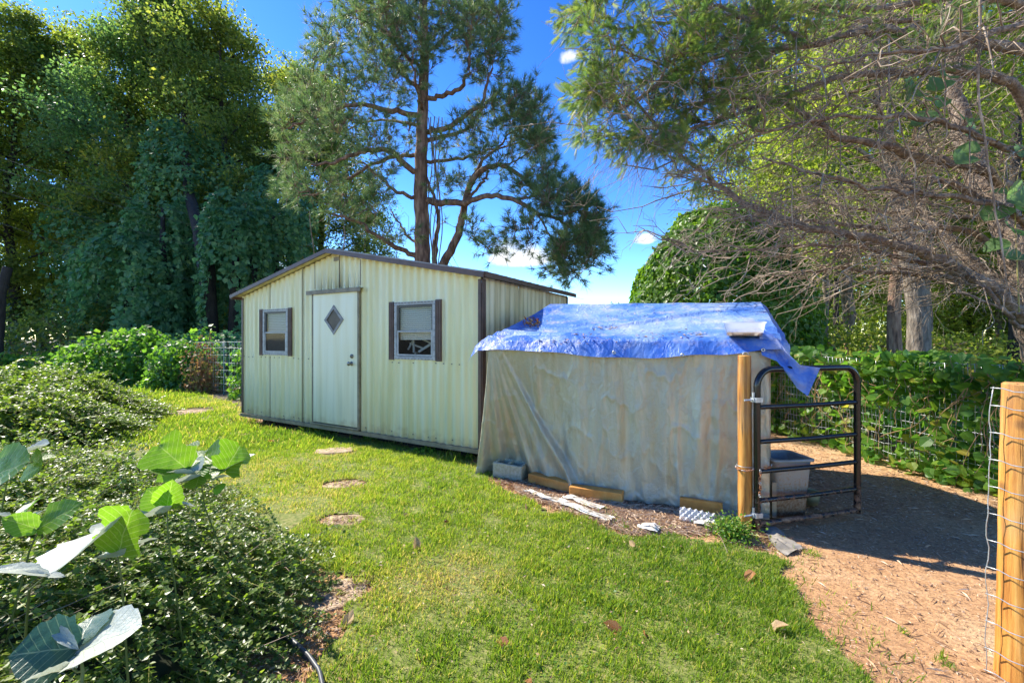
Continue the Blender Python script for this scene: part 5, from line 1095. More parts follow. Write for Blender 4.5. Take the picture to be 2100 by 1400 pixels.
# weeds under the shed edge
def tuft(name, px, py, sz, n, label, seed, mat, tm=T_BLADE, w=.8, cat='weed', spread=.1):
    r = rng(seed); c = gd(px, py); th = r.uniform(0, 6.28, n); X = np.stack([np.cos(th)*r.uniform(.1, .9, n), np.sin(th)*r.uniform(.1, .9, n), np.ones(n)], -1)
    o = link(name, scatter_mesh(name, tm, c + np.stack([r.normal(size=n)*spread, r.normal(size=n)*spread*.6, 0*th], -1), X, rdir(r, n), sz*r.uniform(.5, 1.1, n), r, w), mat); return tag(o, label, cat, kind='stuff')
tuft('grass_tuft', 652, 886, .16, 110, 'long grass tuft growing out from under the shed door', 1, GRASS, cat='grass tuft')
tuft('grass_tuft', 520, 866, .14, 80, 'rusty brown grass tuft at the left corner of the shed', 2, DEAD_LEAF, w=.4, cat='grass tuft', spread=.25)
tuft('leafy_weed', 868, 928, .07, 60, 'leafy weed at the shed base below the right window', 3, K_LEAF, T_OVAL, 1.1)
tuft('leafy_weed', 760, 900, .06, 50, 'leafy weed at the shed base just right of the door', 4, K_LEAF, T_OVAL, 1.1)
tuft('grass_tuft', 940, 940, .11, 90, 'dull green grass tuft between shed corner and silver tarp', 5, GRASS, cat='grass tuft', spread=.16)
tuft('grass_tuft', 575, 876, .10, 90, 'dry reddish grass strip along the shed base left of the door', 6, DEAD_LEAF, w=.35, cat='grass tuft', spread=.30)

# ------------------------------------------------------------------ big leaved seedling stems in the foreground
def lobed(kind):
    """leaf blade as a grid with lobes; returns mesh, x along, y across"""
    n, m = 15, 13; u = np.linspace(0, 1, n); 
    if kind == 'tulip': half = np.interp(u, [0,.05,.18,.32,.46,.56,.72,.86,.95,1.0], [.02,.34,.52,.50,.36,.36,.50,.54,.42,.10])
    elif kind == 'round': half = np.interp(u, [0,.05,.2,.45,.7,.88,1.0], [.03,.28,.50,.56,.46,.26,.01])
    else: half = np.interp(u, [0,.05,.2,.4,.65,.85,1.0], [.02,.18,.36,.42,.34,.18,.0])
    v = np.linspace(-1, 1, m); U_, V_ = np.meshgrid(u, v, indexing='ij'); Hf = half[:, None]*np.ones_like(V_)
    Hf = Hf*(1 + .05*np.sin(U_*23 + V_*2 + len(kind)) + .04*np.sin(U_*41+V_)); Y_ = V_*Hf; Xx = U_ + (.10*np.abs(V_)**2 if kind == 'tulip' else -.02*np.abs(V_))*(U_ > .8) - .08*np.abs(V_)**1.5*(U_ < .12)
    Z_ = .10*np.abs(Y_) + .018*np.cos(np.abs(V_)*9 + U_*14)*(1-np.abs(V_))*.8 - .12*U_**2
    return np.stack([Xx, Y_, Z_], -1)
def big_leaf_mesh(name, kind, seed, curl=0.):
    r = rng(seed); G_ = lobed(kind); G_ = G_ + .025*fbm(G_*1.0 + seed, seed, 6, 3)[..., None]*np.array([0, .6, 1.]); G_[..., 2] += curl*G_[..., 1]**2
    me = MB().grid(G_).mesh(name, True); a = me.attributes.new('rnd', 'FLOAT', 'FACE'); a.data.foreach_set('value', np.full(len(me.polygons), r.uniform(.2, .9), np.float32)); return me
def aim(o, pos, tip, normal, L_):
    x = unit(np.array(tip) - np.array(pos)); y = unit(np.cross(np.array(normal, float), x)); z = np.cross(x, y)
    M = Matrix(((x[0]*L_, y[0]*L_, z[0]*L_, pos[0]), (x[1]*L_, y[1]*L_, z[1]*L_, pos[1]), (x[2]*L_, y[2]*L_, z[2]*L_, pos[2]), (0,0,0,1)))
    return M
GSTEM = pmat('green_stem', [(.3, (.05,.08,.02)), (.7, (.12,.16,.04))], 6, .6)
def seedling(label, base, stem_px, leaves_, seed):
    """stem through photo points, leaves: (px0,py0,D0, px1,py1,D1, normal, kind, mat, width)"""
    base = np.array(base, float); t_ = thing('tulip_tree_seedling', tuple(base), label, 'seedling', 'large leaved seedlings growing through the shrub')
    pts = [base] + [at(*p) for p in stem_px]; 
    sub(t_, 'stem', MB().tube(pts, np.linspace(.0035, .002, len(pts)), 7).mesh('stem', True), GSTEM)
    for i, (x0, y0, d0, x1, y1, d1, nr, kind, mat, wd) in enumerate(leaves_):
        p, q_ = at(x0, y0, d0), at(x1, y1, d1); me = big_leaf_mesh('leaf', kind, seed*10+i, .3)
        o = link('leaf', me, mat, t_); L_ = float(np.linalg.norm(q_-p)); M = aim(o, p, q_, nr, L_); M = M @ Matrix.Diagonal((1, wd, 1, 1))
        o.matrix_parent_inverse = Matrix.Translation(-Vector(t_.location)); o.matrix_basis = M
        # stalk from the nearest stem point
        j = int(np.argmin([np.linalg.norm(pp-p) for pp in pts])); st_ = MB().tube([pts[j], (pts[j]+p)/2 + [0,0,-.004], p], .0022, 5).mesh('stalk', True)
        if np.linalg.norm(pts[j]-p) > .01: sub(t_, 'stalk', st_, GSTEM)
S_, B_, D_ = GLOSS_LEAF, BIG_LEAF, DARK_LEAF
UPN = (-.25, -.25, 1); FACE = (.1, -1, .25); FLATN = (-.5, -.1, 1)
seedling('seedling with upright green lobed leaves at the far edge of the glossy shrub', (-1.22, 2.0, .1), [(420,1040,1.95), (412,985,1.9), (410,955,1.88)],
  [(382,960,1.86, 322,914,1.84, FACE,'tulip',B_,1.25), (378,962,1.85, 352,925,1.95, (.7,-.7,.2),'tulip',B_,1.1), (462,965,1.88, 487,917,1.86, FACE,'tulip',B_,1.15), (460,962,1.88, 415,930,1.95, (.1,-.8,.6),'tulip',B_,.9), (462,962,1.88, 520,925,1.90, UPN,'long',S_,.8),
   (405,965,1.86, 398,935,1.9, FLATN,'round',S_,.9), (398,975,1.86, 345,962,1.8, FLATN,'round',S_,.7), (405,978,1.84, 318,998,1.7, FLATN,'long',S_,.9), (412,965,1.86, 400,995,1.80, FACE,'tulip',B_,1.1), (430,985,1.86, 470,972,1.95, FLATN,'long',S_,.6), (440,1000,1.85, 462,1002,1.9, FACE,'round',K_LEAF,.9)], 1)
seedling('seedling with one folded green leaf and pale leaves in the middle of the glossy shrub', (-1.25, 1.65, .1), [(345,1100,1.62), (342,1045,1.6)],
  [(340,1040,1.6, 298,1002,1.58, FACE,'round',B_,1.0), (342,1040,1.6, 352,986,1.58, (.5,-.8,.2),'round',B_,.8), (345,1042,1.6, 372,1010,1.68, FLATN,'round',S_,.8), (362,1032,1.62, 405,1035,1.66, (-.4,-.3,1),'long',S_,.7), (335,1050,1.58, 208,1078,1.40, (-.3,.0,1),'tulip',S_,.62)], 2)
seedling('seedling with a large leaf silvered by painted gloss beside a pointed bright green leaf, near left', (-.98, 1.12, .1), [(250,1190,1.25), (240,1138,1.2)],
  [(225,1085,1.22, 88,1166,1.02, (-.45,-.25,1),'round',S_,.85), (243,1132,1.18, 262,1052,1.16, (.15,-1,.2),'tulip',B_,1.0), (246,1130,1.18, 322,1093,1.30, (-.2,-.2,1),'long',S_,.55), (214,1135,1.2, 250,1128,1.15, FLATN,'long',S_,.7)], 3)
seedling('seedling with pale leaf ends low at the left edge of the photo', (-1.25, 1.05, .1), [(60,1210,1.06), (95,1178,1.0)],
  [(92,1178,1.0, -30,1158,.95, (-.3,-.2,1),'long',S_,.7), (92,1180,1.0, 136,1178,1.02, (-.2,-.3,1),'long',S_,.8)], 4)
seedling('seedling with two yellow green leaves at the left edge, above the pale leaf ends', (-1.7, 1.35, .1), [(60,1130,1.42), (80,1085,1.4)],
  [(82,1082,1.4, 162,1028,1.42, (.0,-.8,.7),'long',B_,1.0), (78,1084,1.4, 2,1060,1.35, (0,-.8,.7),'long',B_,.9), (68,1058,1.42, 103,1036,1.5, (-.4,-.1,1),'round',S_,1.0), (40,1062,1.4, 78,1014,1.5, (-.4,-.3,1),'long',K_LEAF,.5), (30,1065,1.4, -30,1045,1.35, (-.3,-.4,1),'tulip',S_,.9)], 5)
seedling('seedling topped by yellow green and pale leaves, upper left edge of glossy shrub', (-2.15, 1.7, .1), [(10,1010,1.7), (20,960,1.7)],
  [(-30,985,1.68, 48,940,1.66, (.0,-.8,.8),'round',B_,1.1), (10,945,1.75, 88,908,1.8, (-.3,-.3,1),'tulip',S_,.6), (70,945,1.8, 115,930,1.85, (0,-.6,1),'round',B_,.8), (62,948,1.8, 78,960,1.75, FACE,'round',B_,1.2)], 6)
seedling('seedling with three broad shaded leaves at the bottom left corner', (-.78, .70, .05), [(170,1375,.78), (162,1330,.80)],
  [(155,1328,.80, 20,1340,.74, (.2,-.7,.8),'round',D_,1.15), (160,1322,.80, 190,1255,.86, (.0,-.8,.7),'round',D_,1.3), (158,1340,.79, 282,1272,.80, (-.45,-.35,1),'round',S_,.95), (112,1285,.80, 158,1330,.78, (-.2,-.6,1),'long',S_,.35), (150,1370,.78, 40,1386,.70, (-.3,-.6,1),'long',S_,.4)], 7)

# ------------------------------------------------------------------ kudzu on fences
HV = []
for k in range(4):
    V = T_HEART[0].copy(); V[:, 2] += rng(k).normal(size=8)*.05; me = np_mesh('leaf', V, T_HEART[1], np.full(6, [.15, .45, .7, .92][k])); me.materials.append(K_LEAF); HV.append(me)
def vine_fence(root, P0, P1, H, n_stuff, n_part, dens, seed, leafL, gap=None):
    """leaves along P0-P1 up to height H; dens(u, z)->0..1"""
    r = rng(seed); d = np.array(P1)-np.array(P0); nn = unit(np.array([d[1], -d[0], 0.])); 
    def draw(n):
        out_ = []
        while len(out_) < n:
            u = r.uniform(size=4000); z = r.uniform(0, H+.35, 4000); k = r.uniform(size=4000) < dens(u, z)
            out_ += list(np.stack([u[k], z[k]], -1))
        q = np.array(out_[:n]); p = np.array(P0) + q[:, :1]*d + np.array([0, 0, 1.])*q[:, 1:] + nn*(np.abs(r.normal(size=(n, 1)))*.30 + .0 + .14*(q[:, 1:] > H-.15)*r.normal(size=(n, 1)))
        X = unit(np.stack([r.normal(size=n), r.normal(size=n), -.5+.7*r.normal(size=n)], -1)*.8 - np.array([0, .3, 0])); Nn = np.array([-.2, -.5, 1.]) + r.normal(size=(n, 3))*.55; return p, X, Nn
    p, X, Nn = draw(n_stuff); s_ = sub(root, 'leaves', scatter_mesh('leaves', T_HEART, p, X, Nn, leafL*r.uniform(.45, 1.1, n_stuff), r, 1.1), K_LEAF); s_['kind'] = 'stuff'
    p, X, Nn = draw(max(1, n_part)); Xf, Yf, Zf = frames(X, Nn); sz = leafL*r.uniform(.8, 1.35, n_part); inv = Matrix.Translation(-Vector(root.location))
    for i in range(n_part):
        o = bpy.data.objects.new('leaf', HV[r.integers(4)]); COL.objects.link(o); o.parent = root; o.matrix_parent_inverse = inv
        x, y, z, c, s = Xf[i], Yf[i]*1.1, Zf[i], p[i], sz[i]; o.matrix_basis = Matrix(((x[0]*s, y[0]*s, z[0]*s, c[0]), (x[1]*s, y[1]*s, z[1]*s, c[1]), (x[2]*s, y[2]*s, z[2]*s, c[2]), (0,0,0,1)))
    tb = Tubes(); nv = int(n_stuff/28)
    for i in range(nv):
        u = r.uniform(); z0, z1 = sorted(r.uniform(0, H+.1, 2)); m = 9; t = np.linspace(0, 1, m); du = r.normal()*.04
        pt = np.array(P0) + (u + du*t)[:, None]*d + np.stack([0*t, 0*t, z0+(z1-z0)*t], -1) + nn*(.03 + .02*np.sin(t*9+i))[:, None] + np.stack([.02*np.sin(t*7+i), .03*np.sin(t*5+i*2), 0*t], -1); tb.add(pt, [.0035]*m, 4)
    s_ = sub(root, 'stems', tb.mesh('stems'), VSTEM); s_['kind'] = 'stuff'
def wire_run(root, P0, P1, H, hs, dv, seed, rad):
    P0 = np.array(P0); P1 = np.array(P1); L_ = np.linalg.norm(P1-P0); d = (P1-P0)/L_; r = rng(seed)
    for z in hs:
        t = np.linspace(0, L_, 24); sub(root, 'wire', MB().tube(P0 + d*t[:, None] + np.stack([0*t, 0*t, z + .012*np.sin(t*1.7+seed) + .004*r.normal(size=24)], -1), rad, 4).mesh('wire', True), ZINC)
    me = None
    for u in np.arange(0, L_, dv):
        z = np.linspace(0, H, 14)
        if me is None:
            me = MB().tube(np.stack([.004*np.sin(z*31), .004*np.sin(z*23), z], -1), rad, 4).mesh('wire', True); me.materials.append(ZINC)
        o = bpy.data.objects.new('wire', me); COL.objects.link(o); o.parent = root; o.matrix_parent_inverse = Matrix.Translation(-Vector(root.location)); o.location = Vector(P0 + d*u) + Vector((r.normal()*.004, r.normal()*.004, .012*math.sin(u*1.7+seed)))
FR = [np.array([4.58, 1.9, 0]), np.array([4.50, 3.93, 0]), np.array([4.32, 5.5, 0]), np.array([4.04, 6.8, 0]), np.array([3.2, 9.6, 0])]
wf2 = thing('wire_fence', tuple(FR[1]), 'welded wire fence along the bare clay, grown through by vines', 'wire fence')
for a_, b_, dv in ((FR[0], FR[1], .10), (FR[1], FR[2], .05), (FR[2], FR[3], .05), (FR[3], FR[4], .10)): wire_run(wf2, a_, b_, 1.2, [.03,.13,.23,.33,.43,.53,.63,.73,.83,.93,1.03,1.19], dv, 3, .0030)
TEAL = pmat('green_tpost', [(.3, (.05,.14,.12)), (.7, (.12,.26,.23))], 14, .5, .2)
def tpost(x, y, h, label, whitetip=True, lean=0):
    t_ = thing('fence_post', (x, y, 0), label, 'fence post'); 
    me = MB().box((0, 0, h/2-.05), (.035, .006, h)); me.box((0, .018, h/2-.05), (.006, .03, h))
    for z in np.arange(.2, h-.2, .06): me.box((0, -.006, z), (.012, .008, .02))
    o = link('post_body', me.mesh('post_body'), TEAL, t_)
    if whitetip: link('white_tip', MB().box((0, .001, h-.03), (.042, .045, .11)).mesh('white_tip', bevel=.004), WH, t_)
    t_.rotation_euler = (lean, 0, 0); return t_
tpost(4.50, 4.34, 1.24, 'green steel fence post with a white tip standing in the vines right of the gate')
tpost(4.30, 6.0, 1.22, 'green steel fence post mostly buried in vines straight behind the gate', False)
vr = thing('kudzu_vine', tuple(FR[1]), 'large leaved vine draped over the wire fence right of the gate', 'vine')
def dens1(u, z): return np.clip(.05 + .9*np.exp(-((z-1.07-.10*np.sin(u*23)-.06*np.sin(u*57))/.13)**2) + .24*(fbm(np.stack([u*9, z*3, 0*u], -1), 81, 1.5, 3) > .1) + .5*np.exp(-(z/.14)**2)*(u > .15) + .10*(u > .45), 0, 1)*(z < 1.30)
vine_fence(vr, FR[0], FR[3], 1.2, 4200, 280, lambda u, z: dens1(u, z), 82, .105)
vr2 = thing('kudzu_vine', tuple(FR[3]), 'shaded vine bank on the far end of the wire fence, seen between gate rails', 'vine')
vine_fence(vr2, FR[3] + [-.1, -.3, 0], FR[4], 1.3, 5200, 0, lambda u, z: .9*(z < 1.22 + .1*np.sin(u*20)), 83, .10)
# low leafy bank behind the fence
r = rng(90); n = 15000; x = r.uniform(4.7, 13, n); y = r.uniform(3.2, 13, n); z = (.20 + .42*np.clip((6.8-x)/2.0, 0, 1) + .2*fbm(np.stack([x, y, 0*x], -1), 91, .9, 3))*r.uniform(.35, 1, n)
bank = thing('kudzu_bank', (6, 7, 0), 'bank of broad leaved vines behind the right hand wire fence', 'vine')
s_ = sub(bank, 'leaves', scatter_mesh('leaves', T_OVAL, np.stack([x, y, np.maximum(z, .04)], -1), rdir(r, n), np.array([-.1, -.3, 1.]) + r.normal(size=(n, 3))*.5, r.uniform(.07, .16, n), r, 1.8), K_LEAF); s_['kind'] = 'stuff'

FL = [gd(497, 822), gd(300, 783), gd(120, 765)]; FL[0] = np.array([-6.45, 10.35, 0]); FL[1] = np.array([-12.2, 14.2, 0]); FL[2] = np.array([-18.5, 17.8, 0]); FL.insert(0, np.array([-3.9, 8.9, 0]))
lf = thing('wire_fence', tuple(FL[1]), 'wire fence across the back of the lawn left of the shed', 'wire fence')
for a_, b_, dv in ((FL[0], FL[1], .3), (FL[1], FL[2], .15), (FL[2], FL[3], .3)): wire_run(lf, a_, b_, 1.35, [.08,.25,.42,.60,.80,1.0,1.18,1.33], dv, 7, .0032)
tpost(-7.6, 11.25, 1.3, 'thin green fence post left of the shed with a white tip, by the browned vine')
tpost(-5.75, 10.0, 1.2, 'dark leaning fence post at the left edge of the shed', False, .05)
tpost(-11.4, 13.75, 1.35, 'far green fence post hidden between the two leafy mounds on the left fence', False)
def leaf_blob(name, c, rad, n, L_, mat, seed, label, cat, tm=T_VINE, hang=.0, amp=.25, shell=.55, parts_=True, stems=40, wid=1.05):
    """plant mass: leaves in the outer shell of a lumpy ellipsoid standing on the ground"""
    r = rng(seed); d = rdir(r, n); d[:, 2] = np.abs(d[:, 2])*1.0 - .12; d = unit(d); k = shell + (1-shell)*r.uniform(0, 1, n)**.6; lump = 1 + amp*fbm(d*1.0 + seed, seed, 3.2, 3) + amp*.5*fbm(d + seed, seed+1, 8, 2)
    rad = np.array(rad); loc = d*rad*(k*lump)[:, None]; loc[:, 2] = np.maximum(loc[:, 2], .03); Nn = unit(d/rad) + r.normal(size=(n, 3))*.45 + [0, 0, .25]
    X = unit(r.normal(size=(n, 3))*.6 + np.array([0, 0, -hang])); t_ = thing(name, tuple(c), label, cat)
    rn = np.clip(r.uniform(0, .75, n) + .3*fbm(loc, seed+3, .9, 3), 0, 1); o = link('leaves', scatter_mesh('leaves', tm, loc, X, Nn, L_*r.uniform(.55, 1.15, n), r, wid, rn), mat, t_); o['kind'] = 'stuff'
    tb = Tubes()
    for i in range(stems): e_ = d[i]*rad*.8; e_[2] = abs(e_[2]); b0 = np.array([e_[0]*.3, e_[1]*.3, 0]); m = (b0+e_)/2 + [0, 0, .2*rad[2]]; t3 = np.linspace(0, 1, 7)[:, None]; tb.add((1-t3)**2*b0 + 2*t3*(1-t3)*m + t3**2*e_, np.linspace(.02, .006, 7)*max(rad)/1.5, 4)
    o = link('stems', tb.mesh('stems'), VSTEM, t_); o['kind'] = 'stuff'; return t_
q = gd(235, 780); BROWN_VINE = leafmat('browned_vine_leaf', [(0, (.10,.05,.03)), (.5, (.24,.14,.07)), (.8, (.20,.22,.05)), (1, (.38,.28,.15))], (1.4,1.3,1.0), .35, .6, .3)
leaf_blob('kudzu_mound', (-12.2, 13.4, 0), (2.0, 1.2, 1.85), 7500, .14, K_LEAF, 101, 'tall bright green vine mound on the far left fence', 'vine mound')
leaf_blob('kudzu_mound', (-9.35, 12.2, 0), (1.15, .7, 1.6), 3600, .125, K_LEAF, 102, 'yellow green vine mound on the fence between the far mound and the shed', 'vine mound', shell=.3)
leaf_blob('kudzu_mound', (-6.35, 10.7, 0), (.75, .5, 1.65), 1700, .12, K_LEAF, 103, 'sunny vine growing up the fence at the left edge of the shed', 'vine mound', shell=.2)
leaf_blob('dried_vine', (-8.3, 11.45, 0), (.55, .4, 1.40), 900, .09, BROWN_VINE, 104, 'browned dried vine hanging on the fence beside the white tipped post', 'vine', shell=.1, hang=1)
leaf_blob('kudzu_mound', (-16.8, 15.2, 0), (2.6, 1.4, .9), 5000, .15, K_LEAF, 105, 'low spreading vine patch at the far left beyond the low shrubs', 'vine mound')
leaf_blob('shade_bush', (-20, 20, 0), (4.5, 2.5, 3.4), 9000, .16, G_LEAF, 106, 'sun flecked bush below the trees at the far left', 'bush')
leaf_blob('shade_bush', (-12.5, 19.5, 0), (1.2, 1.0, 3.6), 3200, .14, Y_LEAF, 107, 'yellow flecked bush between two vine curtains', 'bush', tm=T_LEAF4)
leaf_blob('kudzu_bank', (-9.5, 15.2, 0), (5.0, 1.4, 1.7), 8000, .15, KD_LEAF, 108, 'dark blue green vine bank just beyond the left fence', 'vine')

# ------------------------------------------------------------------ generic broadleaf trees
def tree_parts(seed, H, R, nleaf, L_, low=.22, tmpl=T_LEAF4, cl=.55, trunk_r=.22, nl=20):
    r = rng(seed); tb = Tubes(); m = 14; t = np.linspace(0, 1, m)
    wob = np.cumsum(r.normal(size=(m, 2))*.10, axis=0); trunk = np.stack([wob[:, 0], wob[:, 1], t*H*.93], -1); tb.add(trunk, trunk_r*(1-t)**.8 + .015 + .10*np.exp(-t*25), 10)
    cent = []
    for i in range(nl):
        s = low + (1-low)*(i+.5)/nl; z = s*H*.93; b0 = np.array([np.interp(z, trunk[:, 2], trunk[:, 0]), np.interp(z, trunk[:, 2], trunk[:, 1]), z])
        prof = math.sin(math.pi*min(1, (s-low*.6)/(1-low*.6)*.92 + .08))**.6; ln = R*prof*r.uniform(.7, 1.15); az = i*2.4 + r.normal()*.4; el = r.uniform(.25, .8)
        dirv = np.array([math.cos(az)*math.cos(el), math.sin(az)*math.cos(el), math.sin(el)]); tt = np.linspace(0, 1, 7)[:, None]
        limb = b0 + dirv*ln*tt + np.array([0, 0, -.12*ln])*tt**2 + np.cumsum(r.normal(size=(7, 3))*.05*ln/3, axis=0); tb.add(limb, np.linspace(trunk_r*.34*(1-s*.6), .012, 7), 6)
        cent += [limb[4], limb[5], limb[6]]
        for j in range(6):
            k = r.integers(2, 7); e_ = limb[k] + (rdir(r, 1)[0]*[1, 1, .7] + [0, 0, .25])*ln*r.uniform(.22, .42); tb.add([limb[k], (limb[k]+e_)/2 + r.normal(size=3)*.08, e_], [.02, .012, .006], 4); cent += [e_, (limb[k]+e_)/2]
    cent += [trunk[-1], trunk[-1] + [0, 0, .4]]; cent = np.array(cent); ci = r.integers(0, len(cent), nleaf); w = r.uniform(.6, 1.2, len(cent))[ci][:, None]
    pos = cent[ci] + r.normal(size=(nleaf, 3))*cl*w*np.array([1, 1, .75]); Nn = rdir(r, nleaf)*.8 + [0, 0, .7]; X = rdir(r, nleaf) + [0, 0, -.35]
    rn = np.clip(.1 + .55*r.uniform(size=nleaf) + .35*fbm(pos, seed, .55, 3), 0, 1)
    return tb.mesh('trunk'), scatter_mesh('crown', tmpl, pos, X, Nn, L_*r.uniform(.6, 1.2, nleaf), r, 1.0, rn)
def plant_tree(name, parts_, loc, rz, sc, mats, label, group=None):
    t_ = thing(name, loc, label, 'tree', group, rz); t_.scale = sc
    for nm_, me_, mt_ in (('trunk', parts_[0], mats[0]), ('crown', parts_[1], mats[1])):
        if not me_.materials: me_.materials.append(mt_)
        o = link(nm_, me_, mt_, t_); o.material_slots[0].link = 'OBJECT'; o.material_slots[0].material = mt_
    return t_
def recol(me, mat):
    return me
TA = tree_parts(201, 19, 4.2, 44000, .165, .08, cl=.44, nl=32); TB = tree_parts(202, 18, 3.8, 38000, .165, .12, cl=.42, nl=30); TC = tree_parts(203, 15, 3.4, 15000, .16, .30, cl=.5, nl=18, trunk_r=.24)
TBs = (TB[0], recol(TB[1], T_LEAFM)); TAy = (TA[0], recol(TA[1], Y_LEAF)); TCy = (TC[0], recol(TC[1], Y_LEAF)); TBy = (TB[0], recol(TB[1], Y_LEAF))
def pt(px, D): return ((px-CX)/F*D, D, 0)
GL_ = 'tall trees beyond the left fence'
for i, (px, D, P_, mt, sc, rz, lab) in enumerate([
  (-170, 24, TA, G_LEAF, 1.10, .3, 'tall leafy tree leaning into the far left edge of the view'), (20, 25, TA, G_LEAF, 1.18, 2.0, 'tall tree with yellowing sunlit leaves at the left edge'), (150, 27, TAy, Y_LEAF, 1.2, 4.0, 'tall tree with yellow flecked crown, second from the left edge'),
  (255, 24, TBs, T_LEAFM, 1.18, 1.0, 'dark blue green tree behind the leftmost vine curtain'), (370, 25, TA, G_LEAF, 1.22, 5.1, 'tallest dense green tree above the vine curtains'), (470, 24, TB, G_LEAF, 1.20, 2.6, 'tall tree with open airy top left of the sky gap'),
  (590, 27, TB, G_LEAF, 1.14, .9, 'tree with lower rounded top just left of the pine'), (665, 29, TA, G_LEAF, 1.10, 3.3, 'leafy tree half hidden behind the left side of the pine'), (760, 30, TC, G_LEAF, .85, 1.5, 'lower leafy tree showing beneath the pine branches'),
  (-60, 29, TAy, Y_LEAF, 1.25, 2.2, 'yellowing tree in the second row at the very left edge'), (180, 34, TB, G_LEAF, 1.3, 4.4, 'broad crowned tree filling the second row left of the curtains'), (430, 30, TA, G_LEAF, 1.2, .6, 'full green tree in the second row above the dark trunk'),
  (80, 31, TBy, Y_LEAF, 1.2, 1.2, 'sunny tree in the second row at the far left'), (310, 32, TAy, Y_LEAF, 1.25, 3.1, 'yellow green tree in the second row behind the vine curtains'), (520, 33, TBs, T_LEAFM, 1.1, 5, 'dark tree in the second row left of the pine')]):
    plant_tree('broadleaf_tree', P_, pt(px, D), rz, (sc, sc, sc*.97), (BARK_D, mt), lab, GL_)
# bare dark trunk and snag left
def lone_trunk(name, pts, r0, r1, mat, label, seed):
    r = rng(seed); pts = np.array(pts, float); tt = np.linspace(0, len(pts)-1, 40); P_ = np.stack([np.interp(tt, range(len(pts)), pts[:, k]) for k in range(3)], -1); n = 14
    R_ = np.linspace(r0, r1, 40)*(1 + .05*r.normal(size=40)); R_[:4] *= [1.35, 1.2, 1.1, 1.04]; o = thing(name, tuple(pts[0]), label, 'tree trunk')
    sub(o, 'trunk', MB().tube(P_, R_, n).mesh('trunk', True), mat); return o
# kudzu curtains
def curtain(px, D, ztop, rx, ry, seed, n, label, zc=0.35):
    r = rng(seed); c = np.array(pt(px, D)); u = r.uniform(0, 6.28, n); z = r.uniform(0, 1, n)
    prof = np.where(z > .72, np.sqrt(np.maximum(0, 1-((z-.72)/.28)**2)), .72 + .28*np.sin(np.clip(z/.72, 0, 1)*1.57)); lump = 1 + .16*np.sin(u*3+seed) + .14*np.sin(u*7+seed*2+z*2) + .22*fbm(np.stack([np.cos(u), np.sin(u), z*ztop/6], -1), seed, 2.2, 4)
    k = (prof*lump*(1 - .20*r.uniform(size=n)**2))*(1 + .25*(r.uniform(size=n) > .9)*r.uniform(size=n)); loc = np.stack([np.cos(u)*rx*k, np.sin(u)*ry*k, z*ztop*(1 + .04*np.sin(u*2))], -1)
    keep = fbm(loc*[1, 1, .45], seed+5, 1.1, 3) > -.28; loc = loc[keep]; u = u[keep]; z = z[keep]; n = len(loc)
    Nn = np.stack([np.cos(u), np.sin(u), .35 + 1.3*(z > .8)], -1) + r.normal(size=(n, 3))*.6; X = np.array([0, 0, -1.]) + r.normal(size=(n, 3))*.6 + .5*np.stack([np.cos(u), np.sin(u), 0*u], -1)
    t_ = thing('vine_curtain', tuple(c), label, 'vine', 'trees draped in vines'); rn = np.clip(r.uniform(0, .7, n) + .35*fbm(loc, seed+3, 1.3, 3), 0, 1)
    o = link('leaves', scatter_mesh('leaves', T_VINE, loc, X, Nn, .19*r.uniform(.4, 1.45, n), r, 1.0, rn), KD_LEAF, t_); o['kind'] = 'stuff'
    o = link('host_trunk', MB().tube([(0,0,0),(.1,0,ztop*.5),(0,.1,ztop*.92)], [.28,.2,.06], 8).mesh('host_trunk', True), BARK_D, t_)
curtain(262, 19.5, 6.2, 1.9, 1.4, 111, 9000, 'lowest vine covered column above the tall bright mound')
curtain(330, 20, 8.2, 1.5, 1.3, 112, 10000, 'tall vine covered column in the middle of the draped trees')
curtain(478, 18.5, 7.6, 1.25, 1.2, 113, 8500, 'narrow vine curtain next to the dark bare trunk')
curtain(385, 22, 12.5, 2.1, 1.6, 114, 12000, 'highest vine covered tree behind the columns')
curtain(560, 20.5, 9.4, 1.7, 1.4, 115, 9000, 'rounded vine dome beside the lower pine branches')
curtain(205, 23, 9.0, 2.1, 1.4, 116, 9000, 'vine covered tree left of the columns')
lone_trunk('bare_trunk', [at(432, 660, 18.2) - [0,0,2.1], at(425, 560, 18.4), at(408, 470, 19.2), at(388, 400, 21.0), at(380, 300, 23.5), at(378, 200, 24)], .34, .16, BARK_D, 'thick dark trunk standing between two vine curtains', 5)
lone_trunk('bare_trunk', [(at(528, 600, 18.3)[0], 18.3, 0), at(527, 590, 18.5), at(518, 530, 19.6), at(512, 470, 21), at(505, 380, 23)], .18, .08, BARK_D, 'dark thin trunk rising behind the left end of the shed roof', 6)
lone_trunk('bare_trunk', [(at(-10, 640, 15)[0], 15.0, 0), at(2, 600, 15), at(16, 548, 15.1)], .16, .13, BARK_D, 'broken leaning trunk stub at the left edge', 7)

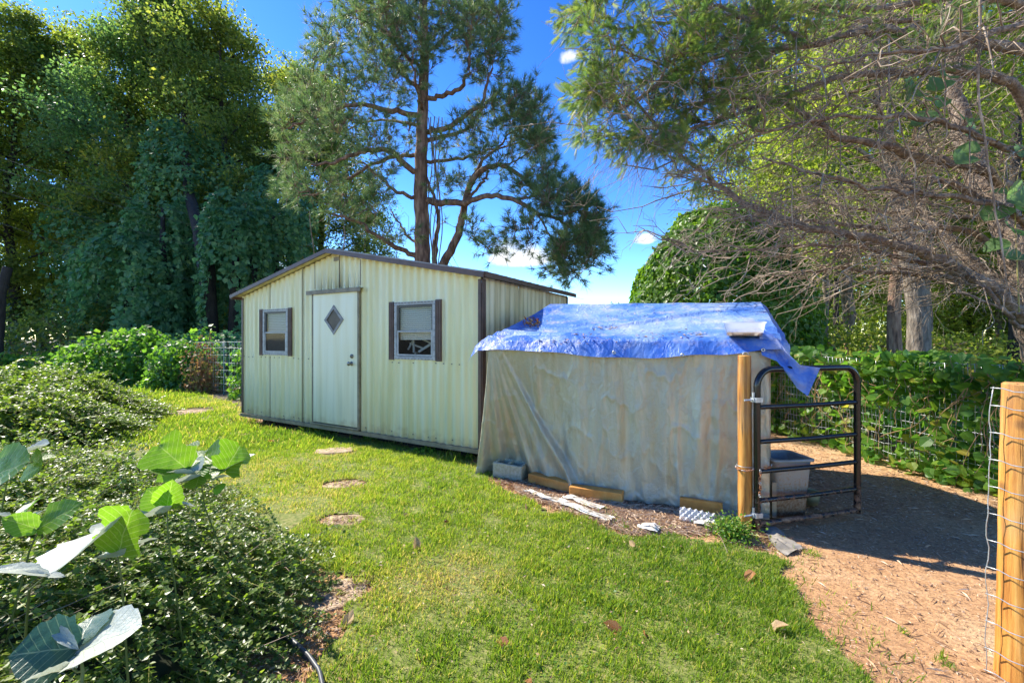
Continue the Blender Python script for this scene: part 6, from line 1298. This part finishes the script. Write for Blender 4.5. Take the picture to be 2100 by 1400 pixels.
# power lines
LINE = pmat('power_cable', [(0, (.10,.11,.11))], 3, .9, spec=.1)
for i, (p, q_) in enumerate((((-80,296,17),(760,505,22)), ((-80,322,17),(760,520,22)), ((-80,366,17),(760,560,22)), ((-80,430,17),(760,640,22)))):
    a_, b_ = at(*p), at(*q_); t3 = np.linspace(0, 1, 30)[:, None]; P_ = a_*(1-t3) + b_*t3; P_[:, 2] -= 1.0*np.sin(t3[:, 0]*math.pi)*.6
    e1, e2 = a_ + (a_-b_)*.8, b_ + (b_-a_)*.8; P_ = np.concatenate([[e1], P_, [e2]])
    o = link('power_line', MB().tube(P_, .007, 4).mesh('power_line', True), LINE); tag(o, ['highest of the four thin cables crossing the left trees', 'second highest of the four thin cables crossing the left trees', 'third thin cable down across the left trees', 'lowest thin cable sloping down behind the shed roof'][i], 'cable', 'cables crossing in front of the left trees')

# ------------------------------------------------------------------ the pine
class Skel:
    def __init__(s): s.P = []; s.R = []; s.D = []; s.tb = Tubes()
    def path(s, pts, r0, r1, n=10, m=None, wob=.02, seed=0, p=1.0):
        pts = np.array(pts, float); r = rng(seed+7); m = m or max(8, len(pts)*4); k = len(pts)
        L_ = np.concatenate([[0], np.cumsum(np.linalg.norm(np.diff(pts, axis=0), axis=1))]); tt = np.linspace(0, L_[-1], m); Q = np.stack([np.interp(tt, L_, pts[:, i]) for i in range(3)], -1)
        for _ in range(2): Q[1:-1] = (Q[:-2] + 2*Q[1:-1] + Q[2:])/4
        Q[1:] += r.normal(size=(m-1, 3))*wob; R_ = r0 + (r1-r0)*np.linspace(0, 1, m)**p; s.tb.add(Q, R_, n); s.reg(Q, R_); return Q
    def reg(s, Q, R_):
        D_ = unit(np.gradient(Q, axis=0)); s.P += list(Q); s.R += list(R_); s.D += list(D_)
    def grow(s, targets, r, minr=.3, segs=7, sag=0., rmax=.03, forward=.35):
        out_ = []
        PA = np.array(s.P); RA = np.array(s.R); DA = np.array(s.D)
        order = np.argsort([np.min(np.linalg.norm(PA - t, axis=1)) for t in targets])
        for i in order:
            t = targets[i]; d = np.linalg.norm(PA - t, axis=1) + .6*np.clip(t[2]*0 + (PA[:, 2]-t[2])*.25, 0, 2); j = int(np.argmin(d)); L_ = np.linalg.norm(t - PA[j])
            if L_ < .05: continue
            b0, c = PA[j], PA[j] + DA[j]*L_*forward; tt = np.linspace(0, 1, segs)[:, None]; Q = (1-tt)**2*b0 + 2*tt*(1-tt)*c + tt**2*t; Q[1:-1] += r.normal(size=(segs-2, 3))*.03*L_; Q[:, 2] -= sag*L_*np.sin(tt[:, 0]*math.pi)
            r0 = min(RA[j]*.6, rmax, .006+.014*L_); R_ = np.linspace(r0, max(.0035, r0*.35), segs); s.tb.add(Q, R_, 4); D_ = unit(np.gradient(Q, axis=0))
            PA = np.concatenate([PA, Q[1:]]); RA = np.concatenate([RA, R_[1:]]); DA = np.concatenate([DA, D_[1:]]); out_.append(Q)
        s.P, s.R, s.D = list(PA), list(RA), list(DA); return out_
PD = 13.0
pine = thing('pine_tree', ((865-CX)/F*PD, PD, 0), 'large long needled pine rising behind the shed with bare inner limbs', 'tree')
sk = Skel()
trunk = sk.path([((868-CX)/F*PD, PD, 0)] + [at(x_, y_, PD) for x_, y_ in ((868,540),(865,470),(862,400),(864,300),(868,200),(871,100),(868,0),(862,-120),(858,-230))], .31, .06, 14, 60, .012, 1, .9)
sk.path([at(905,690,PD), at(905,548,PD), at(930,505,PD-.2), at(945,462,PD-.3), at(953,420,PD-.4), at(962,380,PD-.5), at(980,352,PD-.6), at(1003,340,PD-.8), at(1030,338,PD-.9), at(1068,360,PD-1.0), at(1105,395,PD-1.1)], .18, .04, 10, 50, .012, 2)
sk.path([at(890,600,PD+.4), at(893,500,PD+.4), at(900,440,PD+.5), at(890,400,PD+.6), at(872,360,PD+.6)], .10, .04, 8, 30, .02, 3)
limbs = [
 ([(872,412,0),(905,416,-.3),(957,414,-.8),(1012,398,-1.2),(1058,411,-1.5),(1108,439,-1.6),(1163,457,-1.6),(1195,490,-1.6)], .11, .03),
 ([(957,414,-.8),(985,380,-.8),(1003,350,-.6)], .05, .03), ([(965,372,-.5),(990,330,-.4),(1020,300,-.2),(1060,262,0)], .06, .02),
 ([(870,270,0),(920,265,-.3),(957,233,-.6),(989,219,-.8),(996,180,-.9),(1010,140,-1)], .09, .03), ([(870,290,0),(915,280,.3),(955,268,.6),(990,222,.8),(1040,170,.9)], .07, .025),
 ([(868,201,0),(910,197,-.3),(939,187,-.5),(962,151,-.7),(964,105,-.8),(950,60,-.9)], .08, .03), ([(868,120,0),(900,90,.4),(935,50,.6),(985,10,.8),(1010,-20,.9)], .05, .02),
 ([(862,362,0),(838,345,-.2),(820,325,-.4),(793,306,-.7),(738,311,-1.1),(683,334,-1.4),(637,338,-1.6)], .10, .03), ([(862,320,0),(823,318,.3),(783,329,.5),(719,366,.7),(660,395,.8),(610,405,.9)], .07, .025),
 ([(864,238,0),(830,232,-.3),(783,224,-.7),(729,210,-1.1),(683,229,-1.3),(620,250,-1.5),(585,265,-1.5)], .09, .025), ([(868,183,0),(840,170,.3),(793,114,.6),(760,60,.8),(729,23,1),(700,-30,1)], .07, .02),
 ([(866,535,0),(820,510,-.3),(774,485,-.6),(729,453,-.9),(683,439,-1.1)], .09, .03), ([(863,410,0),(830,400,-.3),(800,385,-.5),(770,355,-.6),(740,330,-.8)], .07, .02), ([(862,500,0),(835,485,.4),(818,455,.7),(800,430,.9)], .05, .02),
 ([(868,140,0),(835,120,-.5),(800,80,-.9),(770,20,-1.1)], .06, .02), ([(868,90,0),(850,60,-.6),(830,10,-1)], .05, .02), ([(868,230,0),(860,200,-.8),(850,160,-1.4),(845,110,-1.8)], .06, .02), ([(866,260,0),(820,250,.7),(760,245,1.3),(700,270,1.7)], .06, .02),
 ([(1058,411,-1.5),(1095,400,-1.5),(1140,405,-1.5),(1180,420,-1.5)], .035, .015), ([(1103,436,-1.6),(1125,480,-1.8),(1150,520,-1.9),(1185,550,-1.9)], .03, .012), ([(870,330,0),(930,330,.6),(1000,310,1.0),(1080,290,1.2),(1120,270,1.2)], .06, .018), ([(1030,338,-.9),(1060,330,-.9),(1095,300,-.9)], .03, .012)]
for i, (pp, r0, r1) in enumerate(limbs): sk.path([at(x_, y_, PD+d_) for x_, y_, d_ in pp], r0, r1, 8, None, .025, 20+i)
blobs = [(735,80,95,75,95),(880,40,130,65,110),(660,190,75,75,70),(620,250,60,40,40),(760,190,90,60,60),(975,60,60,60,45),(1000,130,45,40,22),(700,290,95,40,50),(600,330,35,28,16),(640,395,62,24,36),(740,380,80,30,30),(720,440,60,25,18),
         (1060,210,55,38,34),(1085,265,50,35,38),(1110,300,35,25,22),(1000,245,40,40,16),(1150,410,42,34,36),(1195,450,35,45,40),(1180,520,45,45,48),(1215,500,28,30,22),(1150,560,35,18,14),(1090,385,50,25,22),(1075,480,40,28,16),(1000,500,40,22,12),(950,300,70,45,20),(820,300,60,60,18),(930,370,60,40,12),(800,480,60,40,10),(830,120,70,60,35),(1020,330,45,30,14),(660,130,40,60,22),(750,0,90,40,30),(940,-30,80,40,20),(1030,60,18,40,8),(960,470,30,25,7),(850,-90,180,70,70),(1130,350,30,18,8)]
r = rng(33); tg = []
for (bx_, by_, rx_, ry_, n_) in blobs:
    for _ in range(int(n_*(.8 if bx_ < 770 else 1.25))):
        while True:
            a_, b_ = r.uniform(-1, 1, 2)
            if a_*a_+b_*b_ < 1: break
        tg.append(at(bx_+a_*rx_, by_+b_*ry_, PD + r.uniform(-2.2, 1.8)*(.4+.6*min(1, rx_/70)) - (1.3 if bx_ > 1050 and by_ > 340 else 0)))
tw = sk.grow(tg, r, segs=7, rmax=.028)
# finer twigs, each ending in a needle tuft
tp_, td_ = [], []
for Q in tw:
    for k in range(4):
        j = r.integers(3, 7); d = unit(unit(Q[min(j+1, 6)]-Q[j-1])*.8 + rdir(r, 1)[0]*.8 + np.array([0, 0, .30])); L_ = r.uniform(.18, .55); e_ = Q[j] + d*L_; m_ = (Q[j]+e_)/2 + r.normal(size=3)*.03; sk.tb.add([Q[j], m_, e_], [.009, .007, .005], 3)
        tp_ += [e_, e_ - d*.06]; td_ += [d, d]
    tp_.append(Q[-1]); td_.append(unit(Q[-1]-Q[-2]))
for _ in range(1500):                                      # dead inner twigs
    j = r.integers(60, len(sk.P)); p0 = sk.P[j]
    if sk.R[j] < .02: continue
    d = unit(rdir(r, 1)[0] + np.array(sk.D[j])*.5 + [0, 0, -.15]); L_ = r.uniform(.3, 1.1); t4 = np.linspace(0, 1, 5)[:, None]; sk.tb.add(p0 + d*L_*t4 + np.cumsum(r.normal(size=(5, 3))*.05, axis=0)*t4, [.009,.008,.006,.005,.004], 3)
sub(pine, 'trunk', sk.tb.mesh('trunk'), BARK_P)
tp_, td_ = np.array(tp_), np.array(td_); nn_ = 16; n = len(tp_); ps = np.repeat(tp_, nn_, 0) + r.normal(size=(n*nn_, 3))*.012; dd = unit(np.repeat(td_, nn_, 0)*.75 + rdir(r, n*nn_)*.70 + [0, 0, .10])
sub(pine, 'needles', scatter_mesh('needles', T_NEEDLE, ps, dd, rdir(r, n*nn_), .25*r.uniform(.7, 1.15, n*nn_), r, .8, np.clip(np.repeat(r.uniform(0, .85, n) + .2*(r.uniform(size=n) > .93), nn_) + r.normal(size=n*nn_)*.06, 0, 1)), N_LEAF)['kind'] = 'stuff'
# thin climber on the pine and a loose vine
tb = Tubes(); r = rng(35)
for k in range(5): z = np.linspace(.3, 8, 30); tb.add(np.stack([(886+k*5-CX)/F*PD + .06*np.sin(z*2.1+k) , PD-.30 + .05*np.cos(z*1.7+k), z], -1), [.016]*30, 4)
cv = thing('climbing_vine', (at(890, 600, PD)[0], PD-.3, 0), 'bare climbing stems running up the right side of the pine trunk', 'vine'); sub(cv, 'stems', tb.mesh('stems'), TWIG)['kind'] = 'stuff'
z = np.linspace(2.2, 5.6, 14); o = link('hanging_vine', MB().tube(np.stack([(640-CX)/F*14 + .08*np.sin(z*2), 14+0*z, z], -1), .016, 5).mesh('hanging_vine', True), TWIG); tag(o, 'single pale vine stem hanging left of the shed roof peak', 'vine')
z = np.linspace(2.6, 5.0, 14); o = link('hanging_vine', MB().tube(np.stack([(703-CX)/F*13.6 + .06*np.sin(z*3), 13.6+0*z, z], -1), .02, 5).mesh('hanging_vine', True), TWIG); tag(o, 'short pale vine hanging just right of the roof peak', 'vine')

# ------------------------------------------------------------------ right: vine covered mound, woods
def big_mound():
    r = rng(121); n = 30000; c = np.array(pt(1470, 15)); d = rdir(r, n); d[:, 2] = np.abs(d[:, 2]); R_ = np.array([3.35, 2.6, 6.0]); lump = 1 + .07*fbm(d + 3, 122, 3, 3) + .05*fbm(d + 3, 123, 9, 3)
    e = np.array([2.0, 2.0, 1.5]); k = (np.abs(d[:, 0])**2.2 + np.abs(d[:, 1])**2.2 + np.abs(d[:, 2])**2.2)**(-1/2.2); loc = d*R_*(k*lump*(1-.10*r.uniform(size=n)**2))[:, None]
    Nn = unit(d/R_*3) + r.normal(size=(n, 3))*.35 + [0, 0, .2]; X = np.array([0, 0, -1.]) + r.normal(size=(n, 3))*.55; t_ = thing('vine_covered_tree', tuple(c), 'rounded tree completely covered in bright green vine leaves behind the pen', 'tree')
    rn = np.clip(r.uniform(0, .7, n) + .35*fbm(loc, 124, 1.6, 3), 0, 1); o = link('leaves', scatter_mesh('leaves', T_VINE, loc, X, Nn, .17*r.uniform(.6, 1.15, n), r, 1.05, rn), M_LEAF, t_); o['kind'] = 'stuff'
    link('trunk', MB().tube([(0,0,0),(.1,0,2.5),(0,.1,4.6)], [.3,.22,.1], 10).mesh('trunk', True), BARK_D, t_)
big_mound()
TD = tree_parts(204, 9, 2.8, 15000, .15, .08, cl=.5, nl=18, trunk_r=.13)
TDy = (TD[0], recol(TD[1], Y_LEAF))
GR_ = 'woodland trees behind the right fence'
for i, (px, D, P_, mt, sc, rz, lab) in enumerate([
  (1590, 17, TDy, Y_LEAF, 1.0, .4, 'leafy young tree just right of the vine covered dome'), (1700, 21, TDy, Y_LEAF, 1.1, 2.2, 'sunny young tree behind the two slim grey trunks'), (1840, 23, TDy, Y_LEAF, 1.15, 4.1, 'bright understorey tree left of the thick trunk'),
  (1960, 22, TDy, Y_LEAF, 1.1, 1.1, 'bright understorey tree right of the thick trunk'), (2090, 20, TDy, Y_LEAF, 1.1, 5.5, 'understorey tree at the right edge'), (2250, 19, TD, Y_LEAF, 1.2, 3.0, 'understorey tree just past the right edge'),
  (1560, 22, TCy, Y_LEAF, 1.10, .5, 'tall yellow green tree above the vine covered dome'), (1720, 20, TCy, Y_LEAF, 1.15, 3.7, 'tall yellow green tree behind the dead branches'), (1900, 19, TCy, Y_LEAF, 1.15, 2.1, 'tall woodland tree behind the conifer limbs'), (2070, 21, TCy, Y_LEAF, 1.2, 4.9, 'tall woodland tree at the upper right corner'),
  (1640, 30, TAy, Y_LEAF, 1.05, 1.9, 'far woodland tree in the second row right of the dome'), (1790, 32, TBy, Y_LEAF, 1.1, 3.9, 'far woodland tree seen between the trunks'), (1930, 31, TAy, Y_LEAF, 1.1, 5.9, 'far woodland tree right of the thick trunk'), (2080, 33, TBy, Y_LEAF, 1.1, .2, 'far woodland tree at the right edge'),
  (1720, 42, TAy, Y_LEAF, 1.1, 2.9, 'most distant tree in the woodland gap beside the slim trunks'), (2000, 44, TAy, Y_LEAF, 1.2, .9, 'most distant tree in the woodland gap near the right edge')]):
    plant_tree('broadleaf_tree', P_, pt(px, D), rz, (sc, sc, sc), (BARK_G, mt), lab, GR_)
leaf_blob('undergrowth', (13, 16, 0), (8, 5, 1.9), 13000, .15, Y_LEAF, 131, 'leafy undergrowth on the woodland floor beyond the right fence', 'undergrowth', tm=T_LEAF4)
leaf_blob('undergrowth', (24, 22, 0), (10, 6, 3.0), 12000, .20, Y_LEAF, 132, 'taller brush at the back of the right hand woods', 'undergrowth', tm=T_LEAF4)
def wtrunk(px, D, w, label, seed, mat, ytop=-100, lean=0, yb=720):
    b_ = np.array(pt(px, D)); r_ = w/F*D/2; top = at(px+lean, ytop, D); o = lone_trunk('woodland_trunk', [b_, b_*.7+top*.3 + [.03,0,0], b_*.3+top*.7 - [.04,0,0], top], r_*1.12, r_*.75, mat, label, seed); o['group'] = 'trunks of the right hand woods'
TE = tree_parts(205, 14, 3.6, 20000, .14, .36, cl=.5, nl=20, trunk_r=.21)
TEy = (TE[0], recol(TE[1], Y_LEAF))
plant_tree('broadleaf_tree', TEy, pt(1918, 9.5), 1.0, (1, 1, 1), (BARK_G, Y_LEAF), 'tree with the thickest mottled grey trunk, standing just behind the fence right of the gate', GR_)
plant_tree('broadleaf_tree', TEy, pt(1824, 12.5), 3.5, (.78, .78, 1.05), (BARK_P, Y_LEAF), 'tree with a slim straight brown trunk, left of the thickest one', GR_)
wtrunk(1690, 17, 11, 'thin pale trunk nearest the vine covered dome', 14, BARK_G, 200, 6)
wtrunk(1712, 19, 9, 'very thin grey trunk beside the thin pale one', 15, BARK_D, 200, 8)
wtrunk(2080, 14, 20, 'dark trunk under the big conifer limbs at the right edge', 16, BARK_D, 200, 6)
wtrunk(2048, 20, 12, 'distant pale trunk left of the dark right edge trunk', 17, BARK_G, 200, 4)
wtrunk(1990, 22, 10, 'distant dark trunk just right of the thickest one', 18, BARK_D, 200, -4)
wtrunk(1760, 26, 8, 'distant thin trunk between the slim trunks', 19, BARK_D, 250, 3)
leaf_blob('distant_tree', pt(1256, 60), (1.6, 1.6, 6.6), 900, .5, G_LEAF, 140, 'tiny distant treetop on the skyline left of the dome', 'tree', tm=T_LEAF4)

# ------------------------------------------------------------------ the dead-limbed conifer at the right
con = thing('conifer_tree', (6.7, 5.2, 0), 'big conifer with sweeping bare dead limbs filling the upper right, green only at its tips', 'tree')
sk = Skel(); CD = 5.2
sk.path([(6.9,5.1,-.1), (6.65,5.2,.9), (6.4,5.3,1.7), at(2100,560,CD), at(2062,470,CD+.2), at(2035,400,CD+.4), at(1990,330,CD+.6), at(1960,220,CD+.8), at(1950,60,CD+.9), at(1945,-120,CD+1)], .24, .03, 12, 50, .02, 1)
cl_ = [
 ([(2130,690,0),(2085,635,-.2),(2030,588,-.3),(1960,548,-.4),(1880,512,-.5),(1790,488,-.6),(1700,476,-.6),(1625,458,-.6),(1535,420,-.7),(1480,385,-.7),(1415,335,-.7),(1360,270,-.7),(1290,200,-.7)], .10, .015),
 ([(2100,600,.3),(2010,575,.2),(1890,565,.1),(1790,557,0),(1700,550,0),(1640,560,0),(1590,566,0)], .06, .012), ([(2060,590,0),(1960,560,-.2),(1850,530,-.3),(1760,505,-.3),(1640,500,-.3),(1560,515,-.3),(1470,512,-.3),(1405,519,-.3)], .05, .008),
 ([(2110,560,.2),(2040,500,.2),(1980,470,.1),(1900,465,.1),(1800,470,.1),(1700,455,.1),(1600,450,0),(1500,440,0)], .06, .012), ([(2120,420,.3),(2015,345,.1),(1950,335,0),(1890,325,-.1),(1790,290,-.2),(1740,285,-.2),(1690,270,-.3),(1640,225,-.3),(1590,203,-.4),(1500,200,-.4),(1400,215,-.4)], .09, .015),
 ([(2120,260,.3),(2090,185,.2),(2040,158,.1),(1990,145,0),(1840,150,-.2),(1725,155,-.3),(1640,185,-.4),(1540,225,-.4),(1430,265,-.5),(1330,280,-.5)], .08, .013), ([(2120,110,.4),(2000,85,.2),(1890,60,.1),(1765,65,-.1),(1680,90,-.3),(1580,105,-.4),(1500,102,-.5),(1440,125,-.5),(1395,150,-.6),(1330,190,-.6),(1260,230,-.6)], .09, .013),
 ([(2120,20,.4),(2000,-10,.3),(1900,0,.1),(1800,20,0),(1640,10,-.2),(1500,30,-.3),(1380,45,-.4),(1270,60,-.4)], .07, .012), ([(1640,80,-.3),(1580,60,-.3),(1520,40,-.4),(1450,0,-.4)], .04, .012), ([(1855,370,.8),(1875,410,.8),(1910,452,.7),(1950,500,.5),(2000,545,.3),(2060,600,.1),(2110,660,0)][::-1], .12, .05),
 ([(2030,440,.5),(2000,400,.5),(1940,372,.5),(1900,360,.6)], .08, .04), ([(2120,470,0),(2050,420,-.3),(1960,400,-.6),(1850,395,-.8),(1750,380,-.9),(1650,350,-1.0),(1560,320,-1.0)], .05, .012), ([(2120,330,0),(2030,290,-.4),(1930,250,-.7),(1820,235,-.9),(1700,240,-1.0),(1590,262,-1.0),(1500,300,-1.0)], .05, .012),
 ([(2140,690,-.3),(2090,672,-.5),(2050,625,-.6),(2020,590,-.6),(1990,560,-.5)], .04, .02), ([(2130,640,-.4),(2060,640,-.6),(2010,615,-.6),(1960,598,-.5)][::-1], .02, .01), ([(1945,60,.8),(1880,40,.7),(1800,50,.6),(1700,30,.4),(1600,-10,.3)], .05, .015), ([(2130,510,.6),(2060,450,.8),(1900,440,1.0),(1750,430,1.1),(1600,400,1.2)], .05, .012),
 ([(2140,40,-.6),(2050,60,-.9),(1930,110,-1.1),(1800,110,-1.3),(1680,140,-1.3)], .05, .012), ([(1600,104,-.4),(1520,160,-.5),(1440,180,-.6),(1350,130,-.6),(1260,100,-.6)], .03, .01)]
for i, (pp, r0, r1) in enumerate(cl_): sk.path([at(x_, y_, CD+d_) for x_, y_, d_ in pp], r0*.78, r1*.8, 8, None, .012, 40+i)
r = rng(52); nlimb = len(sk.P)
# green foliage at the branch ends
blobs = [(1215,30,60,45,36),(1290,110,95,85,44),(1390,60,110,75,40),(1240,200,75,50,34),(1340,230,80,70,40),(1205,190,42,16,12),(1460,130,80,80,40),(1235,265,55,22,16),(1430,330,60,60,20),(1500,50,70,60,30),(1570,60,60,60,18),(1400,-60,180,50,40),(1400,200,80,70,30),(1640,30,70,50,16),(1330,300,60,30,12),(1540,180,70,70,18),(1700,60,120,60,14),(1850,120,120,80,12),(2000,40,90,50,10),(1650,260,110,60,10),(1480,280,70,50,12)]
tg = []
for (bx_, by_, rx_, ry_, n_) in blobs:
    for _ in range(int(n_*.72)):
        while True:
            a_, b_ = r.uniform(-1, 1, 2)
            if a_*a_+b_*b_ < 1: break
        tg.append(at(bx_+a_*rx_, by_+b_*ry_, CD - .5 + r.uniform(-.6, .7)))
tw = sk.grow(tg, r, segs=7, rmax=.014, forward=.5)
sub(con, 'trunk', sk.tb.mesh('trunk'), BARK_C)
tbt = Tubes(); fp, fd = [], []
for Q in tw:
    for k in range(6):
        j = r.integers(2, 7); d = unit(unit(Q[min(j+1, 6)]-Q[j-1]) + rdir(r, 1)[0]*.55 + np.array([-.15, 0, -.12])); L_ = r.uniform(.08, .24); e_ = Q[j] + d*L_; tbt.add([Q[j], e_], [.0025, .0015], 3)
        for f_ in (.5,): fp.append(Q[j] + d*L_*f_); fd.append(unit(d + rdir(r, 1)[0]*.6))
        fp.append(e_); fd.append(d)
fp, fd = np.array(fp), np.array(fd); k3 = 2; n = len(fp)*k3; ps = np.repeat(fp, k3, 0) + r.normal(size=(n, 3))*.02; dd = unit(np.repeat(fd, k3, 0) + r.normal(size=(n, 3))*.35)
sub(con, 'foliage', scatter_mesh('foliage', T_FROND, ps, dd, np.array([0, 0, 1.]) + r.normal(size=(n, 3))*.5, .125*r.uniform(.6, 1.2, n), r, 1.0, np.clip(np.repeat(r.uniform(0, .8, len(fp)), k3) + r.normal(size=n)*.1, 0, 1)), C_LEAF)['kind'] = 'stuff'
# dead twigs along every limb
PA, DA = np.array(sk.P[:nlimb]), np.array(sk.D[:nlimb])
def twig(p0, d, L_, r0, lev):
    m = 6; t4 = np.linspace(0, 1, m)[:, None]; kink = np.cumsum(r.normal(size=(m, 3))*.075*L_, axis=0); kink[0] = 0
    Q = p0 + d*L_*t4 + kink + np.array([0, 0, -.10*L_])*t4**2; tbt.add(Q, np.linspace(r0, max(.0012, r0*.35), m), 4 if r0 > .006 else 3)
    if lev:
        for _k in range(r.integers(2, 5)):
            k = r.integers(1, m-1); dc = unit(unit(Q[k+1]-Q[k])*.85 + rdir(r, 1)[0]*.75); twig(Q[k], dc, L_*r.uniform(.3, .6), r0*.55, lev-1)
for _ in range(1050):
    j = r.integers(30, nlimb); p0 = PA[j]; base = DA[j]*(1 if DA[j][0] < 0 else -1)
    if p0[0] > 6.3 or p0[2] < 1.9: continue
    d = unit(base*.9 + rdir(r, 1)[0]*np.array([.7, .9, .8]) + np.array([-.25, 0, 0])); L_ = r.uniform(.35, 1.15); twig(p0, d, L_, r.uniform(.004, .011), 2 if r.uniform() < .5 else 1)
# wispy drooping twigs below the green tips
for _ in range(130):
    p0 = at(1330 + r.normal()*60, 300 + r.normal()*25, CD-.5 + r.normal()*.3); d = unit(np.array([-.5, 0, -.8]) + rdir(r, 1)[0]*.5); L_ = r.uniform(.2, .7); t4 = np.linspace(0, 1, 5)[:, None]; tbt.add(p0 + d*L_*t4 + np.cumsum(r.normal(size=(5, 3))*.015, axis=0), [.0025,.002,.0018,.0014,.001], 3)
sub(con, 'twigs', tbt.mesh('twigs'), TWIG)['kind'] = 'stuff'
# hanging vines
hv = [([(1633,200,4.3),(1632,300,4.3),(1629,370,4.3),(1630,450,4.3),(1628,557,4.3)], .006, 'straight vine hanging down in front of the dome side of the dead limbs'), ([(2012,0,4.2),(2010,200,4.2),(2030,330,4.2),(2050,450,4.2),(2062,560,4.2),(2066,600,4.2),(2060,640,4.2)], .012, 'thick grey vine hanging at the right side through the conifer limbs'),
      ([(1822,190,4.4),(1850,290,4.4),(1872,350,4.4),(1872,420,4.4),(1868,480,4.4)], .009, 'kinked vine hanging in the middle of the conifer limbs'), ([(1722,370,4.4),(1730,430,4.4),(1760,500,4.4),(1795,530,4.4),(1788,575,4.4)], .006, 'curly vine hanging below the main dead limb'), ([(1930,130,4.5),(1938,260,4.5),(1930,330,4.5)], .008, 'short hanging vine in front of the large pale leaves'), ([(1985,380,4.4),(2000,430,4.4),(1998,520,4.4)], .005, 'thin vine strand left of the thick grey one'), ([(1805,290,4.5),(1806,350,4.5),(1797,400,4.5)], .006, 'short dark vine strand left of the kinked vine')]
for pp, rr_, lab in hv:
    r = rng(int(pp[0][0])); P_ = np.array([at(*p) for p in pp]); tt = np.linspace(0, len(P_)-1, 22); Q = np.stack([np.interp(tt, range(len(P_)), P_[:, k]) for k in range(3)], -1); Q[:, :2] += np.cumsum(r.normal(size=(22, 2))*.006, axis=0)
    Q = np.concatenate([[Q[0] + [0, 0, .6]], Q]); o = link('hanging_vine', MB().tube(Q, np.linspace(rr_, rr_*.5, 23), 6).mesh('hanging_vine', True), TWIG); tag(o, lab, 'vine', 'vines hanging from the conifer')
# large pale green leaves climbing at the right edge
cl = thing('climbing_vine', (6.35, 5.0, 0), 'climber with large pale green leaves at the right edge among the conifer limbs', 'vine'); r = rng(64)
CLM = leafmat('climber_leaf', [(0, (.08,.16,.06)), (1, (.15,.24,.10))], (1.8,2.0,1.3), .5, .4, .5)
cv_ = []
for k in range(3):
    me = big_leaf_mesh('leaf', 'round', 80+k, .5); me.materials.append(CLM); cv_.append(me)
spots = [(1900,205),(1925,178),(1950,160),(1885,190),(1930,200),(1905,250),(1925,235),(2000,262),(1985,250),(1990,320),(1960,310),(2075,400),(2095,390),(2060,425),(2090,430),(2080,478),(2070,500),(2095,520),(2098,380),(1880,182),(2100,300),(2075,410),(1935,165)]
for i, (x_, y_) in enumerate(spots):
    p = at(x_, y_, 4.7+r.uniform(-.2, .3)); tip = p + np.array([-.6+r.normal()*.5, -.2+r.normal()*.3, -.25+.3*r.normal()])*.2; s_ = r.uniform(.14, .24)*(1.25 if x_ > 2050 else 1)
    o = bpy.data.objects.new('leaf', cv_[i % 3]); COL.objects.link(o); o.parent = cl; o.matrix_parent_inverse = Matrix.Translation(-Vector(cl.location)); o.matrix_basis = aim(o, p, tip, (r.normal()*.4, -.8, .8), s_)
tb = Tubes(); 
for pp in ([(2090,640,4.9),(2085,520,4.9),(2080,400,4.9),(2100,300,4.9)], [(2085,420,4.9),(2000,270,4.9),(1930,190,4.9),(1890,185,4.9)]): tb.add(np.array([at(*p) for p in pp]), [.008,.007,.006,.004], 5)
sub(cl, 'stems', tb.mesh('stems'), STEM)['kind'] = 'stuff'
